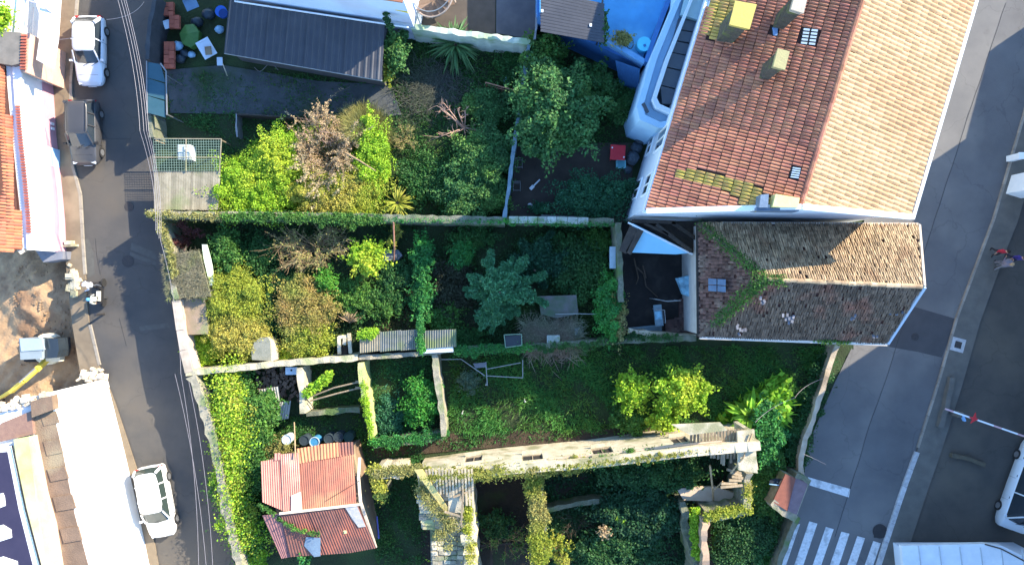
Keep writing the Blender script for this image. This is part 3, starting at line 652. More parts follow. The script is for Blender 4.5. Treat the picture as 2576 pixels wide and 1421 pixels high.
# glazed bay wing with chamfered end, standing off the west facade
zb = 5.4
def bay(px, z0, z1, m, name, z=zb): b = MB(); b.prism(foot(px, z), z0, z1); return b.build(name, m, hs)
outer = [(1706, -60), (1700, 0), (1640, 142), (1603, 268), (1610, 300), (1660, 322), (1690, 316), (1800, 40), (1850, -60)]
bay(outer, 0, 4.6, wblue, 'bay_wall', 4.9)
def ring(px_out, px_in, z0, z1, m, name, zz):
    o = foot(px_out, zz); i = foot(px_in, zz); n = len(o); b = MB()
    for k in range(n-1):
        b.prism([o[k], o[k+1], i[k+1], i[k]], z0, z1)
    return b.build(name, m, hs)
ring(outer[:7], [(1722, -60), (1714, 0), (1654, 146), (1619, 266), (1624, 288), (1662, 306), (1684, 302)], 4.0, 5.3, wblue, 'bay_parapet', zb)
ring([(1744, -60), (1736, 0), (1674, 150), (1641, 250), (1650, 270), (1700, 292)], [(1750, -60), (1743, 0), (1683, 152), (1652, 246), (1660, 262), (1704, 282)], 4.2, 5.6, mat('pale_frame', (.55, .66, .72), (.5, .6, .68), scale=2, rough=.5), 'bay_frame', 5.6)
ring([(1714, -60), (1714, 0), (1654, 146), (1619, 266), (1624, 288), (1662, 306), (1684, 302)], [(1740, -60), (1732, 0), (1670, 150), (1637, 252), (1648, 272), (1690, 296), (1700, 292)], 4.1, 4.85, wblue, 'bay_ledge', 4.9)
bb = MB(); q = foot([(1738, 0), (1676, 152), (1646, 248), (1660, 270), (1705, 290), (1780, 20)], 4.9); bb.prism(q, 4.4, 4.62); bb.build('bay_gutter', mat('gutter_dark', (.04, .055, .08), (.03, .045, .07), scale=2), hs)
P0 = [(1708, 44), (1768, 60), (1742, 110), (1716, 190), (1694, 268), (1668, 262), (1656, 244), (1684, 150)]
seams = [44, 72, 100, 130, 168, 214, 262]
def bx(v, s):  # left and right edges of the grey panels at row v
    l = np.interp(v, [0, 44, 150, 244, 262], [1735, 1708, 1684-4, 1654, 1668]); r = np.interp(v, [0, 60, 200, 262], [1790, 1766, 1712, 1692]); return l if s == 0 else r
for k in range(6):
    v0, v1 = seams[k]+1, seams[k+1]-1; b = MB(); q = foot([(bx(v0, 0), v0), (bx(v0, 1), v0+12), (bx(v1, 1), v1+10 if k < 5 else v1), (bx(v1, 0), v1)], 5.1); b.prism(q, 4.6, 5.0+.02*(k % 2)); b.build('roof_panel', slateb, hs)
b = MB(); b.prism(foot([(1735, -60), (1712, 36), (1770, 54), (1800, -60)], 5.3), 4.6, 5.25); b.build('bay_canopy', mat('canopy', (.35, .5, .52), (.3, .45, .5), scale=.6, rough=.3), hs)
for q in ([(1614, 262), (1628, 285), (1634, 281), (1622, 257)],):
    b = MB(); b.prism(foot(q, 5.4), 5.2, 5.34); b.build('window_slot', glassd, hs)
# ------------------------------------------------------------------ small old house with half-hipped tile roof
ho = thing('old_house', 'small old house with a mossy brown hipped roof beside the right street', 'house', W(2020, 700))
ze, zr = 4.6, 7.4
NW = W(1757, 562, ze); NE = W(2309, 567, ze); SE = W(2229, 863, ze); SW = W(1760, 845, ze); RW = W(1922, 702, zr); RE = W(2320, 721, zr)
b = MB(); cc = (NW+NE+SE+SW)/4
fp2 = [tuple((p.lerp(cc, .02))[:2]) for p in (NW, NE)]+[tuple(W(2318, 735, 6.5)[:2])]+[tuple(p.lerp(cc, .02)[:2]) for p in (SE, SW)]
b.prism(fp2, 0, ze-.02)
NEw, SEw, REw = [Vector(p)+Vector((-.12, 0, -.08)) for p in (NE, SE, RE)]
b.add([NEw, SEw, REw, NEw+Vector((-.2, 0, 0)), SEw+Vector((-.2, .1, 0)), REw+Vector((-.2, 0, 0))], [(1, 0, 2), (3, 4, 5), (0, 3, 5, 2), (4, 1, 2, 5)])
b.build('wall', mat('old_house_wall', (.5, .48, .44), (.4, .38, .35), scale=1.5), ho)
b = MB(); b.slab([NW, NE, RE], .12); b.slab([NW, RE, RW], .12); b.slab([SW, SE, RE], .12); b.slab([SW, RE, RW], .12); b.slab([NW, SW, RW], .12); r2 = b.build('roof', ridgem, ho)
tile_slope(dz([NW, NE, RE]), (0, 1, -.8), .125, .3, .07, oldt, r2, jit=.2, parts=150, seed=11, skip=.01); tile_slope(dz([NW, RE, RW]), (0, 1, -.8), .125, .3, .07, oldt, r2, jit=.2, parts=145, seed=14, skip=.01)
tile_slope(dz([SW, SE, RE]), (0, -1, -.8), .13, .27, .05, oldg, r2, jit=.22, seed=12, skip=.02); tile_slope(dz([SW, RE, RW]), (0, -1, -.8), .13, .27, .05, oldg, r2, jit=.22, seed=15, skip=.02)
tile_slope(dz([NW, RW, SW]), (-1, 0, -.8), .2, .17, .05, oldp, r2, jit=.25, seed=13, skip=.03)
b = MB(); b.beam(SW+Vector((0, -.1, -.02)), SE+Vector((.05, -.08, -.02)), .14, .14); b.build('gutter', mat('cream_trim', (.75, .66, .55), (.68, .6, .5), scale=3), ho)
b = MB(); b.beam(SE+Vector((.1, 0, 0)), RE+Vector((.1, 0, .05)), .12, .22); b.build('verge', mat('blue_trim', (.4, .5, .62), (.35, .45, .58), scale=3), ho)
b = MB(); b.beam(NE+Vector((.05, 0, 0)), RE+Vector((.05, 0, .05)), .12, .2); b.beam(NE+Vector((-11, .13, .02)), NE+Vector((0, .08, 0)), .12, .12); b.build('verge', mat('verge_stone', (.5, .44, .36), (.4, .34, .28), scale=3), ho)
b = MB(); b.beam(SW+Vector((-.08, 0, 0)), NW+Vector((-.08, 0, 0)), .14, .14); b.build('gutter', woodd, ho)
# ridge and hip tiles, stones of the ridge
def ridge_row(a, c, m, name, parent, L=.38, r=.12):
    n = int((c-a).length/L); d = (c-a).normalized(); q = d.to_track_quat('Y', 'Z'); me = None
    for i in range(n):
        if me is None:
            bb = MB(); V = []
            for y in (-L*.52, L*.5):
                for k in range(5): t_ = math.pi*k/4; V.append((math.cos(t_)*r, y, math.sin(t_)*r*.8-.03))
            bb.add(V, [(k, k+5, k+6, k+1) for k in range(4)]); o = bb.build(name, m, parent, loc=(0, 0, 0)); me = o.data
        else: o = bpy.data.objects.new(name, me); C.objects.link(o); o.parent = parent
        o.rotation_mode = 'QUATERNION'; o.rotation_quaternion = q; o.location = a.lerp(c, (i+.5)/n)+Vector((rnd.uniform(-.02, .02), rnd.uniform(-.02, .02), .06+rnd.uniform(0, .02)))
ridge_row(RW.lerp(RE, .02), RE, oldt, 'ridge_tile', r2); ridge_row(NW, RW, oldg, 'hip_tile', r2); ridge_row(SW, RW, oldg, 'hip_tile', r2)
q = [W(u, v, 6.1) for u, v in ((1790, 699), (1826, 702), (1826, 736), (1790, 733))]
for k in range(2):
    for j in range(2):
        P = [q[0].lerp(q[1], s).lerp(q[3].lerp(q[2], s), t)+Vector((0, 0, .12)) for s, t in ((k/2+.03, j/2+.03), (k/2+.47, j/2+.03), (k/2+.47, j/2+.47), (k/2+.03, j/2+.47))]
        for p in P: p.z = 5.05+(p.x-NW.x)/(RW.x-NW.x)*(zr-ze)
        b = MB(); b.slab(P, .05); b.build('rooflight_pane', mat('blue_pane', (.07, .14, .24), (.05, .1, .18), scale=3, rough=.3), ho)
# bluish slipped tiles and moss on the hips and lower slope
rg = np.random.default_rng(77)
P = []
for a, c, n_, wd in ((NW, RW, 1500, .17), (SW.lerp(RW, .25), RW, 2100, .2), (SW.lerp(SE, .62), SW.lerp(SE, .8), 500, .1), (RW, RW.lerp(RE, .12), 500, .16)):
    t_ = rg.random(n_)**.8; q = np.array(a)+t_[:, None]*np.array(c-a)+rg.normal(0, 1, (n_, 3))*np.array([wd, wd, .0])
    q[:, 2] += .08-np.abs(q[:, 1]-(np.array(a)+t_[:, None]*np.array(c-a))[:, 1])*.35+np.abs(rg.normal(0, .06, n_)); P.append(q)
P = np.concatenate(P); V, F = leaves(rg, P, .06); npmesh('moss', V, F, Lmid, ho)['kind'] = 'stuff'
b = MB()
for i in range(34):
    cx, cy = random.Random(i).choice([(1975, 795), (1990, 806), (2262, 790), (2150, 800), (1860, 830), (1920, 760), (2205, 845)]); u = cx+rg.normal(0, 10); v = cy+rg.normal(0, 6)
    f_ = (v-719)/(863-719); z = zr+(ze-zr)*f_+.1; p = W(u, v, z); b.box(p, (.12, .2, .03), rg.normal(0, .3))
b.build('slipped_tiles', mat('pale_slate', (.16, .17, .2), (.13, .14, .16), scale=4, island=.3), ho)['kind'] = 'stuff'

# ------------------------------------------------------------------ blue-white wall fragment and dark beams by the old house
t = thing('collapsed_canopy', 'bright blue triangular sheet with dark beams between the houses', 'canopy', W(1640, 600))
z = 3.2; b = MB(); b.slab([W(1592, 562, z+.2), W(1740, 636, z), W(1700, 640, z-.1), W(1566, 634, z-.3), W(1578, 600, z)], .06); b.build('sheet', mat('blue_sheet', (.3, .62, .78), (.25, .55, .74), scale=.6, rough=.5), t)
b = MB(); b.beam(W(1580, 560, z+.3), W(1742, 640, z+.06), .08, .12); b.build('edge_strip', wtrim, t)
for a, c, wd in (((1566, 634), (1594, 572), .45), ((1580, 637), (1612, 578), .35), ((1590, 556), (1700, 560), .2), ((1650, 565), (1738, 632), .2), ((1620, 562), (1680, 590), .14), ((1690, 560), (1750, 600), .2)):
    b = MB(); b.beam(W(*a, z+.15), W(*c, z+.15), wd, .2); b.build('beam', woodd, t)
b = MB(); b.slab([W(1600, 556, 3.0), W(1755, 556, 3.0), W(1757, 640, 3.0), W(1735, 634, 3.0)], .05); b.build('torn_felt', woodd, t)
wall([(1556, 560), (1560, 660), (1562, 760)], 2.6, .32, masond, label='grey stone wall on the left of the dark backyard')
wall([(1580, 832), (1640, 840), (1750, 848)], 1.6, .3, plas, label='low pale wall closing the dark backyard', jit=.05)
b = MB(); b.box(W(1541, 648, 2.0), (.35, 1.3, .12)); b.box(W(1541, 648, 1.0), (.3, 1.2, 1.9)); tag(b.build('white_cupboard', mat('cupboard', (.4, .5, .55), (.3, .38, .42), scale=4)), 'pale blue metal cupboard beside the grey stone wall', 'cupboard')
t = thing('back_wall', 'peeling light blue back wall of the old house', 'wall', W(1740, 680))
b = MB(); b.box(W(1742, 690, 1.9), (.2, 3.2, 3.8)); b.build('render', mat('peeling_blue', (.3, .55, .66), (.08, .1, .12), scale=1.1, c3=(.1, .12, .13)), t)
b = MB(); b.prism(foot([(1704, 700), (1745, 690), (1748, 752), (1720, 740)], 1.8), 1.2, 1.8); b.build('ledge', mat('peeling_ledge', (.3, .6, .75), (.1, .2, .27), scale=2.2), t)
def rail(name, pts, z, label, m, posts=True, mid=True, r=.025):
    t = thing(name, label, 'railing', W(*pts[0])); P = [W(u, v, z) for u, v in pts]
    b = MB(); b.tube(P, r, 6); b.build('rail', m, t)
    if mid: b = MB(); b.tube([p-Vector((0, 0, z*.45)) for p in P], r*.8, 6); b.build('rail', m, t)
    if posts:
        for p in P: b = MB(); b.tube([(p.x, p.y, 0), p], r, 6); b.build('post', m, t)
    return t
grail = mat('pale_rail', (.4, .42, .42), (.2, .22, .22), scale=6)
rail('yard_railing', [(1648, 752), (1680, 758), (1712, 756)], 1.8, 'thin grey railing in the dark backyard under the blue ledge', grail)
rail('stair_railing', [(1650, 778), (1672, 780), (1674, 812)], 1.2, 'thin railing beside the brick floor of the backyard', grail)
b = MB(); rg = np.random.default_rng(3)
fl = yard('brick_floor', [(1706, 752), (1752, 750), (1754, 838), (1672, 836), (1670, 805), (1706, 800)], .35, oldp)
for i in range(9):
    for j in range(16):
        u = 1700+i*6.2; v = 754+j*5.2
        if u < 1712 and v < 800: continue
        b = MB(); p = W(u, v, .38+rnd.uniform(0, .02)); b.box(p, (.14, .115, .06), rnd.uniform(-.05, .05)); b.build('brick', oldp, fl)
t = thing('plank_pile', 'grey blue boards lying at the foot of the dark backyard', 'boards', W(1620, 830))
for i in range(5): b = MB(); b.beam(W(1582, 826+i*4, .3), W(1665, 818+i*4.5, .3+rnd.uniform(0, .05)), .1, .04); b.build('board', mat('blue_board', (.22, .32, .36), (.15, .22, .26), scale=4, island=.2), t)
t = thing('leaning_door', 'narrow blue grey door leaning in the dark backyard', 'door', W(1656, 790)); b = MB(); b.box(W(1656, 793, .9), (.5, 1.3, .1), R(6)); b.build('leaf', mat('blue_board', ()), t)
b = MB(); b.box(W(1656, 793, .97), (.4, .5, .03), R(6)); b.build('panel', mat('peeling_ledge', ()), t)
for k, (pts, lab) in enumerate((([(1600, 670), (1620, 690), (1625, 720), (1655, 748)], 'broken pale branch lying across the dark backyard'), ([(1595, 650), (1606, 700), (1600, 715)], 'short broken stick at the back of the dark backyard'))):
    b = MB(); b.tube([W(u, v, .5-.1*i) for i, (u, v) in enumerate(pts)], .06, 6, r1=.03); b.tube([W(1618, 668, .5), W(1625, 700, .4)], .04, 5) if k == 0 else None; tag(b.build('fallen_branch', twigd), lab, 'branch')

# ------------------------------------------------------------------ blue terrace building, top
t = thing('terrace_building', 'flat roofed blue building with a bright blue roof terrace', 'building', W(1500, 40))
top = [(1351, 34), (1620, 160), (1634, 138), (1690, -20), (1700, -200), (1352, -200)]
b = MB(); b.prism(foot(top, 3.3), 0, 2.7); b.build('wall', blued, t)
b = MB(); b.prism(foot([(1358, 40), (1616, 150), (1686, -20), (1696, -180), (1358, -180)], 3.0), 2.68, 2.8); b.build('terrace_floor', blue, t)
def par(px, z, th, m, name='parapet', z0=2.6): return wall(px, z, th, m, name, jit=0, zj=0, z0=z0, parent=t)
par([(1354, 36), (1504, 84)], 3.6, .22, blued, z0=2.2); par([(1504, 84), (1622, 156)], 3.35, .3, mat('terrace_curb', (.16, .36, .58), (.12, .3, .52), scale=1.5)); par([(1626, 156), (1645, 100), (1694, -30)], 3.4, .26, blued)
for i in range(13):
    y = -14+i*8.2
    b = MB(); b.beam(W(1360, y-8, 4.3), W(1520, y+28-(i*.6), 4.3), .16, .05); b.build('roof_slat', darks, t)
b = MB(); b.slab([W(1362, -20, 4.2), W(1516, 12, 4.2), W(1508, 92, 4.2), W(1362, 30, 4.2)], .03); b.build('roof_deck', mat('deck_dark', (.02, .022, .026), (.015, .016, .02), scale=3), t)
b = MB(); b.beam(W(1518, -20, 4.25), W(1506, 96, 4.25), .1, .12); b.build('edge_beam', darks, t)
for u, v in ((1362, 30), (1508, 92), (1516, 10)): b = MB(); p = W(u, v, 4.2); b.tube([(p.x, p.y, 2.7), p], .05, 6); b.build('post', darks, t)
for u, v in ((1364, 28), (1486, 64)): b = MB(); b.box(W(u, v, 4.37), (.12, .16, .05)); b.build('clip', wtrim, t)
tree('potted_shrub', 'round olive potted shrub on the blue terrace', 1562, 100, 27, 20, 1.0, Lolive, bark, 16, 1500, .07, cat='potted plant', z0=2.8, zc=3.3)
tree('terrace_climber', 'dark climber between the slatted roof and the blue terrace', 1516, 70, 12, 42, 1.6, Ldark, bark, 18, 1400, .1, cat='climber', z0=2.8, zc=3.6, thick=.8)
b = MB(); c = W(1584, 112, 3.0); b.tube([c+Vector((math.cos(a)*.2, math.sin(a)*.3, .1)) for a in np.linspace(0, 6.1, 14)], .03, 6); tag(b.build('hose_ring', darks), 'thin dark hoop leaning by the potted shrub on the terrace', 'hoop')
t = thing('water_tub', 'turquoise rounded tub in the corner of the blue terrace', 'tub', W(1617, 118, 2.8)); b = MB(); b.cyl(W(1617, 118, 2.82), .42, .5, 20); b.build('tub', mat('turquoise', (.12, .6, .75), (.1, .55, .7), scale=2, rough=.3), t)
b = MB(); b.box(W(1622, 115, 3.34), (.14, .14, .03), .4); b.build('lid_handle', blued, t)
b = MB(); 
for i in range(24):
    s = i/24; b.slab([W(1548+s*62, 152+s*22, 3.1), W(1548+(i+1)/24*62, 152+(i+1)/24*22, 3.1), W(1560+(i+1)/24*46, 220+(i+1)/24*18-4*(i % 2), .8), W(1560+s*46, 220+s*18-4*(i % 2), .8)], .02)
tag(b.build('blue_tarpaulin', mat('tarp', (.05, .16, .36), (.035, .12, .28), scale=3, stretch=(6, 1, 1))), 'dark blue tarpaulin hanging off the blue terrace wall', 'tarpaulin')

# ------------------------------------------------------------------ house at the top with the dark shed in front
t = thing('pale_house', 'pale blue white house wall at the top edge behind the dark shed', 'house', W(800, 0))
zb2 = 2.6; q = [W(576, -4, zb2), W(1040, 66, zb2)]; d = (q[1]-q[0]).normalized(); nn = Vector((-d.y, d.x, 0))
b = MB(); b.prism([tuple(q[0][:2]), tuple(q[1][:2]), tuple((q[1]+nn*9)[:2]), tuple((q[0]+nn*9)[:2])], 0, 6.6); b.build('wall', mat('house_blue_white', (.56, .68, .8), (.5, .62, .76), scale=.6, c3=(.46, .5, .62)), t)
b = MB(); b.slab([Vector((*tuple((q[0]-nn*.2)[:2]), 6.7)), Vector((*tuple((q[1]-nn*.2)[:2]), 6.7)), Vector((*tuple((q[1]+nn*9)[:2]), 6.7)), Vector((*tuple((q[0]+nn*9)[:2]), 6.7))], .12); b.build('roof', terra, t)
b = MB(); b.beam(W(590, 4, 3.0), W(1028, 70, 3.0), .06, .12); b.build('string_course', wtrim, t)
b = MB(); b.beam(W(975, 10, 4.8), W(1028, 22, 4.8), .5, .08); b.build('awning', mat('yellow_awning', (.75, .55, .03), (.7, .5, .03), scale=2), t)
ivy('wall_ivy', 'thin dark vine climbing the pale house wall', [(965, 8), (972, 40), (980, 66)], 4.2, .22, 700, Ldark, .07, cat='vine', hang=1.2, seed=8)
t = thing('dark_shed', 'long lean-to with a dark corrugated roof below the pale house', 'shed', W(770, 100))
q = [W(577, -2, 2.9), W(968, 62, 2.9), W(960, 203, 2.5), W(563, 134, 2.5)]
for i in range(8):
    s0, s1 = i/8+.0008, (i+1)/8-.0008; P = [q[0].lerp(q[1], s0), q[0].lerp(q[1], s1), q[3].lerp(q[2], s1), q[3].lerp(q[2], s0)]
    corrugated('roof_sheet', [p+Vector((0, 0, .01*(i % 2))) for p in P], 3, .045, darks if i < 7 else darks, t, box=True)
b = MB(); b.beam(q[3]+Vector((0, .02, -.1)), q[2]+Vector((0, .02, -.1)), .06, .12); b.build('fascia', mat('fascia', (.4, .44, .46), (.3, .33, .35), scale=2), t)
b = MB(); b.prism([tuple(p[:2]) for p in [q[0], q[1], q[2]+Vector((-.15, .3, 0)), q[3]+Vector((.15, .3, 0))]], 0, 2.35); b.build('wall', mat('shed_wall', (.1, .1, .1), (.07, .07, .07), scale=2), t)
# spiral stair
t = thing('spiral_stair', 'round brown spiral staircase at the top edge', 'staircase', W(1095, 8))
c = W(1095, 8, 2.0)
for i in range(16):
    a = i*2*math.pi/16+.3; a2 = a+.43; z = .9+i*.17; b = MB()
    b.slab([c+Vector((math.cos(a)*.1, math.sin(a)*.1, z-2)), c+Vector((math.cos(a)*1.15, math.sin(a)*1.15, z-2)), c+Vector((math.cos(a2)*1.15, math.sin(a2)*1.15, z-2)), c+Vector((math.cos(a2)*.1, math.sin(a2)*.1, z-2))], .06); b.build('step', mat('stair_brown', (.2, .14, .1), (.15, .1, .075), scale=3, island=.25), t)
b = MB(); b.tube([(c.x, c.y, 0), (c.x, c.y, 4.6)], .07, 8); b.build('post', metal, t)
b = MB(); b.tube([c+Vector((math.cos(a)*1.2, math.sin(a)*1.2, -1.0+2.7*a/6.28)) for a in np.linspace(.3, 6.3, 40)], .05, 6); b.build('stringer', mat('stair_rim', (.42, .33, .26), (.35, .26, .2), scale=3), t)
b = MB(); b.tube([c+Vector((math.cos(a)*1.22, math.sin(a)*1.22, -.1+2.7*a/6.28)) for a in np.linspace(.3, 6.3, 40)], .03, 6); b.build('handrail', metal, t)

# ------------------------------------------------------------------ garden walls
def cope_row(px, z, th, ln, w_, m=cope):
    p = smoothpts(px, ln/(K*(H-z)/H))
    for a, c_ in zip(p[:-1], p[1:]):
        A_ = W(*a, z); B_ = W(*c_, z); d = B_-A_; bb = MB(); bb.box((0, 0, 0), (d.length-.03, th, .09)); o = bb.build('coping_stone', m, w_, loc=(A_+B_)/2+Vector((0, 0, .05))); o.rotation_euler.z = math.atan2(d.y, d.x)+rnd.uniform(-.02, .02)
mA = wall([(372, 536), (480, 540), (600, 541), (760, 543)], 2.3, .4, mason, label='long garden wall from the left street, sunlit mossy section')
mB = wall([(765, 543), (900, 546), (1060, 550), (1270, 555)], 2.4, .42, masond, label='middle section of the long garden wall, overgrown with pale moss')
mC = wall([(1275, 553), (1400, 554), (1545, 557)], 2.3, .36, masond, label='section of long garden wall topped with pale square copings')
cope_row([(1280, 553), (1400, 554), (1480, 556)], 2.35, .4, .55, mC)
pw = wall([(1035, 66), (1140, 80), (1250, 95), (1334, 107)], 2.4, .34, mat('pale_green_wall', (.5, .54, .46), (.38, .44, .36), scale=2, c3=(.25, .34, .2)), label='pale wall along the top of the shaded garden')
vw = wall([(1332, 108), (1318, 200), (1300, 320), (1284, 440), (1269, 548)], 2.4, .2, mat('blue_grey_wall', (.16, .24, .28), (.1, .16, .2), scale=2), label='narrow blue grey wall between garden and paved yard')
wall([(1352, 36), (1344, 100)], 2.4, .12, metal, label='thin wall edge below the alley')
sw1 = wall([(398, 560), (415, 610), (432, 700), (446, 752)], 2.1, .34, mason, label='upper stretch of street wall of the overgrown garden', jit=.06, zj=.1)
sw2 = wall([(446, 755), (456, 830), (464, 880), (478, 938)], 1.8, .5, mat('pale_cap', (.5, .42, .34), (.4, .33, .26), scale=2.5, c3=(.3, .26, .2)), label='street wall with wide pale capping stones', jit=.05)
cope_row([(444, 755), (456, 830), (464, 880), (477, 936)], 1.9, .5, 1.0, sw2, mat('pale_cap', ()))
sw3 = wall([(482, 946), (505, 1000), (520, 1060), (540, 1130), (560, 1230), (572, 1300), (590, 1370), (605, 1440)], 2.0, .5, mason, label='long street wall below, bowed and weathered, with ivy behind', jit=.09, zj=.08)
hw1 = wall([(466, 939), (560, 930), (700, 915), (900, 900)], 2.0, .36, mat('sand_wall', (.52, .46, .32), (.4, .36, .24), scale=2, c3=(.3, .32, .16), bump=1, bscale=14), label='sandy garden wall sloping up from the street wall', zs=[2.0, 1.9, 1.9])
wall([(903, 900), (1060, 889), (1145, 880)], 1.8, .3, mason, label='garden wall under the little corrugated roof')
wall([(1150, 882), (1310, 876), (1420, 866), (1560, 858), (1752, 850)], 1.7, .35, masond, label='mossy wall running right to the old house')
wall([(906, 912), (914, 980), (926, 1040), (934, 1100)], 1.9, .34, mat('lime_wall', (.5, .5, .2), (.36, .4, .15), scale=2.4, c3=(.44, .4, .28), bump=1, bscale=14), label='lime coloured lichened cross wall', jit=.06)
wall([(1092, 890), (1100, 960), (1112, 1040), (1116, 1098)], 1.7, .34, mason, label='grey weathered cross wall in the lower garden', jit=.05)
wall([(938, 1115), (1020, 1108), (1112, 1096)], 1.2, .5, masond, label='low mossy wall joining the two cross walls', jit=.07, zj=.1)
rw = wall([(2106, 868), (2085, 930), (2060, 1010), (2040, 1070), (2022, 1120), (2014, 1170), (2020, 1205)], 1.2, .3, mat('cream_wall', (.55, .47, .35), (.36, .3, .22), scale=1.6, c3=(.22, .18, .13), bump=.8, bscale=14), label='cream boundary wall along the right street')
wall([(2008, 1300), (1985, 1350), (1960, 1421), (1935, 1500)], 1.2, .34, masond, label='dark mossy wall along the right street below the brick hut')
wall([(1015, 1190), (940, 1196)], 3.0, .5, plas, label='ruined mossy wall stub left of the ruin facade', jit=.08)
wall([(948, 1190), (955, 1250)], 2.6, .6, masond, label='short ruined pier at the left end of the ruin', jit=.1, zj=.2)
wall([(595, 287), (596, 345)], .9, .08, metal, label='thin grey edging beside the weedy plot'); 
wall([(596, 287), (700, 293), (790, 301)], 1.0, .08, woodd, label='dark timber rail behind the bare bush', cat='fence', jit=.01)
wall([(752, 925), (760, 1000), (762, 1040)], 1.8, .35, plas, label='short pale pier wall beside the rubble', jit=.05)
wall([(770, 1042), (850, 1034), (905, 1030)], .9, .3, masond, label='low mossy wall below the pier', jit=.07)
wall([(1373, 1283), (1450, 1268), (1540, 1255)], 1.2, .3, masond, label='low grey wall inside the ruin')
# ------------------------------------------------------------------ white terraced house, top left
t = thing('white_house', 'low white house with mauve plinth and red tile roof along the left street', 'house', W(60, 300))
fb = [(150, -200), (150, 0), (136, 153), (134, 204), (143, 340), (158, 483), (165, 561), (168, 635)]
bf = foot(fb, 0)
b = MB(); b.prism(bf+[tuple(W(-60, 600)[:2]), tuple(W(-60, -200)[:2])], 0, 3.1); b.build('wall', white, t)
b = MB()
for (x0, y0), (x1, y1) in zip(bf[1:-1], bf[2:]):
    A_ = Vector((x0, y0, .75)); B_ = Vector((x1, y1, .75)); b.beam(A_+Vector((.02, 0, -.2)), B_+Vector((.02, 0, -.2)), .06, 1.2)
b.build('plinth', pink, t)
def on_facade(v, z): # x of the facade at photo row v
    y = -(v-710.5)*K*(H-z)/H; ys = [p[1] for p in bf][::-1]; xs = [p[0] for p in bf][::-1]; return Vector((float(np.interp(y, ys, xs)), y, z))
for v, wd, hh, m, lab in ((395, 1.1, 1.5, mat('blue_door', (.4, .6, .75), (.34, .54, .7), scale=2), 'door'), (182, 1.3, 1.3, wpale, 'shutter')):
    p = on_facade(v, .85); b = MB(); b.box(p+Vector((.05, 0, 0)), (.12, wd, hh)); b.build(lab, m, t)
for v in (312, 324): p = on_facade(v, .5); b = MB(); b.box(p+Vector((.06, 0, 0)), (.1, .16, .3)); b.build('wall_box', wtrim, t)
b = MB()  # cornice
for (x0, y0), (x1, y1) in zip(bf[1:-1], bf[2:]): b.beam((x0-.05, y0, 3.18), (x1-.05, y1, 3.18), .5, .16)
b.build('cornice', white, t)
me = None
for i in range(46):  # projecting brick dentils below the cornice
    v = 268+i*7.0; p = on_facade(v, 3.32)+Vector((-.1, 0, 0))
    if me is None: bb = MB(); bb.box((0, 0, 0), (.26, .09, .07)); o = bb.build('brick', brick, t, loc=(0, 0, 0)); me = o.data
    else: o = bpy.data.objects.new('brick', me); C.objects.link(o); o.parent = t
    o.location = p-t.location
b = MB(); rp = [(-60, 100), (8, 150), (14, 230), (25, 340), (36, 450), (46, 540), (52, 628), (-60, 600)]
b.prism(foot(rp, 3.3)[0:], 3.0, 3.2); rfL = b.build('roof', ridgem, t)
q = [W(8, 150, 3.25), W(52, 628, 3.25), W(-60, 640, 5.2), W(-90, 140, 5.2)]
b = MB(); b.slab(q, .1); b.build('roof_slope', ridgem, t)
tile_slope([p+Vector((0, 0, .03)) for p in q], (1, 0, -.8), .19, .42, .06, redt, rfL, jit=.08, parts=200, seed=21)
b = MB(); b.beam(W(0, 565, 3.5), W(60, 636, 3.0), .3, .25); b.build('barge_board', mat('cream_board', (.75, .62, .45), (.66, .54, .4), scale=3), t)
b = MB(); b.prism(foot([(88, 626), (160, 632), (158, 652), (110, 660)], .9), -.1, .95); b.build('meter_cupboard', mat('grey_box', (.2, .21, .24), (.15, .16, .19), scale=3), t)
# courtyard corner, upper left
t = thing('entrance_canopy', 'white slabs with a grey cement roof and pierced brick screen, top left corner', 'porch', W(50, 60))
b = MB(); b.prism(foot([(95, -60), (150, -60), (140, 96), (128, 170), (90, 150), (100, 80)], 3.4), 3.1, 3.35); b.build('slab', white, t)
b = MB(); b.prism(foot([(-60, 76), (52, 82), (50, 160), (30, 165), (-60, 150)], 3.6), 0, 3.6); b.build('cement_roof', mat('cement_grey', (.22, .2, .17), (.15, .14, .12), scale=2, bscale=40), t)
sc_ = MB(); sc_.prism(foot([(52, 82), (72, 84), (66, 182), (48, 178)], 3.6), 0, 3.5); sc_.build('screen_wall', mat('salmon_render', (.6, .4, .3), (.5, .33, .25), scale=2), t)
for i in range(12): b = MB(); b.box(W(61-i*.3, 90+i*7.6, 3.62), (.3, .09, .12)); b.build('brick', brick, t)
b = MB(); b.tube([W(84, 20, 3.7), W(80, 84, 3.7)], .05, 6); b.build('downpipe', metal, t)
for a, c in (((90, 2), (150, 48)), ((95, 10), (60, 0))): b = MB(); b.tube([W(*a, 3.6), W(*c, 3.2)], .05, 6); b.build('bracket_arm', mat('lilac_metal', (.55, .5, .55), (.5, .45, .5), scale=3), t)
tree('garden_bush', 'bright lime bush in the top left corner', 8, 44, 26, 32, 2.2, Llime, bark, 22, 2600, .1, cat='bush', zc=3.5)
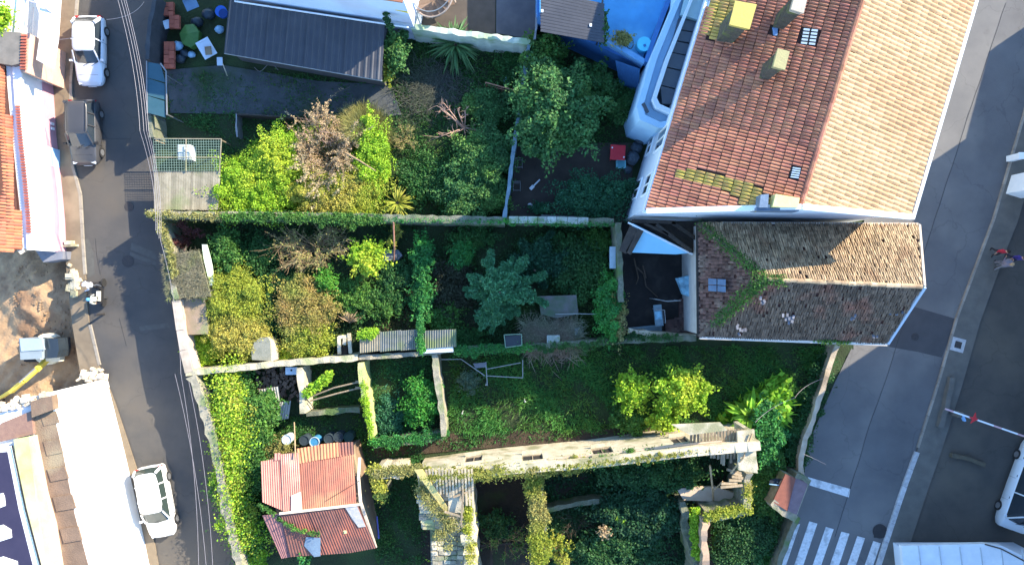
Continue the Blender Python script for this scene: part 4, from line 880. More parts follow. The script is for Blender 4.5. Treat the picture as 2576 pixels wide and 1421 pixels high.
# ------------------------------------------------------------------ ruined white building, lower left
t = thing('white_building', 'tall white building with broken wall tops along the lower left street', 'building', W(150, 1200))
HB = 5.7
base = [(270, 952), (307, 1100), (345, 1260), (378, 1421), (440, 1700)]
bb_ = foot(base, 0); inner = foot([(-500, 1700), (-500, 1180), (-60, 1040)], 0)
b = MB(); b.prism(bb_+inner, 0, HB); b.build('wall', white, t)
rg = np.random.default_rng(6)
b = MB()
for i in range(150):   # broken masonry on the north wall top
    s = rg.random(); p = Vector((*bb_[0], 0)).lerp(Vector((*inner[2], 0)), s*.95); b.box((p.x+rg.normal(0, .08), p.y+rg.normal(0, .1)-.1, HB+rg.uniform(0, .12)), (rg.uniform(.1, .4), rg.uniform(.1, .3), rg.uniform(.1, .3)), rg.uniform(0, 3))
for i in range(60):
    p = W(rg.normal(242, 14), rg.normal(942, 6), 0); b.box((p.x, p.y, rg.uniform(.2, .5)), (rg.uniform(.1, .35), rg.uniform(.1, .3), .25), rg.uniform(0, 3))
b.build('broken_masonry', mat('rubble_pale', (.7, .6, .45), (.5, .42, .3), scale=4, island=.2), t)['kind'] = 'stuff'
def rp_(name, px, z0, z1, m): b = MB(); b.prism(foot(px, z1), z0, z1); return b.build(name, m, t)
rp_('roof_gutter_floor', [(78, 1040), (130, 1020), (160, 1149), (188, 1295), (222, 1421), (240, 1500), (170, 1500), (128, 1300), (100, 1150)], HB, HB+.03, brownc)
for (u0, v0), (u1, v1) in zip([(100, 1040), (108, 1110), (118, 1180), (132, 1250), (150, 1330)], [(150, 1075), (158, 1150), (172, 1215), (190, 1290), (206, 1370)]):
    rp_('cement_slab', [(u0, v0), (u1-10, v0-6), (u1, v1-12), (u0+10, v1-4)], HB+.02, HB+.06+rnd.uniform(0, .05), brownc)
rp_('chimney_stub', [(76, 1010), (130, 994), (134, 1030), (80, 1050)], HB, HB+.5, brownc)
rp_('parapet', [(72, 1098), (84, 1096), (112, 1240), (134, 1320), (150, 1421), (162, 1500), (120, 1500), (100, 1330), (84, 1200)], HB, HB+.35, beige)
rp_('parapet', [(34, 1105), (72, 1098), (84, 1200), (100, 1330), (118, 1500), (100, 1500), (60, 1280), (40, 1150)], HB, HB+.45, ygreen)
b = MB(); b.prism(foot([(0, 1065), (76, 1034), (82, 1092), (-30, 1118)], HB+.3), HB, HB+.25); b.build('roof_tiles', mat('brown_roof', (.28, .17, .12), (.22, .13, .1), scale=4), t)
rp_('skylight_frame', [(-60, 1132), (26, 1123), (60, 1280), (102, 1440), (110, 1500), (-60, 1500)], HB+.1, HB+.5, wtrim)
rp_('skylight_glass', [(-60, 1142), (18, 1136), (46, 1280), (84, 1430), (90, 1500), (-60, 1500)], HB+.4, HB+.53, mat('violet_glass', (.045, .04, .07), (.035, .032, .06), scale=1, rough=.15, bump=0))
b = MB(); P = [W(u, v, HB+.56) for u, v in ((31, 1120), (65, 1280), (107, 1440))]; b.beam(P[0], P[1], .06, .06); b.beam(P[1], P[2], .06, .06); b.build('frame_seal', black, t)
for v0 in (1240, 1320, 1400): rp_('skylight_bar', [(-60, v0+16), (6, v0), (10+ (v0-1240)*.2, v0+12), (12+(v0-1240)*.2, v0+32), (-60, v0+60)], HB+.53, HB+.6, wtrim)
for u, v in ((270, 949), (310, 1122)): b = MB(); p = W(u, v, 2.5); b.tube([p+Vector((-.6, 0, .4)), p], .03, 5); b.build('bracket', metal, t)
# ------------------------------------------------------------------ mini excavator
t = thing('mini_excavator', 'grey cabbed mini excavator with yellow boom in the dug plot', 'excavator', W(98, 880, -1.2)); z0 = -1.45
b = MB(); 
for s in (862, 902): 
    p = W(100, s, -1); b.tube([(p.x-1.0, p.y, z0+.25), (p.x+.95, p.y, z0+.25)], .24, 10); b.box((p.x, p.y, z0+.25), (2.0, .36, .44))
b.build('track', black, t)
b = MB(); p = W(104, 880, 0); b.cyl((p.x, p.y, z0+.5), 1.0, .35, 24); b.box((p.x+.55, p.y, z0+.95), (.9, 1.5, .5)); b.build('counterweight', mat('cream_paint', (.75, .7, .55), (.68, .64, .5), scale=2, rough=.4), t)
b = MB(); P = foot([(46, 852), (104, 852), (104, 902), (50, 905)], 1.0); b.prism(P, z0+.85, .95); cabn = b.build('cab', mat('cab_grey', (.25, .3, .33), (.2, .25, .28), scale=1, rough=.3), t)
b = MB(); b.prism(foot([(102, 850), (140, 852), (143, 880), (138, 900), (104, 903)], .9), z0+.9, .7); b.build('window', glassd, t)
b = MB(); b.prism(foot([(46, 851), (102, 851), (108, 876), (108, 880), (50, 884)], 1.1), .9, 1.0); b.build('cab_roof', mat('cab_roof', (.32, .4, .47), (.28, .36, .43), scale=1, rough=.3), t)
for u, v in ((104, 851), (110, 878), (106, 902)): b = MB(); b.box(W(u, v, .8), (.06, .06, .3)); b.build('pillar', wtrim, t)
yl = mat('machine_yellow', (.7, .55, .08), (.6, .46, .08), scale=3, rough=.5)
b = MB(); P = [W(118, 905, -.5), W(92, 930, .4), W(60, 958, .9), W(28, 985, .5)]; 
for a, c in zip(P[:-1], P[1:]): b.beam(a, c, .22, .3)
b.build('boom', yl, t)
b = MB(); b.beam(W(30, 982, .6), W(2, 1000, -.6), .18, .22); b.build('dipper_arm', yl, t)
b = MB(); b.tube([W(88, 926, .7), W(48, 962, 1.1)], .05, 6); b.build('hydraulic_ram', metal, t)
b = MB(); b.box(W(-6, 1004, -1.0), (.5, .45, .5), .4); b.box(W(8, 990, -.9), (.4, .08, .3), .4); b.build('bucket', iron, t)
# ------------------------------------------------------------------ ruined pale building, bottom
t = thing('ruined_house', 'roofless ruined house with a cream windowed facade and moss on its walls', 'ruin', W(1450, 1250))
F0 = W(1068, 1152); F1 = W(1240, 1128); F2 = W(1480, 1105); F3 = W(1690, 1076); F4 = W(1835, 1060)
hts = [3.6, 4.4, 4.9, 5.3, 5.6]; FP = [F0, F1, F2, F3, F4]
wins = [(.30, .0), (1.22, .0), (1.9, 0), (2.72, 0)]
b = MB(); th = .5
def fpnt(s, off=0):
    k = min(3, int(s)); f_ = s-k; p = FP[k].lerp(FP[k+1], f_); d = (FP[k+1]-FP[k]).normalized(); n = Vector((d.y, -d.x, 0)); hz = hts[k]+(hts[k+1]-hts[k])*f_; return p+n*off, hz, d, n
# facade built as piers and spandrels round real window openings
opens = [(.62, .86, 1.2, 3.0), (1.3, 1.5, 2.4, 4.2), (1.98, 2.2, 2.5, 4.4), (2.86, 3.06, 2.5, 4.3)]
cuts = [0]+[x for o_ in opens for x in o_[:2]]+[4.0]
for s0, s1 in zip(cuts[:-1], cuts[1:]):
    op = [o_ for o_ in opens if abs(o_[0]-s0) < 1e-6]
    n_ = max(1, int((s1-s0)*6))
    for i in range(n_):
        a = s0+(s1-s0)*i/n_; c = s0+(s1-s0)*(i+1)/n_-1e-4; p, h0, d, n = fpnt(a); q, h1, _, n2 = fpnt(c); p2 = p+n*th; q2 = q+n2*th
        if op: b.prism([tuple(x[:2]) for x in (p, q, q2, p2)], 0, op[0][2]); b.prism([tuple(x[:2]) for x in (p, q, q2, p2)], op[0][3], [h0, h1, h1-.05, h0-.05])
        else: b.prism([tuple(x[:2]) for x in (p, q, q2, p2)], 0, [h0+rnd.uniform(-.06, .06), h1+rnd.uniform(-.06, .06), h1-.06, h0-.06])
b.build('facade', plas, t)
for s0, s1, z0, z1 in opens:
    p, _, d, n = fpnt(s0); q, _, _, _ = fpnt(s1); facade_window((p+n*.12)[:2], (q+n*.12)[:2], z0+.05, z1-.05, -n, t, fm=wood, gm=mat('black_opening', (.03, .028, .025), (.02, .02, .02)))
    b = MB(); b.beam(p+Vector((0, 0, z0-.05))-n*.1, q+Vector((0, 0, z0-.05))-n*.1, .25, .1); b.build('sill', plas, t)
    b = MB(); b.beam(p-d*.15+Vector((0, 0, z1+.1))-n*.06, q+d*.15+Vector((0, 0, z1+.1))-n*.06, .12, .14); b.build('lintel', plas, t)
b = MB(); p, _, _, n = fpnt(2.0); 
for s in np.arange(1.55, 3.4, .12):
    p, h_, d, n = fpnt(s); q, h2, _, _ = fpnt(s+.12); b.beam(p-n*.07+Vector((0, 0, h_-.55)), q-n*.07+Vector((0, 0, h2-.55)), .1, .08)
b.build('string_course', beige, t)
def rwall(px, z, th_, m=plas, name='cross_wall', zs=None, jit=.1): o = wall(px, z, th_, m, name, parent=t, jit=jit, zj=.2, zs=zs)
rwall([(1345, 1200), (1350, 1260), (1356, 1330), (1352, 1440)], 3.6, .7, masond)
rwall([(1172, 1222), (1176, 1300), (1184, 1421), (1186, 1500)], 3.9, .75, plas)
rwall([(1882, 1190), (1883, 1240), (1880, 1282)], 3.4, .4, mason); rwall([(1886, 1284), (1830, 1290), (1778, 1300)], 3.2, .55, mason); rwall([(1774, 1302), (1772, 1360), (1776, 1440)], 3.2, .35, mat('brown_plaster', (.42, .3, .2), (.3, .22, .15), scale=2))
rwall([(1716, 1262), (1730, 1330), (1752, 1421), (1765, 1500)], 2.2, .4, masond, zs=[2.0, 2.4, 2.6])
b = MB(); b.prism(foot([(1702, 1228), (1800, 1224), (1850, 1240), (1835, 1262), (1720, 1258)], 1.6), 1.3, 1.6); b.build('floor_slab', beige, t)
b = MB(); b.prism(foot([(1082, 1325), (1165, 1318), (1176, 1500), (1086, 1500)], 3.3), 0, 3.3); b.build('brick_platform', mason, t)
for i in range(8):
    for j in range(5):
        if rnd.random() < .2: continue
        b = MB(); b.box(W(1094+j*16+rnd.uniform(-2, 2), 1330+i*12+rnd.uniform(-2, 2), 3.33), (.34, .22, .08), rnd.uniform(-.15, .15)); b.build('stone', plas if rnd.random() < .5 else mason, t)
# right broken roof: slats and slab
for i in range(17):
    u = 1740+i*8.4; z = 4.4; L0 = 1082+rnd.uniform(-2, 2)-i*.2; L1 = 1128+i*3.6+rnd.uniform(-7, 7) if i < 8 else 1160+rnd.uniform(-10, 10)
    b = MB(); b.beam(W(u, L0, 5.0), W(u-2+rnd.uniform(-2, 2), L1, 4.6), .13, .05); b.build('roof_slat', wood, t)
b = MB(); b.slab([W(1690, 1068, 5.75), W(1812, 1062, 5.75), W(1830, 1082, 5.7), W(1735, 1094, 5.7)], .15); b.build('wall_slab', plas, t)
b = MB(); b.slab([W(1855, 1085, 5.3), W(1898, 1080, 5.3), W(1906, 1190, 5.1), W(1858, 1182, 5.1)], .2); b.build('wall_slab', plas, t)
b = MB(); b.slab([W(1880, 1082, 5.2), W(1890, 1080, 5.2), W(1908, 1180, 5.0), W(1896, 1188, 5.0)], 2.5); b.build('gable_wall', plas, t)
for i in range(6): b = MB(); b.beam(W(1812+rnd.uniform(0, 30), 1180+i*9, 3.6), W(1850+rnd.uniform(0, 20), 1190+i*6, 3.4), .14, .1); b.build('broken_beam', wood, t)
b = MB(); b.tube([W(1786, 1170, 3.6), W(1792, 1220, 2.5), W(1796, 1276, 1.2)], .06, 6); b.tube([W(1793, 1236, 2.2), W(1818, 1210, 2.8)], .04, 5); b.build('leaning_pole', twig, t)
b = MB(); b.tube([W(1892, 1090, 5.4), W(1870, 1150, 5.3), W(1838, 1190, 4.6)], .05, 6); b.build('creeper_stem', twig, t)
# left broken roof
rl = mat('roof_lath', (.5, .42, .28), (.36, .3, .2), scale=3, island=.2)
for i in range(15):
    u0 = 1072+i*8.2; b = MB(); b.beam(W(u0, 1180+rnd.uniform(-3, 3), 4.7), W(u0+4, 1232+i*3.3-rnd.uniform(0, 8), 4.2), .12, .05); b.build('roof_slat', rl, t)
b = MB(); b.slab([W(1042, 1182, 4.80), W(1062, 1180, 4.80), W(1132, 1284, 4.00), W(1118, 1286, 3.95)], .1); b.build('valley_board', mat('yellow_board', (.62, .5, .18), (.5, .42, .16), scale=2), t)
b = MB(); b.slab([W(1128, 1240, 4.30), W(1160, 1215, 4.40), W(1168, 1290, 4.10), W(1128, 1288, 4.00)], .08); b.build('broken_board', plas, t)
for i in range(14):
    for j in range(3):
        if rnd.random() < .12: continue
        u = 1060+j*32+i*1.2+rnd.uniform(-3, 3); v = 1222+i*8+rnd.uniform(-2, 2)
        if v < 1240 and u > 1080: continue
        b = MB(); b.box(W(u, v, 4.1-i*.03+rnd.uniform(0, .04)), (.7, .2, .04), rnd.uniform(-.05, .05)); b.build('roof_shingle', greys if j == 0 and rnd.random() < .2 else mat('pale_shingle', (.48, .42, .3), (.32, .28, .19), scale=3, island=.3, c3=(.3, .32, .14)), t)
b = MB(); b.prism(foot([(1052, 1210), (1150, 1215), (1160, 1322), (1060, 1328)], 3.5), 0, 3.5); b.build('wall_mass', plas, t)
for a, c in (((1140, 1250), (1190, 1230)), ((1176, 1216), (1190, 1242)), ((1165, 1232), (1160, 1320)), ((1118, 1286), (1165, 1300))): b = MB(); b.beam(W(*a, 4.5), W(*c, 4.3), .1, .1); b.build('broken_beam', wood, t)
for pts in (((1205, 1330), (1290, 1318)), ((1200, 1372), (1330, 1362)), ((1240, 1300), (1236, 1421))): b = MB(); b.beam(W(*pts[0], .5), W(*pts[1], .7), .14, .14); b.build('fallen_beam', woodd, t)
# ------------------------------------------------------------------ red corrugated shed
t = thing('red_shed', 'shed roofed with rusty red corrugated sheets of different ages', 'shed', W(790, 1240)); z = 2.6
S = {}
def sheetq(px, n, m, zz=(2.7, 2.7, 2.4, 2.4), amp=.022, lab=None, dz_=0):
    o = corrugated('roof_sheet', [W(*p, z_+dz_) for p, z_ in zip(px, zz)], n, amp, m, t, jit=.004)
    if lab: o['label'] = lab
rus2 = mat('pale_rust_sheet', (.46, .2, .15), (.4, .16, .12), scale=1.2, rough=.55, c3=(.52, .32, .24), bump=.2, spec=.5)
Lx = lambda v: 655+(v-1160)*.035
sheetq([(656, 1160), (706, 1152), (712, 1284), (660, 1262)], 9, rus2, (2.65, 2.65, 3.2, 3.2))
sheetq([(705, 1142), (752, 1138), (760, 1282), (712, 1285)], 9, rus2, (2.65, 2.65, 3.2, 3.2), dz_=.03)
sheetq([(750, 1162), (822, 1150), (828, 1278), (758, 1284)], 13, rust, (2.65, 2.65, 3.2, 3.2), amp=.012, dz_=.06)
sheetq([(820, 1150), (889, 1140), (897, 1270), (827, 1279)], 13, rust, (2.65, 2.65, 3.2, 3.2), amp=.012, dz_=.05)
sheetq([(746, 1128), (806, 1118), (808, 1155), (752, 1166)], 7, rusto, (2.55, 2.55, 2.75, 2.75), lab='orange rusted sheet at the back edge')
sheetq([(805, 1117), (852, 1112), (854, 1148), (807, 1156)], 6, rusto, (2.55, 2.55, 2.75, 2.75), dz_=.02)
sheetq([(850, 1113), (889, 1111), (891, 1142), (853, 1149)], 5, rustd, (2.5, 2.5, 2.7, 2.7), dz_=.03)
sheetq([(690, 1140), (706, 1138), (706, 1156), (690, 1158)], 2, rus2, (2.6, 2.6, 2.7, 2.7), dz_=.03)
b = MB(); b.slab([W(733, 1246, 3.17), W(757, 1236, 3.15), W(760, 1283, 3.32), W(733, 1286, 3.32)], .01); b.build('whitened_patch', mat('limewash', (.75, .7, .68), (.6, .4, .34), scale=6, rough=.7), t)
b = MB(); b.beam(W(703, 1291, 3.3), W(905, 1268, 3.3), .13, .08); b.build('ridge_board', mat('cream_board', ()), t)
sheetq([(705, 1290), (775, 1284), (820, 1394), (730, 1400)], 12, rustd, (3.2, 3.2, 2.5, 2.5), amp=.018, dz_=0)
sheetq([(660, 1296), (706, 1291), (732, 1400), (708, 1404)], 6, mat('mauve_sheet', (.3, .15, .14), (.22, .11, .11), scale=2), (3.05, 3.15, 2.4, 2.4), amp=.018)
sheetq([(775, 1285), (835, 1278), (880, 1390), (819, 1394)], 9, rustd, (3.2, 3.2, 2.5, 2.5), amp=.018, dz_=.03)
sheetq([(834, 1278), (902, 1270), (946, 1378), (880, 1390)], 11, rustd, (3.2, 3.2, 2.5, 2.5), amp=.018, dz_=.02)
b = MB(); b.slab([W(868, 1276, 3.28), W(898, 1272, 3.28), W(920, 1324, 2.95), W(902, 1326, 2.95), W(886, 1306, 3.06)], .015); b.build('bare_metal_patch', mat('zinc_patch', (.3, .32, .33), (.5, .45, .38), scale=4, rough=.5), t)
b = MB(); b.slab([W(770, 1350, 2.85), W(806, 1352, 2.85), W(806, 1398, 2.6), W(790, 1400, 2.6), W(765, 1372, 2.7)], .02); b.build('blue_patch', mat('blue_grey_patch', (.18, .26, .33), (.14, .2, .27), scale=3), t)
b = MB(); b.prism(foot([(664, 1165), (885, 1125), (938, 1372), (722, 1395)], 2.4), 0, 2.35); b.build('wall', brownc, t)
b = MB(); P = [W(905, 1150, 2.7), W(902, 1200, 2.8), W(907, 1262, 3.1), W(930, 1330, 2.6), W(945, 1376, 2.3)]
for a, c in zip(P[:-1], P[1:]): b.beam(a, c, .16, .1)
b.build('edge_gutter', mat('pale_board', (.6, .52, .42), (.45, .4, .32), scale=4), t)
b = MB(); b.box(W(868, 1337, 2.86), (.18, .18, .05), .2); b.box(W(868, 1337, 2.9), (.08, .08, .04), .2); b.build('vent', ygreen, t)
b = MB(); b.tube([W(822, 1258, 3.25), W(862, 1234, 3.15), W(905, 1208, 2.95)], .02, 5); b.build('cable', iron, t)
b = MB(); b.tube([W(740, 1062, 1.2), W(742, 1110, 2.6), W(743, 1150, 2.9)], .04, 6); tag(b.build('leaning_stick', twig), 'thin bare stick leaning on the back of the red shed', 'stick')
for i, (u, v, m, lab) in enumerate(((720, 1106, mat('drum_pale', (.55, .62, .6), (.45, .5, .5), scale=2), 'pale plastic drum, leftmost behind the red shed'), (790, 1112, mat('drum_blue', (.05, .22, .4), (.04, .18, .34), scale=2, rough=.4), 'open blue drum with pale rim behind the red shed'), (764, 1108, mat('drum_dark', (.03, .05, .06), (.02, .03, .04), scale=2), 'dark drum left of the open blue drum'), (826, 1104, mat('drum_dark', ()), 'dark drum just right of the open blue drum'), (850, 1100, mat('drum_dark', ()), 'second dark drum from the right behind the red shed'), (876, 1100, mat('drum_green', (.02, .06, .05), (.02, .04, .035), scale=2), 'dark green drum at the right corner of the red shed'))):
    t = thing('drum', lab, 'drum', W(u, v), group='drums lined up behind the red shed'); p = W(u, v, 1); b = MB(); b.cyl((p.x, p.y, .05), .29, .85, 18); b.build('body', m, t)
    b = MB(); b.tube([(p.x+.29*math.cos(a), p.y+.29*math.sin(a), .92) for a in np.linspace(0, 2*math.pi, 18)], .03, 5); b.build('rim', mat('rim_pale', (.4, .5, .55), (.3, .4, .45), scale=3) if i < 2 else m, t)
b = MB(); b.tube([W(948, 1298, .5), W(953, 1354, .9)], .05, 6); tag(b.build('blue_pole', mat('violet_pole', (.2, .2, .55), (.16, .16, .5), scale=2)), 'short violet blue pole right of the red shed', 'pole')
# ------------------------------------------------------------------ little corrugated roofs on the middle wall
t = thing('low_shelter', 'small shelter with ribbed grey roof on the garden wall, left sheet coloured paler as if sunlit', 'shelter', W(1020, 860))
for i in range(3): 
    u0, u1 = [(905, 958), (956, 1010), (1008, 1060)][i]
    corrugated('roof_sheet', [W(u0, 838-i*3, 2.3), W(u1, 833-i*3, 2.3), W(u1, 882-i*3, 2.1), W(u0, 888-i*3, 2.1)], 9, .022, plank if i == 0 else greys, t)  # sunlight on the leftmost sheet is put in by a paler material
b = MB(); b.prism(foot([(908, 842), (1140, 834), (1140, 878), (908, 884)], 2.0), 0, 1.95); b.build('wall', masond, t)
t = thing('low_shelter', 'small dark ribbed roof right of the creeper, with a white strip along its front', 'shelter', W(1105, 855))
corrugated('roof_sheet', [W(1062, 832, 2.3), W(1148, 828, 2.3), W(1148, 872, 2.1), W(1062, 878, 2.1)], 14, .022, greys, t)
b = MB(); b.beam(W(1064, 882, 2.0), W(1140, 878, 2.0), .3, .08); b.build('front_strip', mat('white_blue_strip', (.55, .68, .78), (.5, .62, .74), scale=2), t)
t = thing('round_tank', 'domed grey concrete tank with a cream side on the garden wall', 'tank', W(662, 885))
b = MB(); P = [(634, 905), (632, 880), (640, 860), (655, 849), (674, 848), (680, 860), (682, 908)]; b.prism(foot(P, 1.6), 0, 1.6); b.build('top', mat('tank_grey', (.24, .24, .19), (.17, .18, .14), scale=3, bscale=30), t)
b = MB(); b.prism(foot([(675, 847), (688, 860), (693, 880), (694, 905), (683, 909), (681, 860)], 1.45), 0, 1.55); b.build('side', plas, t)
t = thing('ruined_hatch', 'pale broken frame with a dark gap left of the ribbed shelter', 'frame', W(870, 870))
for a, c in (((853, 846), (854, 890)), ((878, 838), (882, 888)), ((852, 848), (880, 845)), ((868, 848), (866, 866))): b = MB(); b.beam(W(*a, 1.5), W(*c, 1.4), .2, .16); b.build('rail', plas, t)
b = MB(); b.box(W(868, 872, .6), (.5, .9, 1.0)); b.build('box', woodd, t)
t = thing('metal_panel', 'dark framed panel standing on the mossy wall', 'panel', W(1290, 858)); b = MB(); b.box(W(1290, 857, 1.9), (1.0, .62, .06), R(3)); b.build('panel', mat('panel_dark', (.035, .045, .05), (.03, .035, .04), scale=2, rough=.4), t)
for a, c in (((1268, 842), (1312, 840)), ((1268, 842), (1272, 874)), ((1312, 840), (1313, 868)), ((1272, 874), (1313, 868))): b = MB(); b.beam(W(*a, 1.95), W(*c, 1.95), .05, .05); b.build('frame', mat('greenish_frame', (.2, .3, .2), (.16, .24, .16), scale=3), t)
# brushwood lean-tos by the street
t = thing('mesh_shelter', 'lean-to with plank roof below and green netted frame above, by the left street', 'shelter', W(470, 440))
n = 27
for i in range(n):
    u0 = 388+i*6.2; b = MB(); z = 1.5; b.slab([W(u0+rnd.uniform(-.4, .4), 431+rnd.uniform(-1, 1), 1.5), W(u0+5.7, 431, 1.5), W(u0+5.2-(i*.25), 528+rnd.uniform(-1, 2), 1.35), W(u0-.4-(i*.25), 528, 1.35)], .03); b.build('plank', plank, t)
b = MB()
for i in range(27): b.tube([W(386+i*6.3, 350, 1.6), W(388+i*6.3, 431, 1.58)], .009, 4)
for j in range(13): b.tube([W(386, 351+j*6.5, 1.6-.003*j), W(556, 350+j*6.5, 1.6-.003*j)], .014, 4)
b.build('netting', mat('net_green', (.22, .33, .28), (.16, .25, .2), scale=3), t)['kind'] = 'stuff'
for a, c in (((385, 349), (557, 350)), ((557, 350), (552, 432)), ((386, 396), (556, 396)), ((468, 350), (468, 431))): b = MB(); b.beam(W(*a, 1.62), W(*c, 1.6), .05, .05); b.build('frame_bar', plank, t)
for u, v in ((388, 352), (554, 352), (550, 524), (390, 524)): p = W(u, v, 1.5); b = MB(); b.tube([(p.x, p.y, 0), (p.x, p.y, 1.35)], .05, 6); b.build('post', wood, t)
b = MB(); b.box(W(470, 385, .5), (.7, .9, .9)); b.box(W(466, 385, 1.0), (.1, .9, .08)); tag(b.build('white_chest', mat('faded_white', (.5, .56, .6), (.42, .48, .52), scale=3)), 'faded white chest under the green netting', 'chest')
t = thing('thatched_shed', 'low shed by the street wall under a sagging grey brushwood roof', 'shed', W(470, 690))
b = MB(); q = [W(408, 640, 2.0), W(500, 632, 2.2), W(530, 745, 2.1), W(424, 752, 1.9)]; b.slab(q, .12); b.build('roof', mat('thatch', (.24, .22, .15), (.15, .15, .09), scale=4, c3=(.2, .24, .08), bump=1, bscale=20), t)
b = MB(); b.prism(foot([(412, 645), (496, 640), (524, 742), (428, 748)], 1.9), 0, 1.85); b.build('wall', masond, t)
rg = np.random.default_rng(31); n = 5200; s = rg.random(n)[:, None]; r_ = rg.random(n)[:, None]; Q = [np.array(p) for p in q]
P = (Q[0]*(1-s)+Q[1]*s)*(1-r_)+(Q[3]*(1-s)+Q[2]*s)*r_+np.array([0, 0, .03]); V, F = blades(rg, P, .22, .022, 1.6, .5); npmesh('brushwood', V, F, leafmat('brushwood', (.3, .27, .17), (.2, .19, .11), (.24, .3, .08)), t)['kind'] = 'stuff'
b = MB(); b.slab([W(508, 615, 2.0), W(520, 615, 2.0), W(532, 660, 1.9), W(540, 718, 1.9), W(528, 718, 1.9), W(512, 650, 2)], .1); tag(b.build('pale_gutter', mat('pale_gutter', (.55, .68, .6), (.4, .48, .3), scale=3)), 'pale curved gutter piece beside the brushwood roof', 'gutter')
t = thing('reed_shed', 'low earth roofed shed below the brushwood roof by the street wall', 'shed', W(485, 790)); b = MB(); b.prism(foot([(446, 752), (516, 750), (524, 840), (470, 842)], 1.6), 0, 1.6); b.build('roof', mat('mauve_earth', (.3, .22, .16), (.22, .18, .11), scale=3, c3=(.2, .22, .1)), t)
# teal gate panels
t = thing('teal_gate', 'three dark teal sheet panels beside the upper left street', 'gate', W(395, 220)); z = 2.2
for k, (v0, v1) in enumerate(((156, 196), (197, 240), (241, 284))):
    b = MB(); b.slab([W(370, v0, z), W(414 if k else 404, v0+ (14 if k else 6), z), W(416, v1+12, z), W(371, v1, z)], .06); b.build('panel', mat('teal_panel', (.04, .1, .13), (.03, .085, .11), scale=1, rough=.4), t)
b = MB(); b.tube([W(404, 160, z+.05), W(418, 180, z+.05), W(420, 290, z+.05)], .05, 6); b.tube([W(369, 154, z+.03), W(370, 286, z+.03)], .04, 6); b.build('frame', metal, t)
for u, v in ((372, 158), (418, 190), (419, 288), (371, 284)): p = W(u, v, z); b = MB(); b.tube([(p.x, p.y, 0), p], .04, 6); b.build('post', metal, t)
wall([(392, -10), (376, 60), (372, 100), (371, 150)], 2.0, .25, mat('dark_wall', (.06, .065, .07), (.04, .045, .05), scale=2), label='dark street wall beside the scrap yard')
wall([(375, 290), (380, 345)], 1.9, .25, masond, label='short dark wall between teal gate and netted lean-to')
# ------------------------------------------------------------------ scrap yard clutter
for k, (u, v, n_) in enumerate(((425, 30, 3), (440, 62, 3), (427, 145, 6))):
    t = thing('brick_stack', ['red brick stack at the very top of the scrap yard', 'red brick stack beside the green tarpaulin', 'longest red brick stack above the teal gate'][k], 'bricks', W(u, v), group='stacks of red bricks in the scrap yard')
    for lay in range(4):
        for i in range(n_):
            for j in range(2):
                b = MB(); p = W(u+(j-.5)*13, v+(i-n_/2)*11+rnd.uniform(-1, 1), .12+lay*.24); b.box(p, (.3, .25, .22), rnd.uniform(-.06, .06)); b.build('brick', brick, t)
b = MB(); P = [(565, 30, 0)]; V0 = []
cc_ = W(474, 87, .9)
for i in range(7): a = 2*math.pi*i/7+.3; V0.append(cc_+Vector((math.cos(a)*.62, math.sin(a)*.75, rnd.uniform(-.35, -.1))))
b.add([cc_+Vector((0, 0, .1))]+V0+[p-Vector((0, 0, .5)) for p in V0], [(0, i+1, (i+1) % 7+1) for i in range(7)]+[(i+1, i+8, (i+1) % 7+8, (i+1) % 7+1) for i in range(7)])
tag(b.build('green_tarpaulin', mat('green_tarp', (.06, .15, .035), (.045, .12, .03), scale=3, rough=.5)), 'dark green tarpaulin draped over a heap in the scrap yard', 'tarpaulin')
def scrap(u, v, sx, sy, z, rz, m, lab, cat, name='scrap_board', h=.04, tilt=.1):
    b = MB(); rot = Matrix.Rotation(rz, 3, 'Z')@Matrix.Rotation(tilt, 3, 'X'); b.box(W(u, v, z), (sx, sy, h), rot=rot); b.box(W(u, v, z)+rot@Vector((0, sy*.42, h)), (sx*.9, .05, .05), rot=rot); tag(b.build(name, m), lab, cat)
wb = mat('white_board', (.6, .7, .78), (.5, .6, .7), scale=2)
scrap(519, 122, .85, 1.1, .7, .5, wb, 'large white broken panel in the scrap yard', 'panel', tilt=.2)
scrap(524, 128, .4, .5, .85, .1, brownc, 'brown cardboard piece on the white broken panel', 'cardboard', tilt=.1)
scrap(397, 50, .45, .75, .9, .1, wb, 'upright white sheet at the street side of the scrap yard', 'panel'); scrap(420, 62, .4, .5, .8, .3, wb, 'small white box lid beside the brick stack', 'lid')
scrap(388, 108, .3, 1.1, .6, -.1, mat('grey_board', (.25, .28, .28), (.18, .2, .2), scale=2), 'narrow grey board along the scrap yard wall', 'board')
scrap(480, 10, .8, .7, .8, .4, mat('blue_board2', (.14, .24, .36), (.1, .18, .28), scale=2), 'blue grey sheet at the top of the scrap yard', 'sheet'); scrap(553, 155, .35, .5, .3, 0, wb, 'small pale crate at the corner of the dark shed', 'crate')
def bag(u, v, r, m, lab, z=.0):
    rg = np.random.default_rng(int(u+v)); b = MB(); n = 10; rings = 6; V = []
    c = W(u, v, z)
    for i in range(rings):
        f_ = i/(rings-1); rr = r*math.sin(math.pi*(.12+.82*f_))**.7
        for j in range(n): a = 2*math.pi*j/n; V.append(c+Vector((math.cos(a)*rr*rg.uniform(.85, 1.12), math.sin(a)*rr*rg.uniform(.85, 1.12)*.85, f_*r*1.5)))
    F = [(i*n+j, i*n+(j+1) % n, (i+1)*n+(j+1) % n, (i+1)*n+j) for i in range(rings-1) for j in range(n)]+[tuple((rings-1)*n+j for j in range(n)), tuple(range(n-1, -1, -1))]
    b.add(V, F); o = b.build('bag', m, smooth=True); tag(o, lab, 'bag')
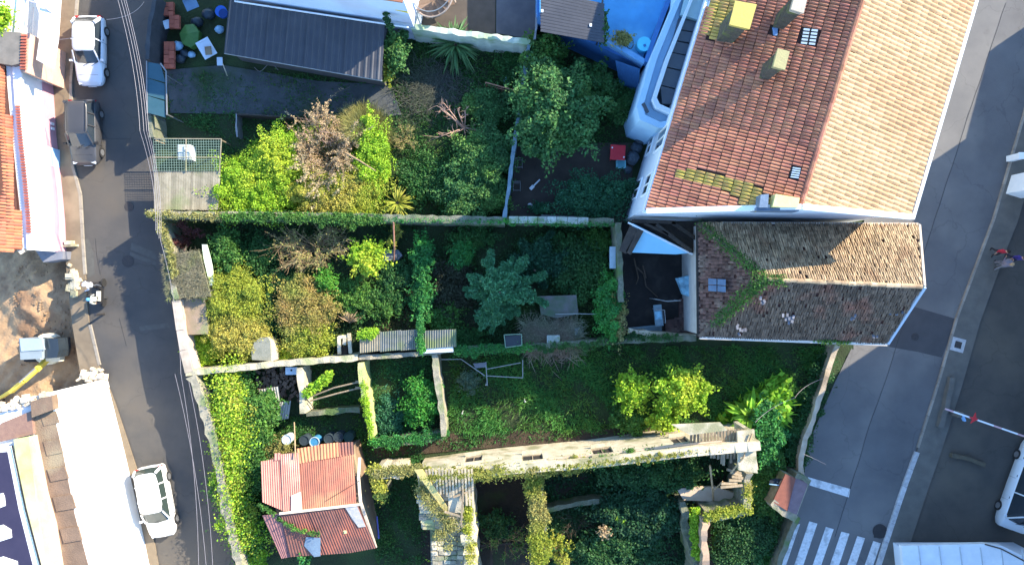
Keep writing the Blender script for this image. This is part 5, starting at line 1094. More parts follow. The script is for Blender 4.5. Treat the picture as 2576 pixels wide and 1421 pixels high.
bb_l = mat('bag_blue', (.3, .5, .66), (.2, .36, .52), scale=4, rough=.4); bkb = mat('bag_black', (.02, .028, .035), (.03, .05, .07), scale=3, rough=.35)
bag(452, 120, .36, bb_l, 'pale blue bag left of the black bags'); bag(468, 138, .3, bkb, 'black bag below the green tarpaulin'); bag(485, 140, .26, bb_l, 'small pale blue bag right of the black bag'); bag(458, 152, .34, bkb, 'lowest dark bag in the scrap yard'); bag(556, 78, .3, bb_l, 'pale blue bag at the edge of the dark shed'); bag(500, 60, .4, bkb, 'black bag right of the green tarpaulin'); bag(530, 40, .42, bkb, 'black bag nearest the dark shed at the top')
t = thing('blue_bin', 'small bright blue basin at the top beside the dark shed', 'basin', W(562, 35)); b = MB(); b.cyl(W(562, 35, .3), .32, .4, 16, r1=.36); b.build('bowl', mat('basin_blue', (.02, .12, .5), (.02, .1, .42), scale=2, rough=.3), t); b = MB(); b.cyl(W(562, 35, .66), .28, .06, 16); b.build('inside', mat('basin_in', (.01, .05, .2), (.01, .04, .16), scale=2), t)
b = MB(); b.tube([W(560, 160, .4), W(572, 192, .2)], .03, 5); tag(b.build('bamboo_stick', plas), 'short pale stick on the concrete below the shed corner', 'stick')
b = MB(); b.tube([W(640+60*s, 170+10*math.sin(s*7), .12) for s in np.linspace(0, 1, 14)], .018, 5); tag(b.build('hose', wire), 'thin curled hose below the dark shed roof', 'hose')
# red table, basin, rocks in the paved yard
t = thing('red_table', 'square red garden table in the paved yard', 'table', W(1554, 384)); c = W(1554, 384, .75); rz = R(-3)
b = MB(); b.box(c, (.92, .92, .05), rz); b.build('tabletop', mat('red_plastic', (.62, .03, .045), (.55, .025, .04), scale=2, rough=.35), t)
for sx in (-1, 1):
    for sy in (-1, 1): b = MB(); b.tube([(c.x+sx*.38, c.y+sy*.38, .06), (c.x+sx*.36, c.y+sy*.36, .73)], .03, 6); b.build('leg', mat('red_plastic', ()), t)
for u, v in ((1540, 372), (1569, 396)): b = MB(); b.cyl(W(u, v, .775), .05, .08, 10); tag(b.build('cup', wtrim), 'small white cup at the %s corner of the red table' % ('upper left' if v < 380 else 'lower right'), 'cup')
t = thing('washbasin', 'turquoise square basin below the red table', 'basin', W(1562, 413)); c = W(1562, 413, .3)
b = MB(); b.prism([(c.x+a*.3, c.y+d*.26) for a, d in ((-1, -.8), (-.8, -1), (.8, -1), (1, -.8), (1, .8), (.8, 1), (-.8, 1), (-1, .8))], .07, .35); b.build('basin', mat('aqua', (.25, .62, .68), (.2, .55, .62), scale=2, rough=.4), t)
b = MB(); b.prism([(c.x+a*.23, c.y+d*.2) for a, d in ((-1, -1), (1, -1), (1, 1), (-1, 1))], .3, .356); b.build('inside', mat('aqua_d', (.12, .4, .48), (.1, .35, .42), scale=2, rough=.4), t)
rkm = mat('blue_rock', (.12, .15, .18), (.07, .09, .11), scale=6, bump=1)
def rock(u, v, r, h, lab, m=rkm):
    rg = np.random.default_rng(int(u*2+v)); n = 9; c = W(u, v, 0); V = []; 
    for i, (zz, k) in enumerate(((0, 1), (.5, 1.02), (.85, .75), (1.0, .35))):
        for j in range(n): a = 2*math.pi*j/n; V.append((c.x+math.cos(a)*r*k*rg.uniform(.8, 1.15), c.y+math.sin(a)*r*k*rg.uniform(.8, 1.15), h*zz*rg.uniform(.9, 1.1)))
    b = MB(); b.add(V, [(i*n+j, i*n+(j+1) % n, (i+1)*n+(j+1) % n, (i+1)*n+j) for i in range(3) for j in range(n)]+[tuple(3*n+j for j in range(n))]); tag(b.build('rock', m), lab, 'rock')
rock(1612, 350, .42, .7, 'largest dark block at the foot of the pale blue wall'); rock(1600, 372, .36, .4, 'flat dark stone above the cracked boulder'); rock(1590, 400, .42, .6, 'cracked grey boulder right of the turquoise basin'); rock(1578, 428, .26, .3, 'small stone below the cracked boulder'); rock(1333, 517, .17, .2, 'small white stone in the corner of the paved yard', wtrim)
rail('garden_rail', [(1362, 542), (1395, 543), (1430, 544), (1462, 545)], .8, 'thin metal rail in front of the dark bush on the wall', grail)
rail('rusty_rail', [(1222, 208), (1262, 219), (1304, 230)], 1.2, 'rusty horizontal pipe rail by the narrow garden wall', pole, r=.04)
for k, (u, v) in enumerate(((1305, 412), (1300, 470))):
    t = thing('wire_chair', ['thin wire chair frame by the narrow wall, the upper one', 'thin wire chair frame by the narrow wall, the lower one'][k], 'chair', W(u, v)); s = .22; c = W(u, v, .45)
    b = MB(); b.tube([c+Vector((x*s, y*s, 0)) for x, y in ((-1, -1), (1, -1), (1, 1), (-1, 1), (-1, -1))], .02, 5); b.build('seat_frame', grail, t)
    b = MB(); b.tube([c+Vector((-s, s, 0)), c+Vector((-s, s*1.2, .45)), c+Vector((s, s*1.2, .45)), c+Vector((s, s, 0))], .02, 5); b.build('backrest', grail, t)
    for x in (-1, 1):
        for y in (-1, 1): b = MB(); b.tube([c+Vector((x*s, y*s, 0)), c+Vector((x*s, y*s, -.42))], .018, 5); b.build('leg', grail, t)
b = MB(); b.tube([W(1342, 468, .3), W(1358, 452, .3)], .05, 6); b.box(W(1338, 472, .25), (.3, .2, .05), .8); tag(b.build('broom', wtrim), 'white broom lying across the paved yard', 'broom')
b = MB(); b.box(W(1273, 200, .3), (.3, .42, .5)); b.cyl(W(1273, 200, .55), .08, .1, 8); tag(b.build('canister', bb_l), 'small pale blue canister near the rusty rail', 'canister')
b = MB(); b.tube([W(1265, 108, .6), W(1260, 160, .5), W(1248, 205, .3)], .02, 5); tag(b.build('dark_cable', woodd), 'thin dark cable hanging from the pale wall to the rusty rail', 'cable')
# lower gardens: rubble, posts and wires
b = MB(); rg = np.random.default_rng(14)
for i in range(260): u = rg.normal(690, 34); v = rg.normal(965, 24); s = rg.uniform(.06, .3); b.box(W(u, v, rg.uniform(.05, .45)), (s, s*rg.uniform(.5, 1), s*.6), rg.uniform(0, 3))
tag(b.build('rubble', mat('rubble_brown', (.2, .13, .09), (.14, .09, .06), scale=4, island=.3)), 'brown rubble heap below the sandy garden wall', 'rubble', kind='stuff')
t = thing('white_crate', 'small white box with a dark spot on the rubble by the wall', 'box', W(735, 932)); b = MB(); b.box(W(735, 932, .9), (.7, .45, .4)); b.build('box', wb, t); b = MB(); b.cyl(W(733, 931, 1.1), .06, .02, 8); b.build('hole', black, t)
corr = thing('zinc_sheets', 'pale corrugated sheets lying in the ivy by the rubble', 'sheet metal', W(680, 1000))
corrugated('sheet', [W(650, 980, 1.0), W(700, 972, 1.1), W(706, 1010, .9), W(660, 1014, .8)], 8, .02, mat('zinc', (.4, .4, .36), (.3, .3, .26), scale=3), corr)
corrugated('sheet', [W(696, 1012, 1.0), W(732, 1008, 1.1), W(726, 1052, .8), W(690, 1060, .8)], 6, .02, mat('zinc', ()), corr)
for k, (pts, z, lab, m) in enumerate((([(775, 1000), (840, 975), (905, 960)], 1.6, 'upper timber rail across the gap by the lime wall', woodd), ([(780, 1008), (845, 990), (905, 975)], 1.5, 'lower timber rail across the gap by the lime wall', woodd))):
    b = MB(); b.tube([W(u, v, z) for u, v in pts], .05, 6); b.box(W(905, 960+15*k, z), (.5, .14, .1)); tag(b.build('timber_rail', wood), lab, 'rail')
t = thing('clothes_frame', 'wire trellis frame with a small grey sheet in the lower garden', 'frame', W(1225, 930)); gw = mat('wire_grey', (.3, .32, .3), (.22, .24, .22), scale=4)
for pts in (((1108, 904), (1160, 903), (1220, 945)), ((1225, 928), (1310, 912)), ((1225, 945), (1315, 950)), ((1315, 905), (1315, 950)), ((1222, 910), (1226, 970))): b = MB(); b.tube([W(u, v, 1.2) for u, v in pts], .03, 5); b.build('bar', gw, t)
b = MB(); b.slab([W(1190, 914, 1.25), W(1224, 911, 1.25), W(1224, 923, 1.2), W(1196, 926, 1.2)], .03); b.build('sheet', mat('dull_sheet', (.16, .17, .19), (.12, .13, .14), scale=3), t)
for u, v, lab in ((1222, 968, 'grey post at the lower end of the trellis frame'), (1162, 1040, 'thin grey post left in the shaded lower garden'), (1320, 1010, 'thin slanting stick in the shaded lower garden')):
    b = MB(); q = W(u, v, 1.2); b.tube([(q.x, q.y, 0), q], .035, 5); b.tube([q, q+Vector((.04, .03, .1))], .05, 5); tag(b.build('post', gw), lab, 'post')
# pale pipe from the upper wall across the middle garden
b = MB(); b.tube([W(990, 560, 2.4), W(992, 620, 1.6), W(990, 665, .4)], .05, 6); tag(b.build('rusty_pipe', pole), 'thin reddish pipe leaning from the long wall into the overgrown garden', 'pipe')
b = MB(); b.prism(foot([(946, 640), (962, 628), (1000, 628), (1012, 642), (1000, 655), (956, 656)], .6), 0, .6); b.box(W(980, 640, .64), (.9, .4, .06)); tag(b.build('grey_cistern', mat('cistern', (.2, .22, .24), (.14, .15, .17), scale=2)), 'grey flat cistern beside the leaning pipe', 'cistern')
t = thing('shed_mound', 'mauve grey patched roof half buried in the overgrown garden', 'shed', W(1400, 775)); b = MB(); b.slab([W(1355, 745, 1.4), W(1450, 742, 1.5), W(1455, 790, 1.3), W(1400, 800, 1.2), W(1360, 790, 1.2)], .1); b.build('roof', mat('mauve_roof', (.13, .12, .12), (.07, .09, .06), scale=2, c3=(.06, .1, .05)), t); b = MB(); b.prism(foot([(1362, 750), (1446, 747), (1448, 790), (1366, 790)], 1.2), 0, 1.15); b.build('wall', masond, t)
rail('garden_bar', [(1398, 790), (1450, 789), (1500, 790)], 1.4, 'thin grey horizontal bar by the half buried shed roof', gw, mid=False)
b = MB(); b.box(W(1392, 856, 1.0), (.7, .55, 1.2)); b.box(W(1392, 856, 1.63), (.78, .63, .06)); tag(b.build('stone_block', cope), 'square grey stone block on the mossy wall', 'block')
rock(1445, 832, .55, .9, 'large grey boulder by the mossy wall', mat('grey_rock', (.2, .22, .2), (.12, .14, .12), scale=4, bump=1))
# brick hut and satellite dish by the right street
t = thing('brick_hut', 'small hut with a red brick top beside the stop line', 'hut', W(1995, 1240))
b = MB(); b.prism(foot([(1975, 1190), (2036, 1215), (2005, 1296), (1942, 1262)], 1.9), 0, 1.9); b.build('wall', mason, t)
b = MB(); b.prism(foot([(1976, 1192), (2002, 1202), (1980, 1284), (1944, 1262)], 2.0), 1.88, 2.0); b.build('brick_top', mat('dull_brick', (.24, .09, .06), (.18, .07, .05), scale=4), t)
b = MB(); b.prism(foot([(2002, 1202), (2034, 1214), (2004, 1294), (1981, 1284)], 1.95), 1.86, 1.94); b.build('stone_top', mat('mauve_stone', (.22, .16, .17), (.17, .12, .13), scale=4), t)
wall([(1942, 1262), (1975, 1290), (2006, 1306)], 2.0, .4, mason, label='broken stone stub wall at the foot of the brick hut', jit=.1, zj=.15)
wall([(2002, 1195), (2038, 1212)], 2.0, .35, masond, label='mossy stub wall at the head of the brick hut', jit=.1, zj=.15)
t = thing('dish', 'dark oval satellite dish left of the brick hut', 'satellite dish', W(1955, 1215)); b = MB(); c = W(1956, 1212, 1.8)
n = 20; V = [c+Vector((0, .12, -.1))]+[c+Vector((math.cos(a)*.5, math.sin(a)*.2+.05, .12*math.sin(a))) for a in np.linspace(0, 2*math.pi, n, endpoint=False)]; b.add(V, [(0, i+1, (i+1) % n+1) for i in range(n)]); b.add([v-Vector((0, 0, .03)) for v in V], [(0, (i+1) % n+1, i+1) for i in range(n)]); b.build('reflector', mat('dish_dark', (.03, .04, .05), (.025, .03, .04), scale=2, rough=.4), t); b = MB(); b.tube([c, c+Vector((0, -.1, -1.7))], .03, 6); b.build('mast', metal, t)
b = MB(); b.beam(c+Vector((-.52, -.1, .05)), c+Vector((.48, -.22, .05)), .05, .05); b.build('rim', bb_l, t)
# ------------------------------------------------------------------ overhead cables
def cable(pts, zz, lab, r=.011, grp='overhead wires along the left street'):
    P = [W(u, v, z) for (u, v), z in zip(pts, zz)]; Q = []
    for a, c in zip(P[:-1], P[1:]):
        for i in range(10): s = i/10; p = a.lerp(c, s); p.z -= .5*4*s*(1-s); Q.append(p)
    Q.append(P[-1]); b = MB(); b.tube(Q, r, 5); tag(b.build('overhead_wire', wire), lab, 'cable', grp)
for k, (a, m_, c) in enumerate((((288, -30), (352, 330), (392, 580)), ((296, -30), (362, 330), (396, 590)), ((303, -30), (369, 330), (400, 600)), ((308, -30), (374, 330), (404, 606)))):
    cable([a, m_, c], [6.2, 5.8, 5.2], ['outermost, left of the four upper street wires', 'second of the four upper street wires', 'third of the four upper street wires', 'innermost, right of the four upper street wires'][k])
cable([(268, 50), (362, 6)], [3.2, 5.5], 'short pale wire crossing the street from the white hatchback to the wall'); cable([(140, 100), (215, 70)], [3.2, 4.8], 'thin wire from the white house over the upper car')
for k, (a, c) in enumerate((((455, 940), (500, 1440)), ((440, 940), (520, 1440)), ((475, 960), (536, 1440)))): cable([a, c], [4.6, 4.2], ['left wire of the three over the lower street', 'middle wire of the three over the lower street', 'right wire of the three over the lower street'][k])
cable([(404, 606), (455, 940)], [5.2, 4.6], 'wire running along the street wall of the overgrown garden')
cable([(1900, 1062), (2000, 1000), (2070, 952)], [4.6, 4.2, 3.6], 'pale wire from the banana leaves to the right street wall', grp=None)
cable([(2022, 1142), (2078, 1168)], [3.5, 3.6], 'short pale wire over the edge of the right street', grp=None)
# ------------------------------------------------------------------ cars
def car_paint(name, c, rough=.28): return mat(name, c, tuple(x*.93 for x in c), rough=rough, scale=1.5, bump=0, spec=.6)
headl = mat('headlight', (.6, .65, .7), (.5, .55, .6), rough=.15, bump=0, spec=.8); taill = mat('taillight', (.4, .02, .02), (.3, .02, .02), rough=.2, bump=0)
tyre = mat('tyre', (.02, .02, .02), (.028, .028, .028), scale=8, rough=.8); rimm = mat('rim_metal', (.4, .41, .42), (.3, .31, .32), scale=5, rough=.35, metal=.7, bump=0)
trimb = mat('black_trim', (.025, .026, .028), (.02, .02, .022), scale=5, rough=.5, bump=0)
def car(label, u, v, heading, L, Wd, Hh, pm, style='hatch', group='cars parked in the left street', glass=None, wz=0.0):
    p = W(u, v, .75); t = thing('parked_car' if style != 'van' else 'parked_van', label, 'car' if style != 'van' else 'van', (p.x, p.y, wz), heading, group, local=True)
    glass = glass or glassd; hl, hw = L/2, Wd/2
    zb = .92*Hh/1.45; zh = zb-.1
    # stations: x, half width factor, top z, bottom z
    if style == 'van': zb = 1.15; zh = 1.05; ST = [(-1, .86, 1.1, .45), (-.97, .95, 1.2, .3), (-.85, 1, zb, .22), (0, 1, zb, .2), (.7, 1, zb, .22), (.86, .97, zh, .24), (.97, .88, .9, .3), (1, .76, .7, .42)]
    else:
        tail = {'hatch': zb, 'estate': zb, 'suv': zb}[style]
        ST = [(-1, .74, .66, .42), (-.985, .86, tail-.12, .32), (-.93, .94, tail-.02, .26), (-.7, .99, tail, .2), (-.3, 1.0, zb, .18), (.2, 1.0, zb, .18), (.42, .99, zb-.01, .19), (.5, .98, zb-.04, .2), (.7, .95, zh-.01, .22), (.86, .9, zh-.07, .24), (.94, .83, zh-.16, .28), (.985, .72, zh-.28, .33), (1, .6, .52, .4)]
    V = []; n = 0; prof = None
    for x, wf, zt, zl in ST:
        w_ = hw*wf; zm = zl+(zt-zl)*.55
        pr = [(0, zl), (w_*.86, zl), (w_*.97, zl+.07), (w_, zm), (w_*.985, zt-.1*(zt-zl)), (w_*.93, zt-.02), (w_*.8, zt+.012), (w_*.4, zt+.035), (0, zt+.042)]
        ring = pr+[(-a, z) for a, z in pr[-2:0:-1]]; n = len(ring); V += [(x*hl, a, z) for a, z in ring]
    F = [(i*n+j, i*n+(j+1) % n, (i+1)*n+(j+1) % n, (i+1)*n+j) for i in range(len(ST)-1) for j in range(n)]+[tuple(range(n)), tuple(range((len(ST)-1)*n, len(ST)*n))[::-1]]
    F = [f[::-1] for f in F]
    b = MB(); b.add(V, F); body = b.build('body', pm, t, smooth=True)
    # glasshouse
    xr0, xr1, xf1, xf0 = {'hatch': (-.93, -.72, .1, .44), 'estate': (-.96, -.86, .22, .55), 'suv': (-.95, -.86, .12, .5), 'van': (-.97, -.95, .62, .82)}[style]
    hr = Hh; tw = .8
    def gh(scale, zlo, zhi, name, m, sm=True):
        V = []
        for z in np.linspace(0, 1, 5):
            zz = zlo+(zhi-zlo)*z; e = z**1.25; xa = hl*(xr0+(xr1-xr0)*e); xb = hl*(xf0+(xf1-xf0)*z); w1 = hw*(.95-(.95-tw)*z**1.4)*scale
            V += [(xa, -w1*.86, zz), (xa+.1, -w1, zz), ((xa+xb)/2, -w1*1.01, zz), (xb-.25, -w1*.98, zz), (xb-.06, -w1*.72, zz), (xb+.03, 0, zz), (xb-.06, w1*.72, zz), (xb-.25, w1*.98, zz), ((xa+xb)/2, w1*1.01, zz), (xa+.1, w1, zz), (xa, w1*.86, zz), (xa-.04, 0, zz)]
        n = 12; b = MB(); b.add(V, [(i*n+j, i*n+(j+1) % n, (i+1)*n+(j+1) % n, (i+1)*n+j) for i in range(4) for j in range(n)]+[tuple(4*n+j for j in range(n))]); return b.build(name, m, t, smooth=False)
    gh(.99, zb-.02, hr-.04, 'window', glass)
    # roof skin with rounded rim
    V = []; rings = [(1.03, 1.02, hr-.1), (1.02, 1.01, hr-.045), (.95, .95, hr-.005), (.6, .6, hr+.02), (.02, .02, hr+.028)]; xc = hl*(xr1+xf1)/2; hx = hl*(xf1-xr1)/2
    for fx, fy, zz in rings:
        for k in range(24):
            a = 2*math.pi*k/24; cx = math.copysign(abs(math.cos(a))**.35, math.cos(a)); cy = math.copysign(abs(math.sin(a))**.35, math.sin(a)); V.append((xc+hx*fx*cx*(1 if abs(math.sin(a)) > .8 or cx < 0 else 1.0), hw*tw*fy*cy, zz))
    b = MB(); b.add(V, [(i*24+j, i*24+(j+1) % 24, (i+1)*24+(j+1) % 24, (i+1)*24+j) for i in range(4) for j in range(24)]+[tuple(4*24+j for j in range(24))]); b.build('roof', pm, t, smooth=True)
    # pillars
    for s in (-1, 1):
        pil = [((hl*xf0-.1, s*hw*.9, zb), (hl*xf1-.02, s*hw*tw*.97, hr-.04), .07), ((hl*xr0+.06, s*hw*.93, zb), (hl*xr1+.04, s*hw*tw*.98, hr-.04), .16 if style != 'suv' else .2)]
        xs_ = {'hatch': (-.22,), 'estate': (-.1, -.52), 'suv': (-.12, -.5), 'van': (.2, -.4)}[style]
        for x in xs_: pil.append(((hl*x-.02, s*hw*.97, zb), (hl*x-.04, s*hw*tw*1.03, hr-.05), .09))
        for a, c, wd in pil: b = MB(); b.beam(a, c, wd*.75, wd); b.build('pillar', pm, t)
        if style in ('suv', 'estate'): b = MB(); b.tube([(hl*xr1+.1, s*hw*.72, hr+.03), (0, s*hw*.73, hr+.06), (hl*xf1-.15, s*hw*.72, hr+.03)], .018, 6); b.build('roof_rail', trimb if style == 'suv' else pm, t)
        for x in (-.6, .6):
            w_ = MB(); w_.tube([(hl*x, s*(hw-.2), .31), (hl*x, s*(hw+.015), .31)], .31, 20); wh = w_.build('wheel', tyre, t)
            w_ = MB(); w_.tube([(hl*x, s*(hw-.1), .31), (hl*x, s*(hw+.03), .31)], .19, 14); w_.build('rim', rimm, wh)
        b = MB(); b.box((hl*xf0-.25, s*(hw+.1), zb+.08), (.12, .2, .12)); b.beam((hl*xf0-.22, s*(hw-.06), zb+.02), (hl*xf0-.25, s*(hw+.05), zb+.06), .04, .04); b.build('wing_mirror', pm if style != 'suv' else trimb, t)
        b = MB(); b.box((hl*.925, s*hw*.62, zh-.2), (.16, .32, .12), s*-.35); b.build('headlight', headl, t)
        b = MB(); b.box((-hl*.95, s*hw*.8, zb-.16), (.12, .2, .3)); b.build('taillight', taill, t)
        for x in ((.36, -.22) if style == 'hatch' else (.4, -.1, -.52)):
            b = MB(); b.box((hl*x-.16, s*(hw*.995), zb-.18), (.14, .03, .03)); b.build('door_handle', trimb, t)
            b = MB(); b.box((hl*x, s*(hw*.99), .6), (.012, .02, .62)); b.build('door_seam', trimb, t)
    b = MB(); b.box((hl*.985, 0, .42), (.06, Wd*.5, .14)); b.build('grille', trimb, t)
    b = MB(); b.box((-hl*.995, 0, .5), (.03, .5, .12)); b.box((hl*1.01, 0, .36), (.02, .5, .1)); b.build('number_plate', wtrim, t)
    for s in (-1, 1): b = MB(); b.beam((hl*xf0+.06, s*.25, zb+.03), (hl*xf0-.12, s*.25+.45, zb+.12), .02, .02); b.build('wiper', trimb, t)
    b = MB(); b.box((hl*.72, 0, zh+.02), (.01, Wd*.7, .012)); b.build('bonnet_seam', trimb, t) 
    return t
dn_ = -math.pi/2
car('silver white hatchback parked highest in the left street', 224, 127, dn_-.0, 4.25, 1.7, 1.42, car_paint('paint_silver', (.62, .66, .72)), 'hatch')
car('dark grey dusty suv parked behind the silver hatchback', 211, 333, dn_+.02, 3.95, 1.7, 1.6, car_paint('paint_darkgrey', (.055, .056, .06), .32), 'suv')
car('white estate car parked beside the tall white building', 392, 1262, dn_+.19, 4.45, 1.72, 1.48, car_paint('paint_white', (.8, .8, .78)), 'estate', glass=mat('estate_glass', (.035, .05, .045), (.03, .045, .04), rough=.12, bump=0, spec=.7))
car('white van at the right edge of the parking lot, nose down', 2585, 1225, dn_-.35, 5.6, 2.0, 2.3, car_paint('paint_vanwhite', (.62, .7, .76)), 'van', group=None)
# ------------------------------------------------------------------ people
skin = mat('skin', (.42, .26, .18), (.38, .23, .16), scale=6, rough=.6, bump=0)
def person(label, u, v, face, top, trousers, hairc, pose='stand', h=1.72, z0=.1, held=None, arm=None):
    """one continuous skinned body; clothing and hair are children"""
    p = W(u, v, z0); t = thing('person', label, 'person', (p.x, p.y, z0), face, 'people on foot', local=True)
    s = h/1.72; step = .2
    J = {'pel': (0, 0, .93), 'sp': (.02, 0, 1.12), 'ch': (.02, 0, 1.33), 'nk': (.03, 0, 1.47), 'hd': (.06, 0, 1.58), 'cr': (.05, 0, 1.67)}
    E = [('pel', 'sp'), ('sp', 'ch'), ('ch', 'nk'), ('nk', 'hd'), ('hd', 'cr')]; Rr = {'pel': (.15, .12), 'sp': (.145, .11), 'ch': (.17, .12), 'nk': (.06, .06), 'hd': (.09, .1), 'cr': (.075, .085)}
    for k, sg in (('l', 1), ('r', -1)):
        st = step*sg; J.update({'hp'+k: (0, .09*sg, .88), 'kn'+k: (st*.5+.05, .1*sg, .5), 'an'+k: (st-.04, .1*sg, .09), 'to'+k: (st+.14, .12*sg, .04)})
        fwd = .35 if arm == 'both' or (arm == 'l' and sg == 1) else -.12*sg
        J.update({'sh'+k: (.02, .19*sg, 1.4), 'el'+k: (fwd*.4, .27*sg, 1.13), 'wr'+k: (fwd*1.1+.05, .25*sg, .95 if fwd < .3 else 1.1), 'ha'+k: (fwd*1.2+.1, .24*sg, .88 if fwd < .3 else 1.1)})
        E += [('pel', 'hp'+k), ('hp'+k, 'kn'+k), ('kn'+k, 'an'+k), ('an'+k, 'to'+k), ('ch', 'sh'+k), ('sh'+k, 'el'+k), ('el'+k, 'wr'+k), ('wr'+k, 'ha'+k)]
        Rr.update({'hp'+k: (.1, .1), 'kn'+k: (.065, .065), 'an'+k: (.045, .045), 'to'+k: (.045, .03), 'sh'+k: (.065, .065), 'el'+k: (.048, .048), 'wr'+k: (.032, .03), 'ha'+k: (.03, .042)})
    names = list(J); me = bpy.data.meshes.new('body'); me.from_pydata([tuple(c*s for c in J[n]) for n in names], [(names.index(a), names.index(c)) for a, c in E], [])
    o = bpy.data.objects.new('body_src', me); C.objects.link(o); o.modifiers.new('skin', 'SKIN'); m2 = o.modifiers.new('sub', 'SUBSURF'); m2.levels = 2; m2.render_levels = 2
    for i, n in enumerate(names): me.skin_vertices[0].data[i].radius = tuple(r*s for r in Rr[n])
    me.skin_vertices[0].data[0].use_root = True
    dg = bpy.context.evaluated_depsgraph_get(); ev = o.evaluated_get(dg); bm_ = bpy.data.meshes.new_from_object(ev); bpy.data.objects.remove(o)
    bm_.materials.clear()
    for m in (skin, top, trousers, black): bm_.materials.append(m)
    for f in bm_.polygons:
        c = f.center; z = c.z/s; f.use_smooth = True
        wrist = math.hypot(c.x-J['har'][0]*s, c.y-J['har'][1]*s) < .12 and abs(z-J['har'][2]) < .12 or math.hypot(c.x-J['hal'][0]*s, c.y-J['hal'][1]*s) < .12 and abs(z-J['hal'][2]) < .12
        f.material_index = 3 if z < .1 else 2 if z < .95 and abs(c.y) < .22*s else 1 if z < 1.47 else 0
        if wrist: f.material_index = 0
    link('body', bm_, t)
    # fingers, nose, ears
    b = MB()
    for k, sg in (('l', 1), ('r', -1)):
        hx = Vector(J['ha'+k])*s
        for j in range(4): q = hx+Vector((.02*(j-1.5), .0, -.03))*s; b.tube([q, q+Vector((.012, 0, -.04)), q+Vector((.03, -.01*sg, -.065+.008*abs(j-1.5)))], .009, 5, r1=.006)
        b.tube([hx+Vector((.03, 0, .01)), hx+Vector((.055, -.01*sg, -.03))], .01, 5, r1=.007)
    b.build('fingers', skin, t)
    b = MB(); b.box(Vector((.155, 0, 1.585))*s, (.03, .022, .04)); 
    for sg in (-1, 1): b.box(Vector((.05, .095*sg, 1.59))*s, (.03, .015, .05))
    b.build('nose_and_ears', skin, t)
    b = MB(); n = 12; V = []
    for zz, r, sh in ((1.56, .088, -.025), (1.64, .105, -.01), (1.7, .095, 0), (1.745, .055, .0)):
        for k in range(n): a = 2*math.pi*k/n; V.append(((.05+sh+math.cos(a)*r*1.05)*s, math.sin(a)*r*s, (zz+(.05 if math.cos(a) > .5 and zz < 1.6 else 0))*s))
    b.add(V, [(i*n+j, i*n+(j+1) % n, (i+1)*n+(j+1) % n, (i+1)*n+j) for i in range(3) for j in range(n)]+[tuple(3*n+j for j in range(n))]); b.build('hair' if hairc[1] == 'h' else 'cap', hairc[0], t, smooth=True)
    return t
cl = lambda n, c, **k: mat(n, c, tuple(x*.7 for x in c), scale=14, rough=.9, bump=.3, **k)
person('person in white top with dark trousers standing at the kerb by the dug plot', 252, 716, R(200), cl('cloth_white', (.7, .72, .76)), cl('cloth_dark', (.03, .03, .035)), (wtrim, 'c'), z0=0, arm='both')
person('person in cream shirt and light blue cap in the street beside the dug plot', 262, 752, R(170), cl('cloth_cream', (.62, .62, .5)), cl('cloth_dark2', (.05, .05, .05)), (mat('cap_blue', (.12, .4, .7), (.1, .35, .65)), 'c'), z0=0)
person('person in red jacket on the right pavement', 2493, 634, R(250), cl('cloth_red', (.5, .03, .05)), cl('cloth_dark', ()), (mat('hair_dark', (.03, .02, .015), (.02, .015, .01)), 'h'), z0=.12)
person('person in purple jacket with a light bag on the right pavement', 2532, 650, R(240), cl('cloth_purple', (.07, .05, .25)), cl('cloth_navy', (.03, .03, .06)), (mat('hair_brown', (.1, .06, .04), (.08, .05, .03)), 'h'), z0=.12)
person('person in grey clothes pushing the pram', 2500, 668, R(60), cl('cloth_grey', (.25, .22, .26)), cl('cloth_grey2', (.2, .2, .22)), (mat('hair_fair', (.4, .28, .16), (.3, .2, .1)), 'h'), z0=.12, arm='both')
b = MB(); b.box((W(2513, 662).x, W(2513, 662).y, .7), (.5, .3, .35), .5); b.tube([(W(2503, 668).x, W(2503, 668).y, 1.0), (W(2513, 662).x, W(2513, 662).y, .8)], .03, 5)
for dx, dy in ((-.2, -.12), (.2, -.12), (-.2, .12), (.2, .12)): c = W(2513, 662); b.tube([(c.x+dx, c.y+dy-.02, .22), (c.x+dx, c.y+dy+.02, .22)], .1, 10); b.tube([(c.x+dx, c.y+dy, .22), (c.x+dx, c.y+dy, .6)], .015, 4)
tag(b.build('pram', cl('cloth_pram', (.3, .28, .32))), 'small grey pram among the group on the right pavement', 'pram')
t = thing('moped', 'small dark moped with a pale seat at the kerb by the two pedestrians', 'moped', W(262, 736)); c = W(266, 736, 0)
b = MB(); b.tube([(c.x-.02, c.y-.62, .28), (c.x+.06, c.y-.62, .28)], .27, 14); b.build('wheel', tyre, t); b = MB(); b.tube([(c.x-.02, c.y+.62, .28), (c.x+.06, c.y+.62, .28)], .27, 14); b.build('wheel', tyre, t)
b = MB(); b.box((c.x, c.y-.25, .6), (.28, .8, .25)); b.beam((c.x, c.y+.1, .35), (c.x, c.y+.5, .85), .12, .25); b.build('body', trimb, t); b = MB(); b.box((c.x, c.y-.2, .78), (.24, .6, .08)); b.build('saddle', mat('cream_paint', ()), t); b = MB(); b.tube([(c.x-.3, c.y+.42, 1.0), (c.x, c.y+.5, .98), (c.x+.3, c.y+.42, 1.0)], .02, 5); b.build('handlebar', metal, t)
b = MB(); c = W(262, 790); b.tube([(c.x, c.y, 0), (c.x, c.y, .9)], .07, 8); b.cyl((c.x, c.y, .9), .1, .08, 8); tag(b.build('bollard', iron), 'dark iron bollard at the kerb below the two pedestrians', 'bollard')
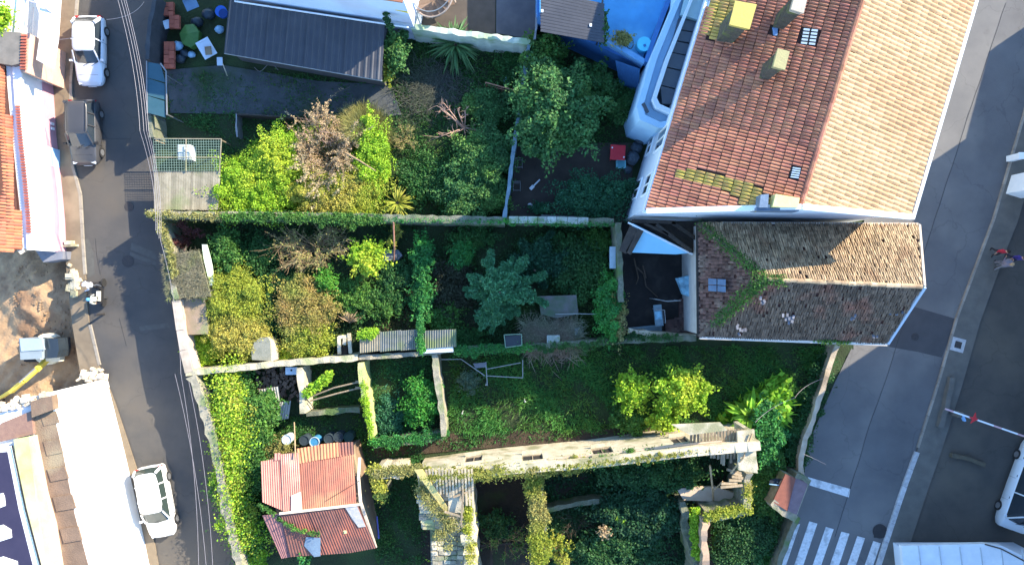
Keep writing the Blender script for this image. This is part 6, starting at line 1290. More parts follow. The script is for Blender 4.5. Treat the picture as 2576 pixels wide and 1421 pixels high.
for k, (u, v) in enumerate(((176, 618), (178, 700))): b = MB(); b.box(W(u, v, .3), (.9 if k == 0 else .5, .14, .35), R(2)); b.box(W(u, v-7, .3), (.4, .25, .5)); tag(b.build('stone_block', plas), ['cream broken step stone on the left pavement below the white house', 'squared stone at the top of the dug plot edge'][k], 'stone')
b = MB(); rg = np.random.default_rng(2)
for i in range(16): p = W(rg.normal(190, 6), rg.normal(700, 22)); s = rg.uniform(.15, .5); b.box((p.x, p.y, .12+s*.2), (s, s*.8, s*.45), rg.uniform(0, 3))
tag(b.build('edge_rubble', plas), 'cream rubble stones along the pit edge', 'rubble', kind='stuff')
# ------------------------------------------------------------------ right side: striped barrier, flat canopy, far buildings that shade the street
t = thing('barrier', 'red and white striped barrier pole with a red arrow in the parking lot', 'barrier', W(2385, 1032)); z = 1.1
redp = mat('red_paint', (.55, .04, .05), (.45, .035, .04), scale=4); P0 = W(2378, 1028, z); P1 = W(2620, 1112, z)
for i in range(12): b = MB(); b.beam(P0.lerp(P1, i/12), P0.lerp(P1, (i+1)/12-.001), .1, .08); b.build('stripe', wtrim if i % 3 else mat('pink_paint', (.6, .4, .42), (.55, .36, .38), scale=5), t)
b = MB(); c = W(2450, 1052, z+.1); b.prism([(c.x-.3, c.y+.12), (c.x+.28, c.y-.02), (c.x-.22, c.y-.3), (c.x-.1, c.y-.08)], z+.08, z+.14); b.prism([(c.x-.08, c.y+.02), (c.x+.1, c.y+.36), (c.x+.14, c.y-.02)], z+.08, z+.13); b.build('arrow', redp, t)
b = MB(); c = W(2392, 1036); b.box((c.x, c.y, .55), (.3, .3, 1.0)); b.build('post', pgrey, t); b = MB(); b.box((c.x+.15, c.y-.2, 1.0), (.1, .35, .25), .4); b.build('lamp_box', mat('box_blue', (.2, .4, .65), (.18, .36, .6), scale=3), t)
wall([(2398, 950), (2385, 1010), (2368, 1075)], .45, .3, pgrey, label='low grey kerb wall at the parking lot entrance', jit=.02)
wall([(2395, 1145), (2440, 1155), (2480, 1170)], .3, .25, mat('lot_kerb', (.11, .1, .07), (.07, .065, .05), scale=2), label='dark low step across the parking lot', jit=.02)
t = thing('flat_canopy', 'white flat canopy with a red fascia at the bottom right corner', 'canopy', W(2450, 1421)); z = 3.0
b = MB(); b.prism(foot([(2268, 1372), (2480, 1367), (2520, 1372), (2640, 1430), (2640, 1600), (2290, 1600)], z), z-.3, z); b.build('roof', mat('canopy_white', (.68, .72, .74), (.55, .6, .63), scale=1.2, detail=12, rough=.5), t)
for i in range(6): b = MB(); b.beam(W(2310+i*52, 1372+i*1.5, z+.02), W(2340+i*52, 1600, z+.02), .05, .04); b.build('roof_seam', mat('seam_grey', (.4, .44, .47), (.34, .38, .4), scale=4), t)
b = MB(); b.prism(foot([(2272, 1388), (2286, 1388), (2320, 1600), (2292, 1600)], z-.4), 2.2, z-.31); b.build('red_fascia', redp, t); b = MB(); b.prism(foot([(2300, 1400), (2620, 1400), (2620, 1600), (2320, 1600)], 2.5), .1, z-.3); b.build('wall', wpale, t)
b = MB(); b.tube([W(2478, 1368, z+.03), W(2520, 1380, z+.03), W(2580, 1412, z+.03)], .04, 6); b.build('edge_trim', iron, t)
b = MB(); c = W(2213, 1335); b.cyl((c.x, c.y, .013), .45, .02, 18); b.box((c.x, c.y-.1, .025), (.75, .6, .022)); tag(b.build('tar_spot', tar), 'dark round tar spot at the end of the crossing', 'tar')
b = MB(); c = W(2572, 392, 1.2); b.box((c.x, c.y, .6), (.4, .35, 1.1)); b.box((c.x, c.y, 1.2), (.46, .4, .1)); tag(b.build('bollard_box', wtrim), 'small white utility box at the right edge of the picture', 'utility box')
b = MB(); c = W(2600, 462, 1.6); b.box((c.x, c.y, .9), (1.0, 1.2, 1.7), -.3); b.box((c.x, c.y, 1.8), (1.1, 1.3, .1), -.3); tag(b.build('kiosk', wtrim), 'white kiosk roof cut by the right edge of the picture', 'kiosk')
# street buildings east of the lot (their roofs lie outside the picture; they cast the street's shade)
t = thing('street_block', 'long building beyond the right edge of the picture', 'building', W(2900, 500))
fcs = mat('block_wall', (.45, .42, .38), (.38, .36, .32), scale=1)
for px, hh in (([(2765, -58), (3100, -58), (3100, 160), (2706, 160)], 4.0), ([(2706, 163), (3100, 163), (3100, 585), (2640, 585)], 5.7), ([(2622, 592), (2950, 592), (2950, 1150), (2622, 1150)], 12.0), ([(2720, 1150), (3000, 1150), (3000, 2300), (2720, 2300)], 15.0)):
    b = MB(); b.prism(foot(px, 0), 0, hh); w_ = b.build('wall', fcs, t); b = MB(); b.prism([(x*1.001, y) for x, y in foot(px, 0)], hh, hh+.25); b.build('roof', terra, t)
# ------------------------------------------------------------------ ground cover
G = 9000
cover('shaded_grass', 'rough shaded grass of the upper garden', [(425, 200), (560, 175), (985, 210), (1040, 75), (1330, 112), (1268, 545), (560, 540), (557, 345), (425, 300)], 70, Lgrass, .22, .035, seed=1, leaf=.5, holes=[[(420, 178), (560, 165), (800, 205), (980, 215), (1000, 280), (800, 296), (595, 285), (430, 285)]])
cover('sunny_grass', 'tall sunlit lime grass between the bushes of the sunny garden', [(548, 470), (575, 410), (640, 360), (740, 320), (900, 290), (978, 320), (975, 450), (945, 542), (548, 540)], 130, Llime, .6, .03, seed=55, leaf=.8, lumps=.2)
cover('weeds', 'sparse green weeds on the dark concrete strip', [(430, 190), (640, 175), (900, 210), (900, 300), (430, 285)], 26, Lgrass, .16, .03, seed=2, leaf=.4, lumps=.9, z=.08)
cover('undergrowth', 'dark tangled undergrowth of the middle garden', [(520, 565), (1550, 570), (1560, 840), (1310, 865), (900, 885), (480, 920), (440, 750), (500, 740)], 85, leafmat('under_dark', (.045, .13, .04), (.035, .08, .03), (.08, .15, .04)), .28, .03, seed=4, leaf=.5, lumps=.9, z=.05)
cover('brown_stalks', 'brown dead stalks in the middle garden', [(860, 690), (1180, 700), (1200, 830), (900, 835)], 60, leafmat('stalk_brown', (.15, .1, .06), (.09, .07, .045), (.08, .12, .04)), .4, .02, seed=5, leaf=.1, z=.05)
cover('lawn_grass', 'deep green grass of the lower right garden', [(1135, 890), (1560, 868), (2105, 872), (2050, 1010), (2010, 1180), (1930, 1421), (1790, 1421), (1790, 1310), (1895, 1290), (1910, 1080), (1690, 1060), (1480, 1085), (1130, 1090)], 95, leafmat('lawn_green', (.075, .25, .05), (.05, .18, .04), (.11, .29, .05)), .34, .032, seed=6, leaf=.1, lumps=1.0, z=.03)
cover('grass_tufts', 'taller bright grass tufts over the lower right garden', [(1135, 895), (1560, 880), (2080, 880), (2040, 1010), (1790, 1050), (1480, 1080), (1130, 1085)], 18, Lmid, .5, .035, seed=66, leaf=.2, lumps=1.2)
cover('plot_grass', 'blue green grass in the walled plot between the two cross walls', [(925, 905), (1090, 895), (1110, 1095), (940, 1105)], 100, leafmat('plot_green', (.055, .21, .06), (.04, .15, .05), (.08, .24, .06)), .3, .032, seed=7, leaf=.15, lumps=.8)
cover('path_grass', 'dark grass behind and beside the red shed', [(620, 1050), (900, 1040), (930, 1110), (1060, 1120), (1080, 1190), (1070, 1421), (950, 1421), (900, 1120), (640, 1110)], 85, Lgrass, .22, .035, seed=8, leaf=.4)
cover('weedy_strip', 'weeds in front of the ruin facade', [(1100, 1090), (1480, 1070), (1690, 1050), (1700, 1068), (1480, 1096), (1110, 1130)], 50, Lgrass, .22, .04, seed=44, leaf=.4)
cover('corner_grass', 'dark weeds left of the lime wall', [(765, 920), (900, 905), (920, 1035), (770, 1040)], 80, Lgrass, .2, .035, seed=9, leaf=.4)
cover('wall_foot_weeds', 'weeds among the ivy by the lower street wall', [(500, 945), (650, 935), (640, 1000), (650, 1180), (670, 1421), (600, 1421), (560, 1250)], 70, Lmid, .2, .04, seed=10, leaf=.8)
cover('ruin_weeds', 'dark green weeds inside the ruin', [(1370, 1180), (1860, 1120), (1870, 1280), (1760, 1300), (1770, 1421), (1380, 1421)], 95, leafmat('ruin_green', (.03, .11, .04), (.025, .075, .03), (.045, .14, .04)), .25, .04, seed=11, leaf=1.2, z=.05)
cover('lit_moss', 'bright moss on the sunlit earth by the sandy wall', [(470, 850), (620, 840), (700, 905), (480, 935)], 90, Llime, .14, .035, seed=12, leaf=.7)
cover('yard_weeds', 'weeds under the fig tree', [(1335, 110), (1560, 200), (1600, 370), (1300, 370)], 60, Lgrass, .22, .04, seed=13, leaf=.7)
# ------------------------------------------------------------------ upper garden
tree('lime_bush', 'big sunlit lime green bush beside the netted lean-to', 640, 470, 104, 78, 1.9, Llime, bark, 170, 34000, .06, cat='bush', cr=.16)
tree('lime_bush', 'tall lime green bush left of the bare brown tree', 700, 400, 46, 76, 2.4, Llime, bark, 90, 16000, .06, cat='bush', cr=.2)
tree('yellow_bush', 'small yellow green bush at the corner of the plank roof', 572, 500, 34, 44, 1.5, Lyel, bark, 26, 4500, .07, cat='bush')
twiggy('bare_tree', 'large bare brown bush with dense dry stems in the sunny garden', 815, 385, 80, 125, 2.6, twig, 520, cat='bare bush', leafm=Ldry, nleaf=14000, lsize=.06)
twiggy('bare_tree', 'pinkish leafless twigs above the large bare bush', 790, 330, 55, 50, 3.0, twigp, 120, cat='bare bush', seed=51)
b_ = tree('lime_bush', 'upright lime bush on the right of the bare brown bush', 936, 390, 42, 88, 2.4, Llime, bark, 90, 16000, .06, cat='bush', cr=.22)
tree('yellow_bush', 'wide yellow green bush hanging over the long wall', 850, 490, 112, 60, 2.3, Lyel, bark, 150, 28000, .06, cat='bush', cr=.2)
rg = np.random.default_rng(41); n = 9000; A_ = rg.uniform(-.1, math.pi+.2, n); rr = rg.random(n)**.5; c = W(915, 335); P = np.stack([c.x+np.cos(A_)*rr*1.6, c.y-.5+np.sin(A_)*rr*1.9, np.full(n, .1)+1.5*(1-rr)], 1); V, F = blades(rg, P, .75, .03, .9, .3); t = thing('grass_clump', 'tall olive grass fan behind the bare bush', 'grass clump', c); npmesh('blade_mass', V, F, Lolive, t)['kind'] = 'stuff'
twiggy('dry_shrub', 'small round dry grey shrub between the bare trees', 1018, 348, 34, 38, 1.3, twig, 160, cat='shrub', r=.014, leafm=Lolive, nleaf=900, lsize=.04)
twiggy('dead_tree', 'pale pink fallen leafless tree pointing left', 1125, 305, 62, 52, 1.7, twigp, 70, cat='dead tree', r=.05, lean=(1.0, -.3), droop=.1)
b = MB(); b.tube([W(1170, 322, .5), W(1235, 334, .3)], .06, 6); b.tube([W(1170, 318, .5), W(1215, 312, .4)], .03, 5); tag(b.build('log', twigp), 'thin pinkish trunk lying right of the fallen leafless tree', 'log')
b = MB(); b.tube([W(870, 385, 3.0), W(905, 405, 2.9), W(945, 430, 2.6)], .07, 6, r1=.03); tag(b.build('bare_limb', twig), 'smooth pale limb lying over the bare brown bush', 'branch')
tree('green_bush', 'large rounded dark green bush by the narrow garden wall', 1215, 400, 72, 65, 2.4, Ltree, bark, 60, 15000, .08, cat='bush', cr=.28)
tree('green_bush', 'lower rounded dark green bush against the long wall', 1190, 490, 80, 54, 2.1, Ltree, bark, 55, 13000, .08, cat='bush', cr=.28)
tree('low_shrub', 'dull dark shrub left of the rounded bushes', 1080, 450, 68, 60, 1.0, Lgrass, bark, 40, 7000, .08, cat='shrub', cr=.3)
tree('low_shrub', 'dark shrub under the rusty rail', 1225, 270, 50, 50, 1.3, Ltree, bark, 36, 6500, .08, cat='shrub', cr=.3)
tree('small_tree', 'small sunlit tree at the right end of the dark shed', 990, 130, 34, 48, 2.6, Ltree, bark, 34, 3800, .11, cr=.35)
tree('yellow_flowers', 'pale yellow leaf tufts beside the shed end', 975, 178, 16, 34, 1.9, Lyel, bark, 14, 700, .1, cat='shrub')
def rosette(name, label, u, v, L, n, m, wd=.1, cat='plant', z0=0, arc=(0, 6.28), h=.9, hub=.1):
    rg = np.random.default_rng(int(u+v)); c = W(u, v, z0+.4); t = thing(name, label, cat, (c.x, c.y, z0)); me = None
    for i in range(n):
        a = rg.uniform(*arc); l = L*rg.uniform(.6, 1.1); el = rg.uniform(.15, 1.15); seg = 6; V = []; 
        for j in range(seg+1):
            s = j/seg; r_ = hub+l*s*math.cos(el)*(1+.1*s); z = .15+h*.35+l*math.sin(el)*s-l*.55*s*s; w_ = wd*(math.sin(math.pi*min(1, .15+s*.85))**.7)*.5+.004
            d = Vector((math.cos(a), math.sin(a), 0)); sd2 = Vector((-math.sin(a), math.cos(a), 0)); p = Vector((c.x, c.y, z0))+d*r_+Vector((0, 0, z)); V += [p-sd2*w_+Vector((0, 0, w_*.5)), p, p+sd2*w_+Vector((0, 0, w_*.5))]
        b = MB(); b.add(V, [(j*3+k, j*3+k+1, j*3+k+4, j*3+k+3) for j in range(seg) for k in range(2)]); b.build('leaf', m, t)
    b = MB(); b.tube([(c.x, c.y, z0), (c.x, c.y, z0+.15+h*.35)], .09, 7); b.build('trunk', bark, t); return t
rosette('spiky_plant', 'large dark rosette plant with long drooping leaves under the pale wall', 1148, 120, 1.7, 120, leafmat('rosette_dark', (.1, .2, .07), (.05, .13, .05), (.25, .32, .13)), .12, h=2.2)
rosette('yucca', 'yellow green spiky yucca leaning on the long wall', 1002, 512, 1.15, 60, Lyel, .07, h=1.8)
tree('creeping_weed', 'low dark weeds in the shaded top right of the upper garden', 1285, 165, 34, 50, .8, Lgrass, bark, 26, 4500, .07, cat='weeds')
rg = np.random.default_rng(61); n = 2500; q = W(1090, 225); P = np.stack([q.x+rg.normal(0, 1.1, n), q.y+rg.normal(0, .9, n), np.full(n, .1)], 1); V, F = blades(rg, P, .5, .02, 1.4, .5); t = thing('grey_stalks', 'flattened grey dead stalks right of the shed end', 'dry stalks', q); npmesh('stalk_mass', V, F, leafmat('stalk_grey', (.13, .13, .1), (.08, .09, .08), (.1, .12, .08)), t)['kind'] = 'stuff'
# fig tree and yard plants
tree('fig_tree', 'big leafy fig tree spreading over the paved yard', 1400, 285, 94, 100, 4.2, Ltree, bark, 95, 24000, .12, cr=.22, thick=.7, trunk=.14)
tree('fig_tree', 'left part of the leafy crown that overhangs the narrow wall', 1345, 250, 42, 90, 3.6, Ltree, bark, 36, 7500, .12, cr=.32)
tree('yard_tree', 'slender dark tree in the shade below the blue terrace', 1370, 160, 50, 68, 3.0, Lmid, bark, 36, 6500, .11, cr=.3)
tree('yard_tree', 'loose dark green tree near the blue tarpaulin', 1480, 220, 60, 55, 2.8, Ldark, bark, 40, 7500, .11, cr=.3)
tree('yard_shrub', 'dark shrub between the fig tree and the pale blue bay', 1562, 262, 40, 42, 1.6, Ldark, bark, 30, 5000, .1, cat='shrub')
tree('blue_green_bush', 'dense blue green bush at the bottom of the paved yard', 1490, 497, 92, 56, 1.9, Lblue, bark, 60, 15000, .08, cat='bush', cr=.25)
tree('yard_weed', 'low weeds in front of the white stone in the yard', 1360, 524, 30, 14, .7, Lblue, bark, 14, 1600, .07, cat='weeds')
# middle garden
twiggy('sprawling_shrub', 'wide sunlit tan shrub of arching bare branches below the long wall', 785, 622, 112, 56, 1.9, twig, 420, cat='shrub', r=.03, leafm=Lolive, nleaf=3000, lsize=.06)
tree('small_tree', 'pale green small tree right of the tan bare shrub', 925, 645, 48, 40, 2.2, Llime, bark, 60, 4200, .09, cr=.2)
tree('green_shrub', 'dark green shrub beside the pale curved gutter', 568, 640, 38, 58, 2.0, Lmid, bark, 36, 6500, .085, cat='shrub', cr=.34)
twiggy('maroon_shrub', 'maroon twiggy shrub at the head of the street wall', 468, 595, 44, 38, 1.8, mat('maroon_twigs', (.2, .09, .07), (.14, .07, .05), scale=4), 150, cat='shrub', r=.018, leafm=Lred, nleaf=1200, lsize=.06)
tree('yellow_bush', 'large yellow green feathery bush beside the brushwood shed', 588, 740, 80, 64, 2.2, Lyel, bark, 120, 24000, .055, cat='bush', cr=.2)
tree('yellow_bush', 'lower yellow green bush beside the domed tank', 600, 830, 78, 62, 1.9, Lyel, bark, 110, 20000, .055, cat='bush', cr=.2)
tree('autumn_bush', 'orange brown and green bush in the middle garden', 765, 775, 74, 74, 2.0, Lbrown, bark, 120, 12000, .055, cat='bush', cr=.2)
tree('autumn_bush', 'yellow green lower half of the bush above the sandy wall', 780, 855, 66, 42, 1.8, Lyel, bark, 44, 8000, .07, cat='bush', cr=.3)
tree('bright_tuft', 'vivid green tuft above the orange brown bush', 822, 705, 26, 32, 1.9, leafmat('vivid', (.1, .3, .03), (.08, .24, .03)), bark, 20, 2600, .08, cat='plant')
tree('dark_shrub', 'dark shrub between the yellow bush and the orange bush', 680, 795, 42, 44, 1.1, Ldark, bark, 30, 5000, .08, cat='shrub')
tree('small_green_bush', 'small green bush between tank and orange bush', 730, 890, 40, 26, 1.1, Llime, bark, 24, 3400, .07, cat='bush')
tree('creeper_column', 'soft green creeper hanging in a vertical strip', 1062, 640, 24, 50, 1.7, Lemer, bark, 28, 4200, .08, cat='creeper')
tree('creeper_column', 'lower end of the green creeper strip above the ribbed roofs', 1062, 745, 28, 66, 1.5, Lemer, bark, 34, 5200, .08, cat='creeper')
tree('pale_shrub', 'small pale green shrub upper middle of the shaded garden', 1160, 640, 30, 34, 1.2, Lemer, bark, 18, 2200, .08, cat='shrub')
tree('dull_shrub', 'dull brownish shrub left of the needle tree', 1140, 720, 52, 74, .9, leafmat('dull', (.05, .06, .03), (.04, .045, .025), (.06, .05, .03)), bark, 36, 5200, .08, cat='shrub')
for q_, (u_, v_, ru_, rv_, lab_) in enumerate(((650, 640, 40, 44, 'dim green brambles right of the green shrub below the long wall'), (700, 720, 40, 30, 'low green weeds above the orange brown bush'), (880, 740, 50, 40, 'dim thicket right of the vivid tuft'), (960, 760, 50, 44, 'dim thicket above the ribbed shelter'), (1000, 690, 40, 30, 'dim fern patch below the leaning pipe'), (1110, 800, 44, 34, 'low green weeds right of the creeper strip'), (1190, 600, 50, 24, 'shaded leafy band below the long wall, near the conifer'), (1400, 620, 70, 30, 'shaded leafy band below the long wall, left of the cupboard'), (1500, 610, 36, 30, 'dark leaves in the corner above the metal cupboard'), (1170, 850, 40, 20, 'bright weeds right of the small ribbed roof'))):
    tree('brambles', lab_, u_, v_, ru_*1.15, rv_*1.15, .9, [Lgrass, Ldark, Lmid][q_ % 3], bark, 40, 3600, .08, cat='brambles', cr=.22)
# monkey-puzzle-like conifer: arms that carry dense needles
def arm_tree(label, u, v, arms, h, m):
    rg = np.random.default_rng(90); c = W(u, v, h*.75); t = thing('conifer', label, 'conifer', (c.x, c.y, 0)); tb = MB(); tb.tube([(c.x, c.y, 0), (c.x, c.y, h)], .12, 8, r1=.05)
    for (a, l, wd, zz) in arms:
        l = l*1.15
        d = np.array([math.cos(a), math.sin(a), 0]); n = int(4200*l*wd/.4); s = rg.random(n)**.8; bend = rg.normal(0, .16)
        zc = zz+.25*np.sin(s*2.6)-.35*s*s; P = np.array([c.x, c.y, 0])+d*(s*l)[:, None]+np.array([-d[1], d[0], 0])*(bend*l*s*s)[:, None]; P[:, 2] = zc
        r_ = 1.75*wd*(.55+.45*np.sin(np.clip(s*3.3, 0, 3.1)))*(1-.25*s)*(.75+.35*np.sin(s*13+a*4)); off = rg.normal(size=(n, 3)); off /= np.linalg.norm(off, axis=1)[:, None]; off[:, 2] *= .6; P += off*(r_*.5*(rg.random(n)**.6+(rg.random(n) < .2)*rg.random(n)*.9))[:, None]
        V, F = leaves(rg, P, .075, up=.1, asp=2.8); npmesh('bough', V, F, m, t)
        e = [Vector((c.x, c.y, 0))+Vector(d)*(l*q)+Vector((-d[1], d[0], 0))*bend*l*q*q+Vector((0, 0, zz+.25*math.sin(q*2.6)-.35*q*q)) for q in np.linspace(0, .95, 6)]; tb.tube(e, .04, 5, r1=.015)
    tb.build('trunk', bark, t); return t
arms = [(R(a), l, w_, z) for a, l, w_, z in ((175, 1.9, .34, 1.6), (150, 1.9, .4, 1.8), (128, 2.0, .36, 2.0), (100, 1.7, .4, 2.2), (75, 1.9, .36, 2.0), (50, 2.3, .42, 2.1), (25, 2.5, .4, 1.8), (5, 2.3, .46, 2.2), (-15, 1.6, .4, 1.8), (195, 1.7, .34, 1.6), (225, 1.9, .44, 1.7), (245, 2.2, .42, 1.9), (265, 2.1, .36, 2.0), (290, 1.4, .36, 1.6), (-40, 1.5, .34, 1.4), (60, 1.2, .4, 2.6), (140, 1.1, .4, 2.6), (240, 1.1, .4, 2.6), (330, 1.1, .4, 2.5))]
rg = np.random.default_rng(33)
for a_ in range(16): arms.append((rg.uniform(0, 6.28), rg.uniform(.7, 1.7), rg.uniform(.22, .36), rg.uniform(1.2, 2.4)))
arm_tree('blue green conifer with thick radiating arms in the shaded garden', 1258, 735, arms, 3.0, Lpine)
arms2 = [(R(a), l, w_, z) for a, l, w_, z in ((90, 2.0, .5, 1.0), (60, 1.7, .5, 1.1), (120, 1.6, .45, 1.1), (30, 2.2, .46, .9), (0, 2.2, .45, .8), (150, 1.5, .45, 1.0), (200, 1.1, .4, .8), (-50, 1.0, .4, .7))]
arm_tree('darker conifer spreading behind the blue green one', 1345, 680, arms2, 1.8, leafmat('needle_dark', (.035, .12, .06), (.025, .085, .045), (.045, .14, .07)))
tree('dark_understory', 'dark leafy shrub left of the grey stone wall', 1460, 680, 66, 70, 1.2, Ldark, bark, 44, 6500, .09, cat='shrub')
tree('ivy_column', 'tall ivy bush at the left of the dark backyard', 1530, 775, 32, 76, 2.2, Lemer, bark, 50, 8500, .075, cat='ivy bush', cr=.45, thick=.9)
tree('pale_ivy', 'olive pale ivy on the lower stone wall by the backyard', 1552, 790, 22, 66, 2.6, Lolive, bark, 34, 3600, .07, cat='ivy bush')
rg = np.random.default_rng(35); n = 5200; X = W(1320, 800).x+rg.random(n)*3.3; q = W(1320, 845); P = np.stack([X, q.y+rg.normal(0, .5, n), np.full(n, .3)], 1); V, F = blades(rg, P, .9, .03, .8, .3); t = thing('reeds', 'mauve dry reeds by the mossy wall', 'reeds', q); npmesh('reed_mass', V, F, Lreed, t)['kind'] = 'stuff'
twiggy('vine_twigs', 'pale twisted vine stems by the grey boulder', 1430, 815, 34, 34, 1.2, twig, 90, cat='vine', r=.02)
rosette('dry_plume', 'tall straw coloured plume above the broken frame', 882, 810, .9, 34, Ldry, .05, h=1.2, arc=(.2, 2.8)); 
twiggy('yellow_sprig', 'yellow hanging sprig on the long wall above the pipe', 992, 590, 14, 36, 2.3, mat('yellow_stem', (.4, .38, .1), (.3, .3, .1), scale=3), 40, cat='sprig', r=.02, leafm=Lyel, nleaf=700, lsize=.07)
tree('red_earth_plants', 'lime seedlings by the street wall capping', 520, 880, 46, 34, .9, Llime, bark, 28, 3600, .07, cat='seedlings')
ivy('wall_creeper', 'creeper over the long wall where the bushes overhang', [(560, 545), (700, 546), (850, 552), (960, 552)], 2.45, .4, 9000, Lmid, .07, seed=3, hang=1.0, cat='creeper', clumps=40)
ivy('wall_creeper', 'sparse creeper on the left end of the long wall', [(376, 538), (480, 545), (560, 546)], 2.4, .3, 2400, Lolive, .06, seed=13, cat='creeper')
ivy('wall_moss', 'green moss along the right half of the long wall', [(960, 553), (1100, 556), (1270, 558), (1540, 565)], 2.35, .22, 5200, Lemer, .05, seed=14, cat='moss', hang=.5, clumps=50)
ivy('street_wall_ivy', 'thin ivy down the upper street wall', [(404, 560), (420, 610), (440, 690)], 2.2, .3, 2600, Lolive, .06, seed=15)
ivy('mossy_top', 'bright moss and weeds on the wall right of the ribbed roofs', [(1150, 884), (1260, 878), (1330, 874)], 1.75, .36, 5200, Lemer, .06, seed=16, cat='moss')
ivy('mossy_top', 'dull ivy on the wall near the grey boulder', [(1340, 873), (1480, 866), (1580, 850), (1700, 850)], 1.7, .3, 5000, Ldark, .06, seed=17, cat='ivy', clumps=40)
ivy('shelter_creeper', 'green creeper between the two ribbed roofs', [(1056, 800), (1058, 840), (1060, 884)], 2.35, .26, 3000, Lemer, .06, seed=18, cat='creeper', hang=.9)
ivy('shelter_tuft', 'lime tuft on the left end of the ribbed roof', [(908, 842), (940, 836)], 2.35, .32, 2200, Llime, .06, seed=19, cat='moss')
# lower gardens
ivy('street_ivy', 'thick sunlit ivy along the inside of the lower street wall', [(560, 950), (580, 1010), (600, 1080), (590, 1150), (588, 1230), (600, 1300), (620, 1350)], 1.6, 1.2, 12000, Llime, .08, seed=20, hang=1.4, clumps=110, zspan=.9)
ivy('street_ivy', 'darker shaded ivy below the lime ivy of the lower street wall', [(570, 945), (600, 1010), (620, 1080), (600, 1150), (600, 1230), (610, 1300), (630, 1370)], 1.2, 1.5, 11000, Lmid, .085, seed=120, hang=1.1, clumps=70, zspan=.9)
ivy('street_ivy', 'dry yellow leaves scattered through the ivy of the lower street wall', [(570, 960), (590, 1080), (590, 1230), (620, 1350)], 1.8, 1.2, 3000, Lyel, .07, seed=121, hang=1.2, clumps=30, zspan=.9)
ivy('street_ivy', 'mid green ivy further from the lower street wall', [(625, 1010), (650, 1060), (620, 1130), (640, 1200)], 1.4, 1.2, 11000, Lmid, .09, seed=21, hang=.9, clumps=50)
tree('ivy_bush', 'leafy green shrub beside the zinc sheets', 655, 1030, 52, 40, 2.0, Lmid, bark, 34, 4800, .1, cat='shrub')
tree('hump_bush', 'olive mown hedge hump left of the drums', 680, 1125, 56, 26, 1.3, Lolive, bark, 36, 6500, .05, cat='hedge')
ivy('roof_ivy', 'lime creeper crossing the lower red sheets', [(655, 1268), (700, 1300), (740, 1330), (780, 1340), (800, 1345)], 3.05, .16, 900, Lmid, .07, seed=22, cat='creeper', hang=.2, z0=2.4)
twiggy('bramble', 'bare tangled vine stems left of the lower red sheets', 670, 1370, 62, 56, 1.2, twig, 80, cat='vine', r=.022)
tree('green_sprig', 'green bushy sprig over the bottom of the red shed', 768, 1385, 16, 36, 2.9, Lemer, bark, 16, 1600, .09, cat='shrub')
tree('lime_corner_bush', 'lime bush at the bottom edge beside the street wall', 640, 1400, 30, 30, 1.2, Llime, bark, 20, 2600, .09, cat='bush')
ivy('yellow_vine', 'yellow lit vine slanting across the gap by the rubble', [(772, 990), (795, 972), (830, 942)], 1.9, .3, 1500, Llime, .11, seed=23, cat='vine', hang=.3, clumps=14)
tree('vivid_bush', 'vivid green bush between the two cross walls', 1058, 1010, 46, 56, 1.7, leafmat('vivid2', (.06, .26, .03), (.04, .19, .03), (.08, .3, .04)), bark, 38, 5600, .09, cat='bush', cr=.3)
tree('dull_plot_bush', 'dull blue green bush left of the vivid green bush', 975, 1040, 36, 50, 1.0, Lblue, bark, 28, 4200, .08, cat='bush')
ivy('cross_wall_moss', 'lime moss on the lichened cross wall', [(914, 960), (924, 1030), (934, 1096)], 1.95, .24, 2600, Llime, .05, seed=24, cat='moss')
ivy('low_wall_moss', 'green moss on the low wall joining the cross walls', [(940, 1112), (1030, 1105), (1110, 1096)], 1.25, .42, 5000, Lemer, .055, seed=25, cat='moss')
tree('wispy_bush', 'grey green wispy shrub left of the trellis frame', 1180, 958, 28, 28, 1.2, leafmat('wispy', (.12, .18, .1), (.08, .14, .08)), bark, 18, 1800, .06, cat='shrub')
tree('yellow_tree', 'small yellow green tree, left of the two lit trees on the lawn', 1592, 985, 40, 46, 2.6, Llime, bark, 64, 4600, .1, cr=.2)
tree('dark_tree', 'dark green foot of the small yellow tree above the ruin', 1590, 1050, 44, 36, 1.5, Lmid, bark, 30, 4600, .1, cat='shrub')
tree('lime_tree', 'bright lime tree, right of the two lit trees on the lawn', 1715, 985, 62, 52, 3.6, Llime, bark, 100, 8000, .1, cr=.18, trunk=.11)
tree('lime_tree', 'lower hanging part of the lime foliage beside the ruin wall', 1668, 1050, 32, 36, 2.6, Llime, bark, 22, 2600, .11)
rosette('banana_plant', 'banana plant with broad bright leaves at the ruin corner', 1875, 1040, 1.5, 34, leafmat('banana', (.26, .5, .04), (.18, .4, .035), (.32, .55, .04)), .3, h=3.0)
tree('vine_bush', 'vivid vine tangle to the right of the banana plant', 1925, 1085, 40, 70, 2.2, Lemer, bark, 44, 7000, .1, cat='vine bush', cr=.4)
tree('slope_bush', 'green ivy slope between the ruin and the brick hut', 1925, 1210, 44, 84, 1.0, Lmid, bark, 60, 9000, .085, cat='ground ivy', cr=.35)
tree('slope_bush', 'dark ivy slope at the bottom by the street wall', 1870, 1360, 70, 64, .9, Ldark, bark, 60, 10000, .085, cat='ground ivy', cr=.3)
ivy('street_side_weeds', 'dry weeds along the inside of the cream boundary wall', [(2080, 900), (2050, 990), (2020, 1090), (2000, 1170)], .6, .8, 6500, Ldark, .08, seed=26, cat='weeds', clumps=50)
cover('lit_scrub', 'bright lime scrub lit by the sun around the banana plant', [(1795, 1052), (1840, 1020), (1965, 935), (1985, 985), (1935, 1110), (1890, 1080), (1830, 1070)], 70, MATS['banana'], 1.1, .12, seed=77, leaf=1.2, lumps=.2)
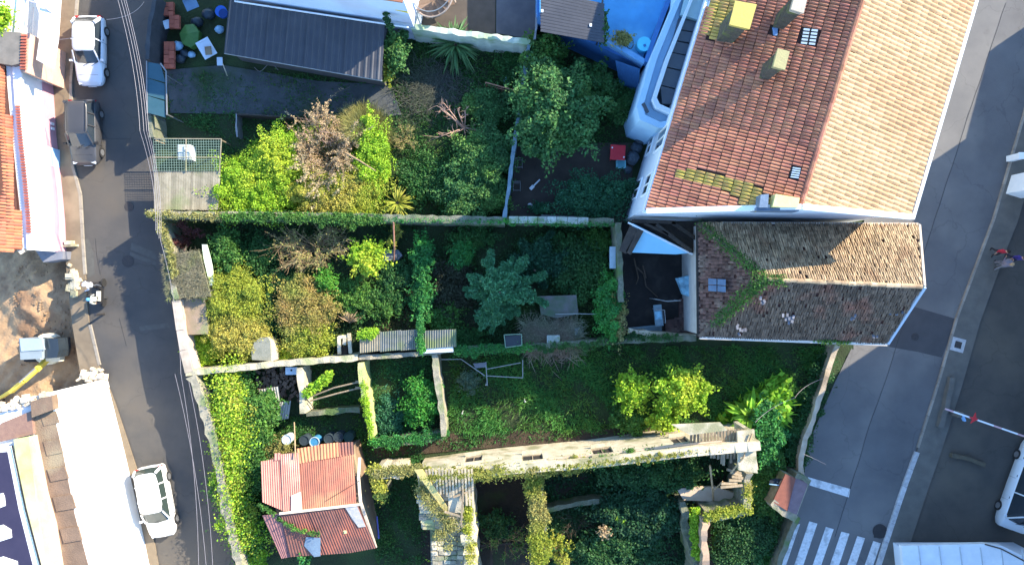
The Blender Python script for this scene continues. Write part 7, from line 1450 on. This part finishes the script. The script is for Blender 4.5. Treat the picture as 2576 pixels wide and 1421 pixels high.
ivy('cross_wall_moss', 'moss and grass on the pale left wall of the ruin', [(1172, 1230), (1178, 1310), (1184, 1421)], 3.95, .4, 4200, Lyel, .05, seed=78, cat='moss', hang=.5)
ivy('shingle_moss', 'thin moss over the broken shingles at the left of the ruin', [(1060, 1230), (1100, 1290), (1140, 1320), (1110, 1360)], 4.15, .6, 3400, Lolive, .05, seed=79, cat='moss', hang=.2)
# ruin vegetation
ivy('ruin_moss', 'yellow green moss along the back of the ruin facade', [(1070, 1200), (1180, 1196), (1320, 1185), (1400, 1176), (1480, 1166)], 4.3, .5, 15000, leafmat('moss_gold', (.3, .3, .06), (.22, .25, .05), (.32, .26, .12)), .055, seed=27, cat='moss', hang=.9, clumps=70)
ivy('ruin_ivy', 'green ivy on the right half of the ruin facade top', [(1480, 1166), (1580, 1152), (1700, 1142)], 4.6, .4, 7000, Lmid, .07, seed=28, hang=1.6, clumps=40)
ivy('wall_shag', 'shaggy yellow green ivy covering the lit cross wall of the ruin', [(1342, 1195), (1347, 1250), (1352, 1300), (1354, 1360), (1354, 1421)], 3.7, .55, 17000, leafmat('shag', (.3, .34, .04), (.22, .28, .03), (.32, .3, .09)), .06, seed=29, hang=1.4, clumps=60)
ivy('cap_moss', 'thin dry moss on top of the ruin facade', [(1060, 1203), (1250, 1190), (1480, 1170), (1700, 1143), (1840, 1125)], 5.2, .22, 5200, MATS['moss_gold'], .05, seed=40, cat='moss', hang=.3, clumps=60)
ivy('pier_ivy', 'lime ivy on the stub wall left of the ruin', [(945, 1180), (955, 1215), (958, 1250)], 2.9, .45, 3400, Lyel, .07, seed=30)
ivy('stub_moss', 'moss on the low wall at the left end of the facade', [(950, 1188), (1000, 1184), (1060, 1180)], 3.05, .4, 4200, Lolive, .055, seed=31, cat='moss')
ivy('east_moss', 'moss on the right ruin walls', [(1882, 1220), (1880, 1280), (1830, 1288), (1780, 1298)], 3.3, .38, 5200, Lyel, .055, seed=32, cat='moss')
ivy('east_ivy', 'lime ivy inside the lower right ruin wall', [(1750, 1290), (1748, 1340), (1756, 1400)], 2.6, .32, 4200, Llime, .085, seed=33, hang=1.2)
twiggy('dry_bush', 'golden dry bush at the foot of the shaggy wall', 1400, 1385, 48, 48, 1.8, twig, 160, cat='bush', r=.014, leafm=Lyel, nleaf=3200, lsize=.06)
twiggy('bare_tangle', 'tangle of bare branches inside the left room of the ruin', 1275, 1370, 64, 48, 1.4, twig, 150, cat='branches', r=.02, leafm=Lmid, nleaf=700, lsize=.07)
tree('room_shrub', 'dark shrub in the left room of the ruin', 1250, 1320, 44, 32, 1.2, Ldark, bark, 20, 1900, .1, cat='shrub')
tree('ruin_tree', 'large dark green shrub mass inside the ruin', 1610, 1290, 110, 62, 2.0, leafmat('ruin_leaf', (.03, .1, .04), (.02, .07, .03), (.04, .12, .04)), bark, 70, 13000, .1, cat='shrub', cr=.25)
tree('ruin_tree', 'dark green shrub mass at the bottom of the ruin', 1560, 1385, 110, 50, 1.5, MATS['leaf_deep_green'], bark, 60, 10000, .1, cat='shrub', cr=.25)
tree('ruin_tree', 'dark creeper under the right half of the facade', 1640, 1195, 120, 34, 2.2, Ldark, bark, 60, 9000, .09, cat='creeper', cr=.4)
rosette('bright_fern', 'lit pale fern fronds in the middle of the ruin', 1540, 1305, 1.1, 18, Llime, .16, h=3.4, arc=(.1, 1.3))
tree('pale_tuft', 'cream lit tuft below the fern in the ruin', 1520, 1335, 15, 15, 2.2, Ldry, bark, 10, 800, .08, cat='plant')
twiggy('thorn_tangle', 'fine bare thorny stems left of the fern', 1450, 1310, 60, 44, 1.2, twigd, 120, cat='brambles', r=.012)
tree('platform_weed', 'lime weeds at the bottom of the mossy brick platform', 1105, 1400, 20, 26, 2.0, Llime, bark, 14, 1600, .08, cat='weeds', zc=1.95, z0=1.7)
tree('alley_weed', 'weeds at the corner of the pale wall and the alley', 1350, 100, 18, 22, 1.8, Lmid, bark, 14, 1400, .08, cat='weeds')
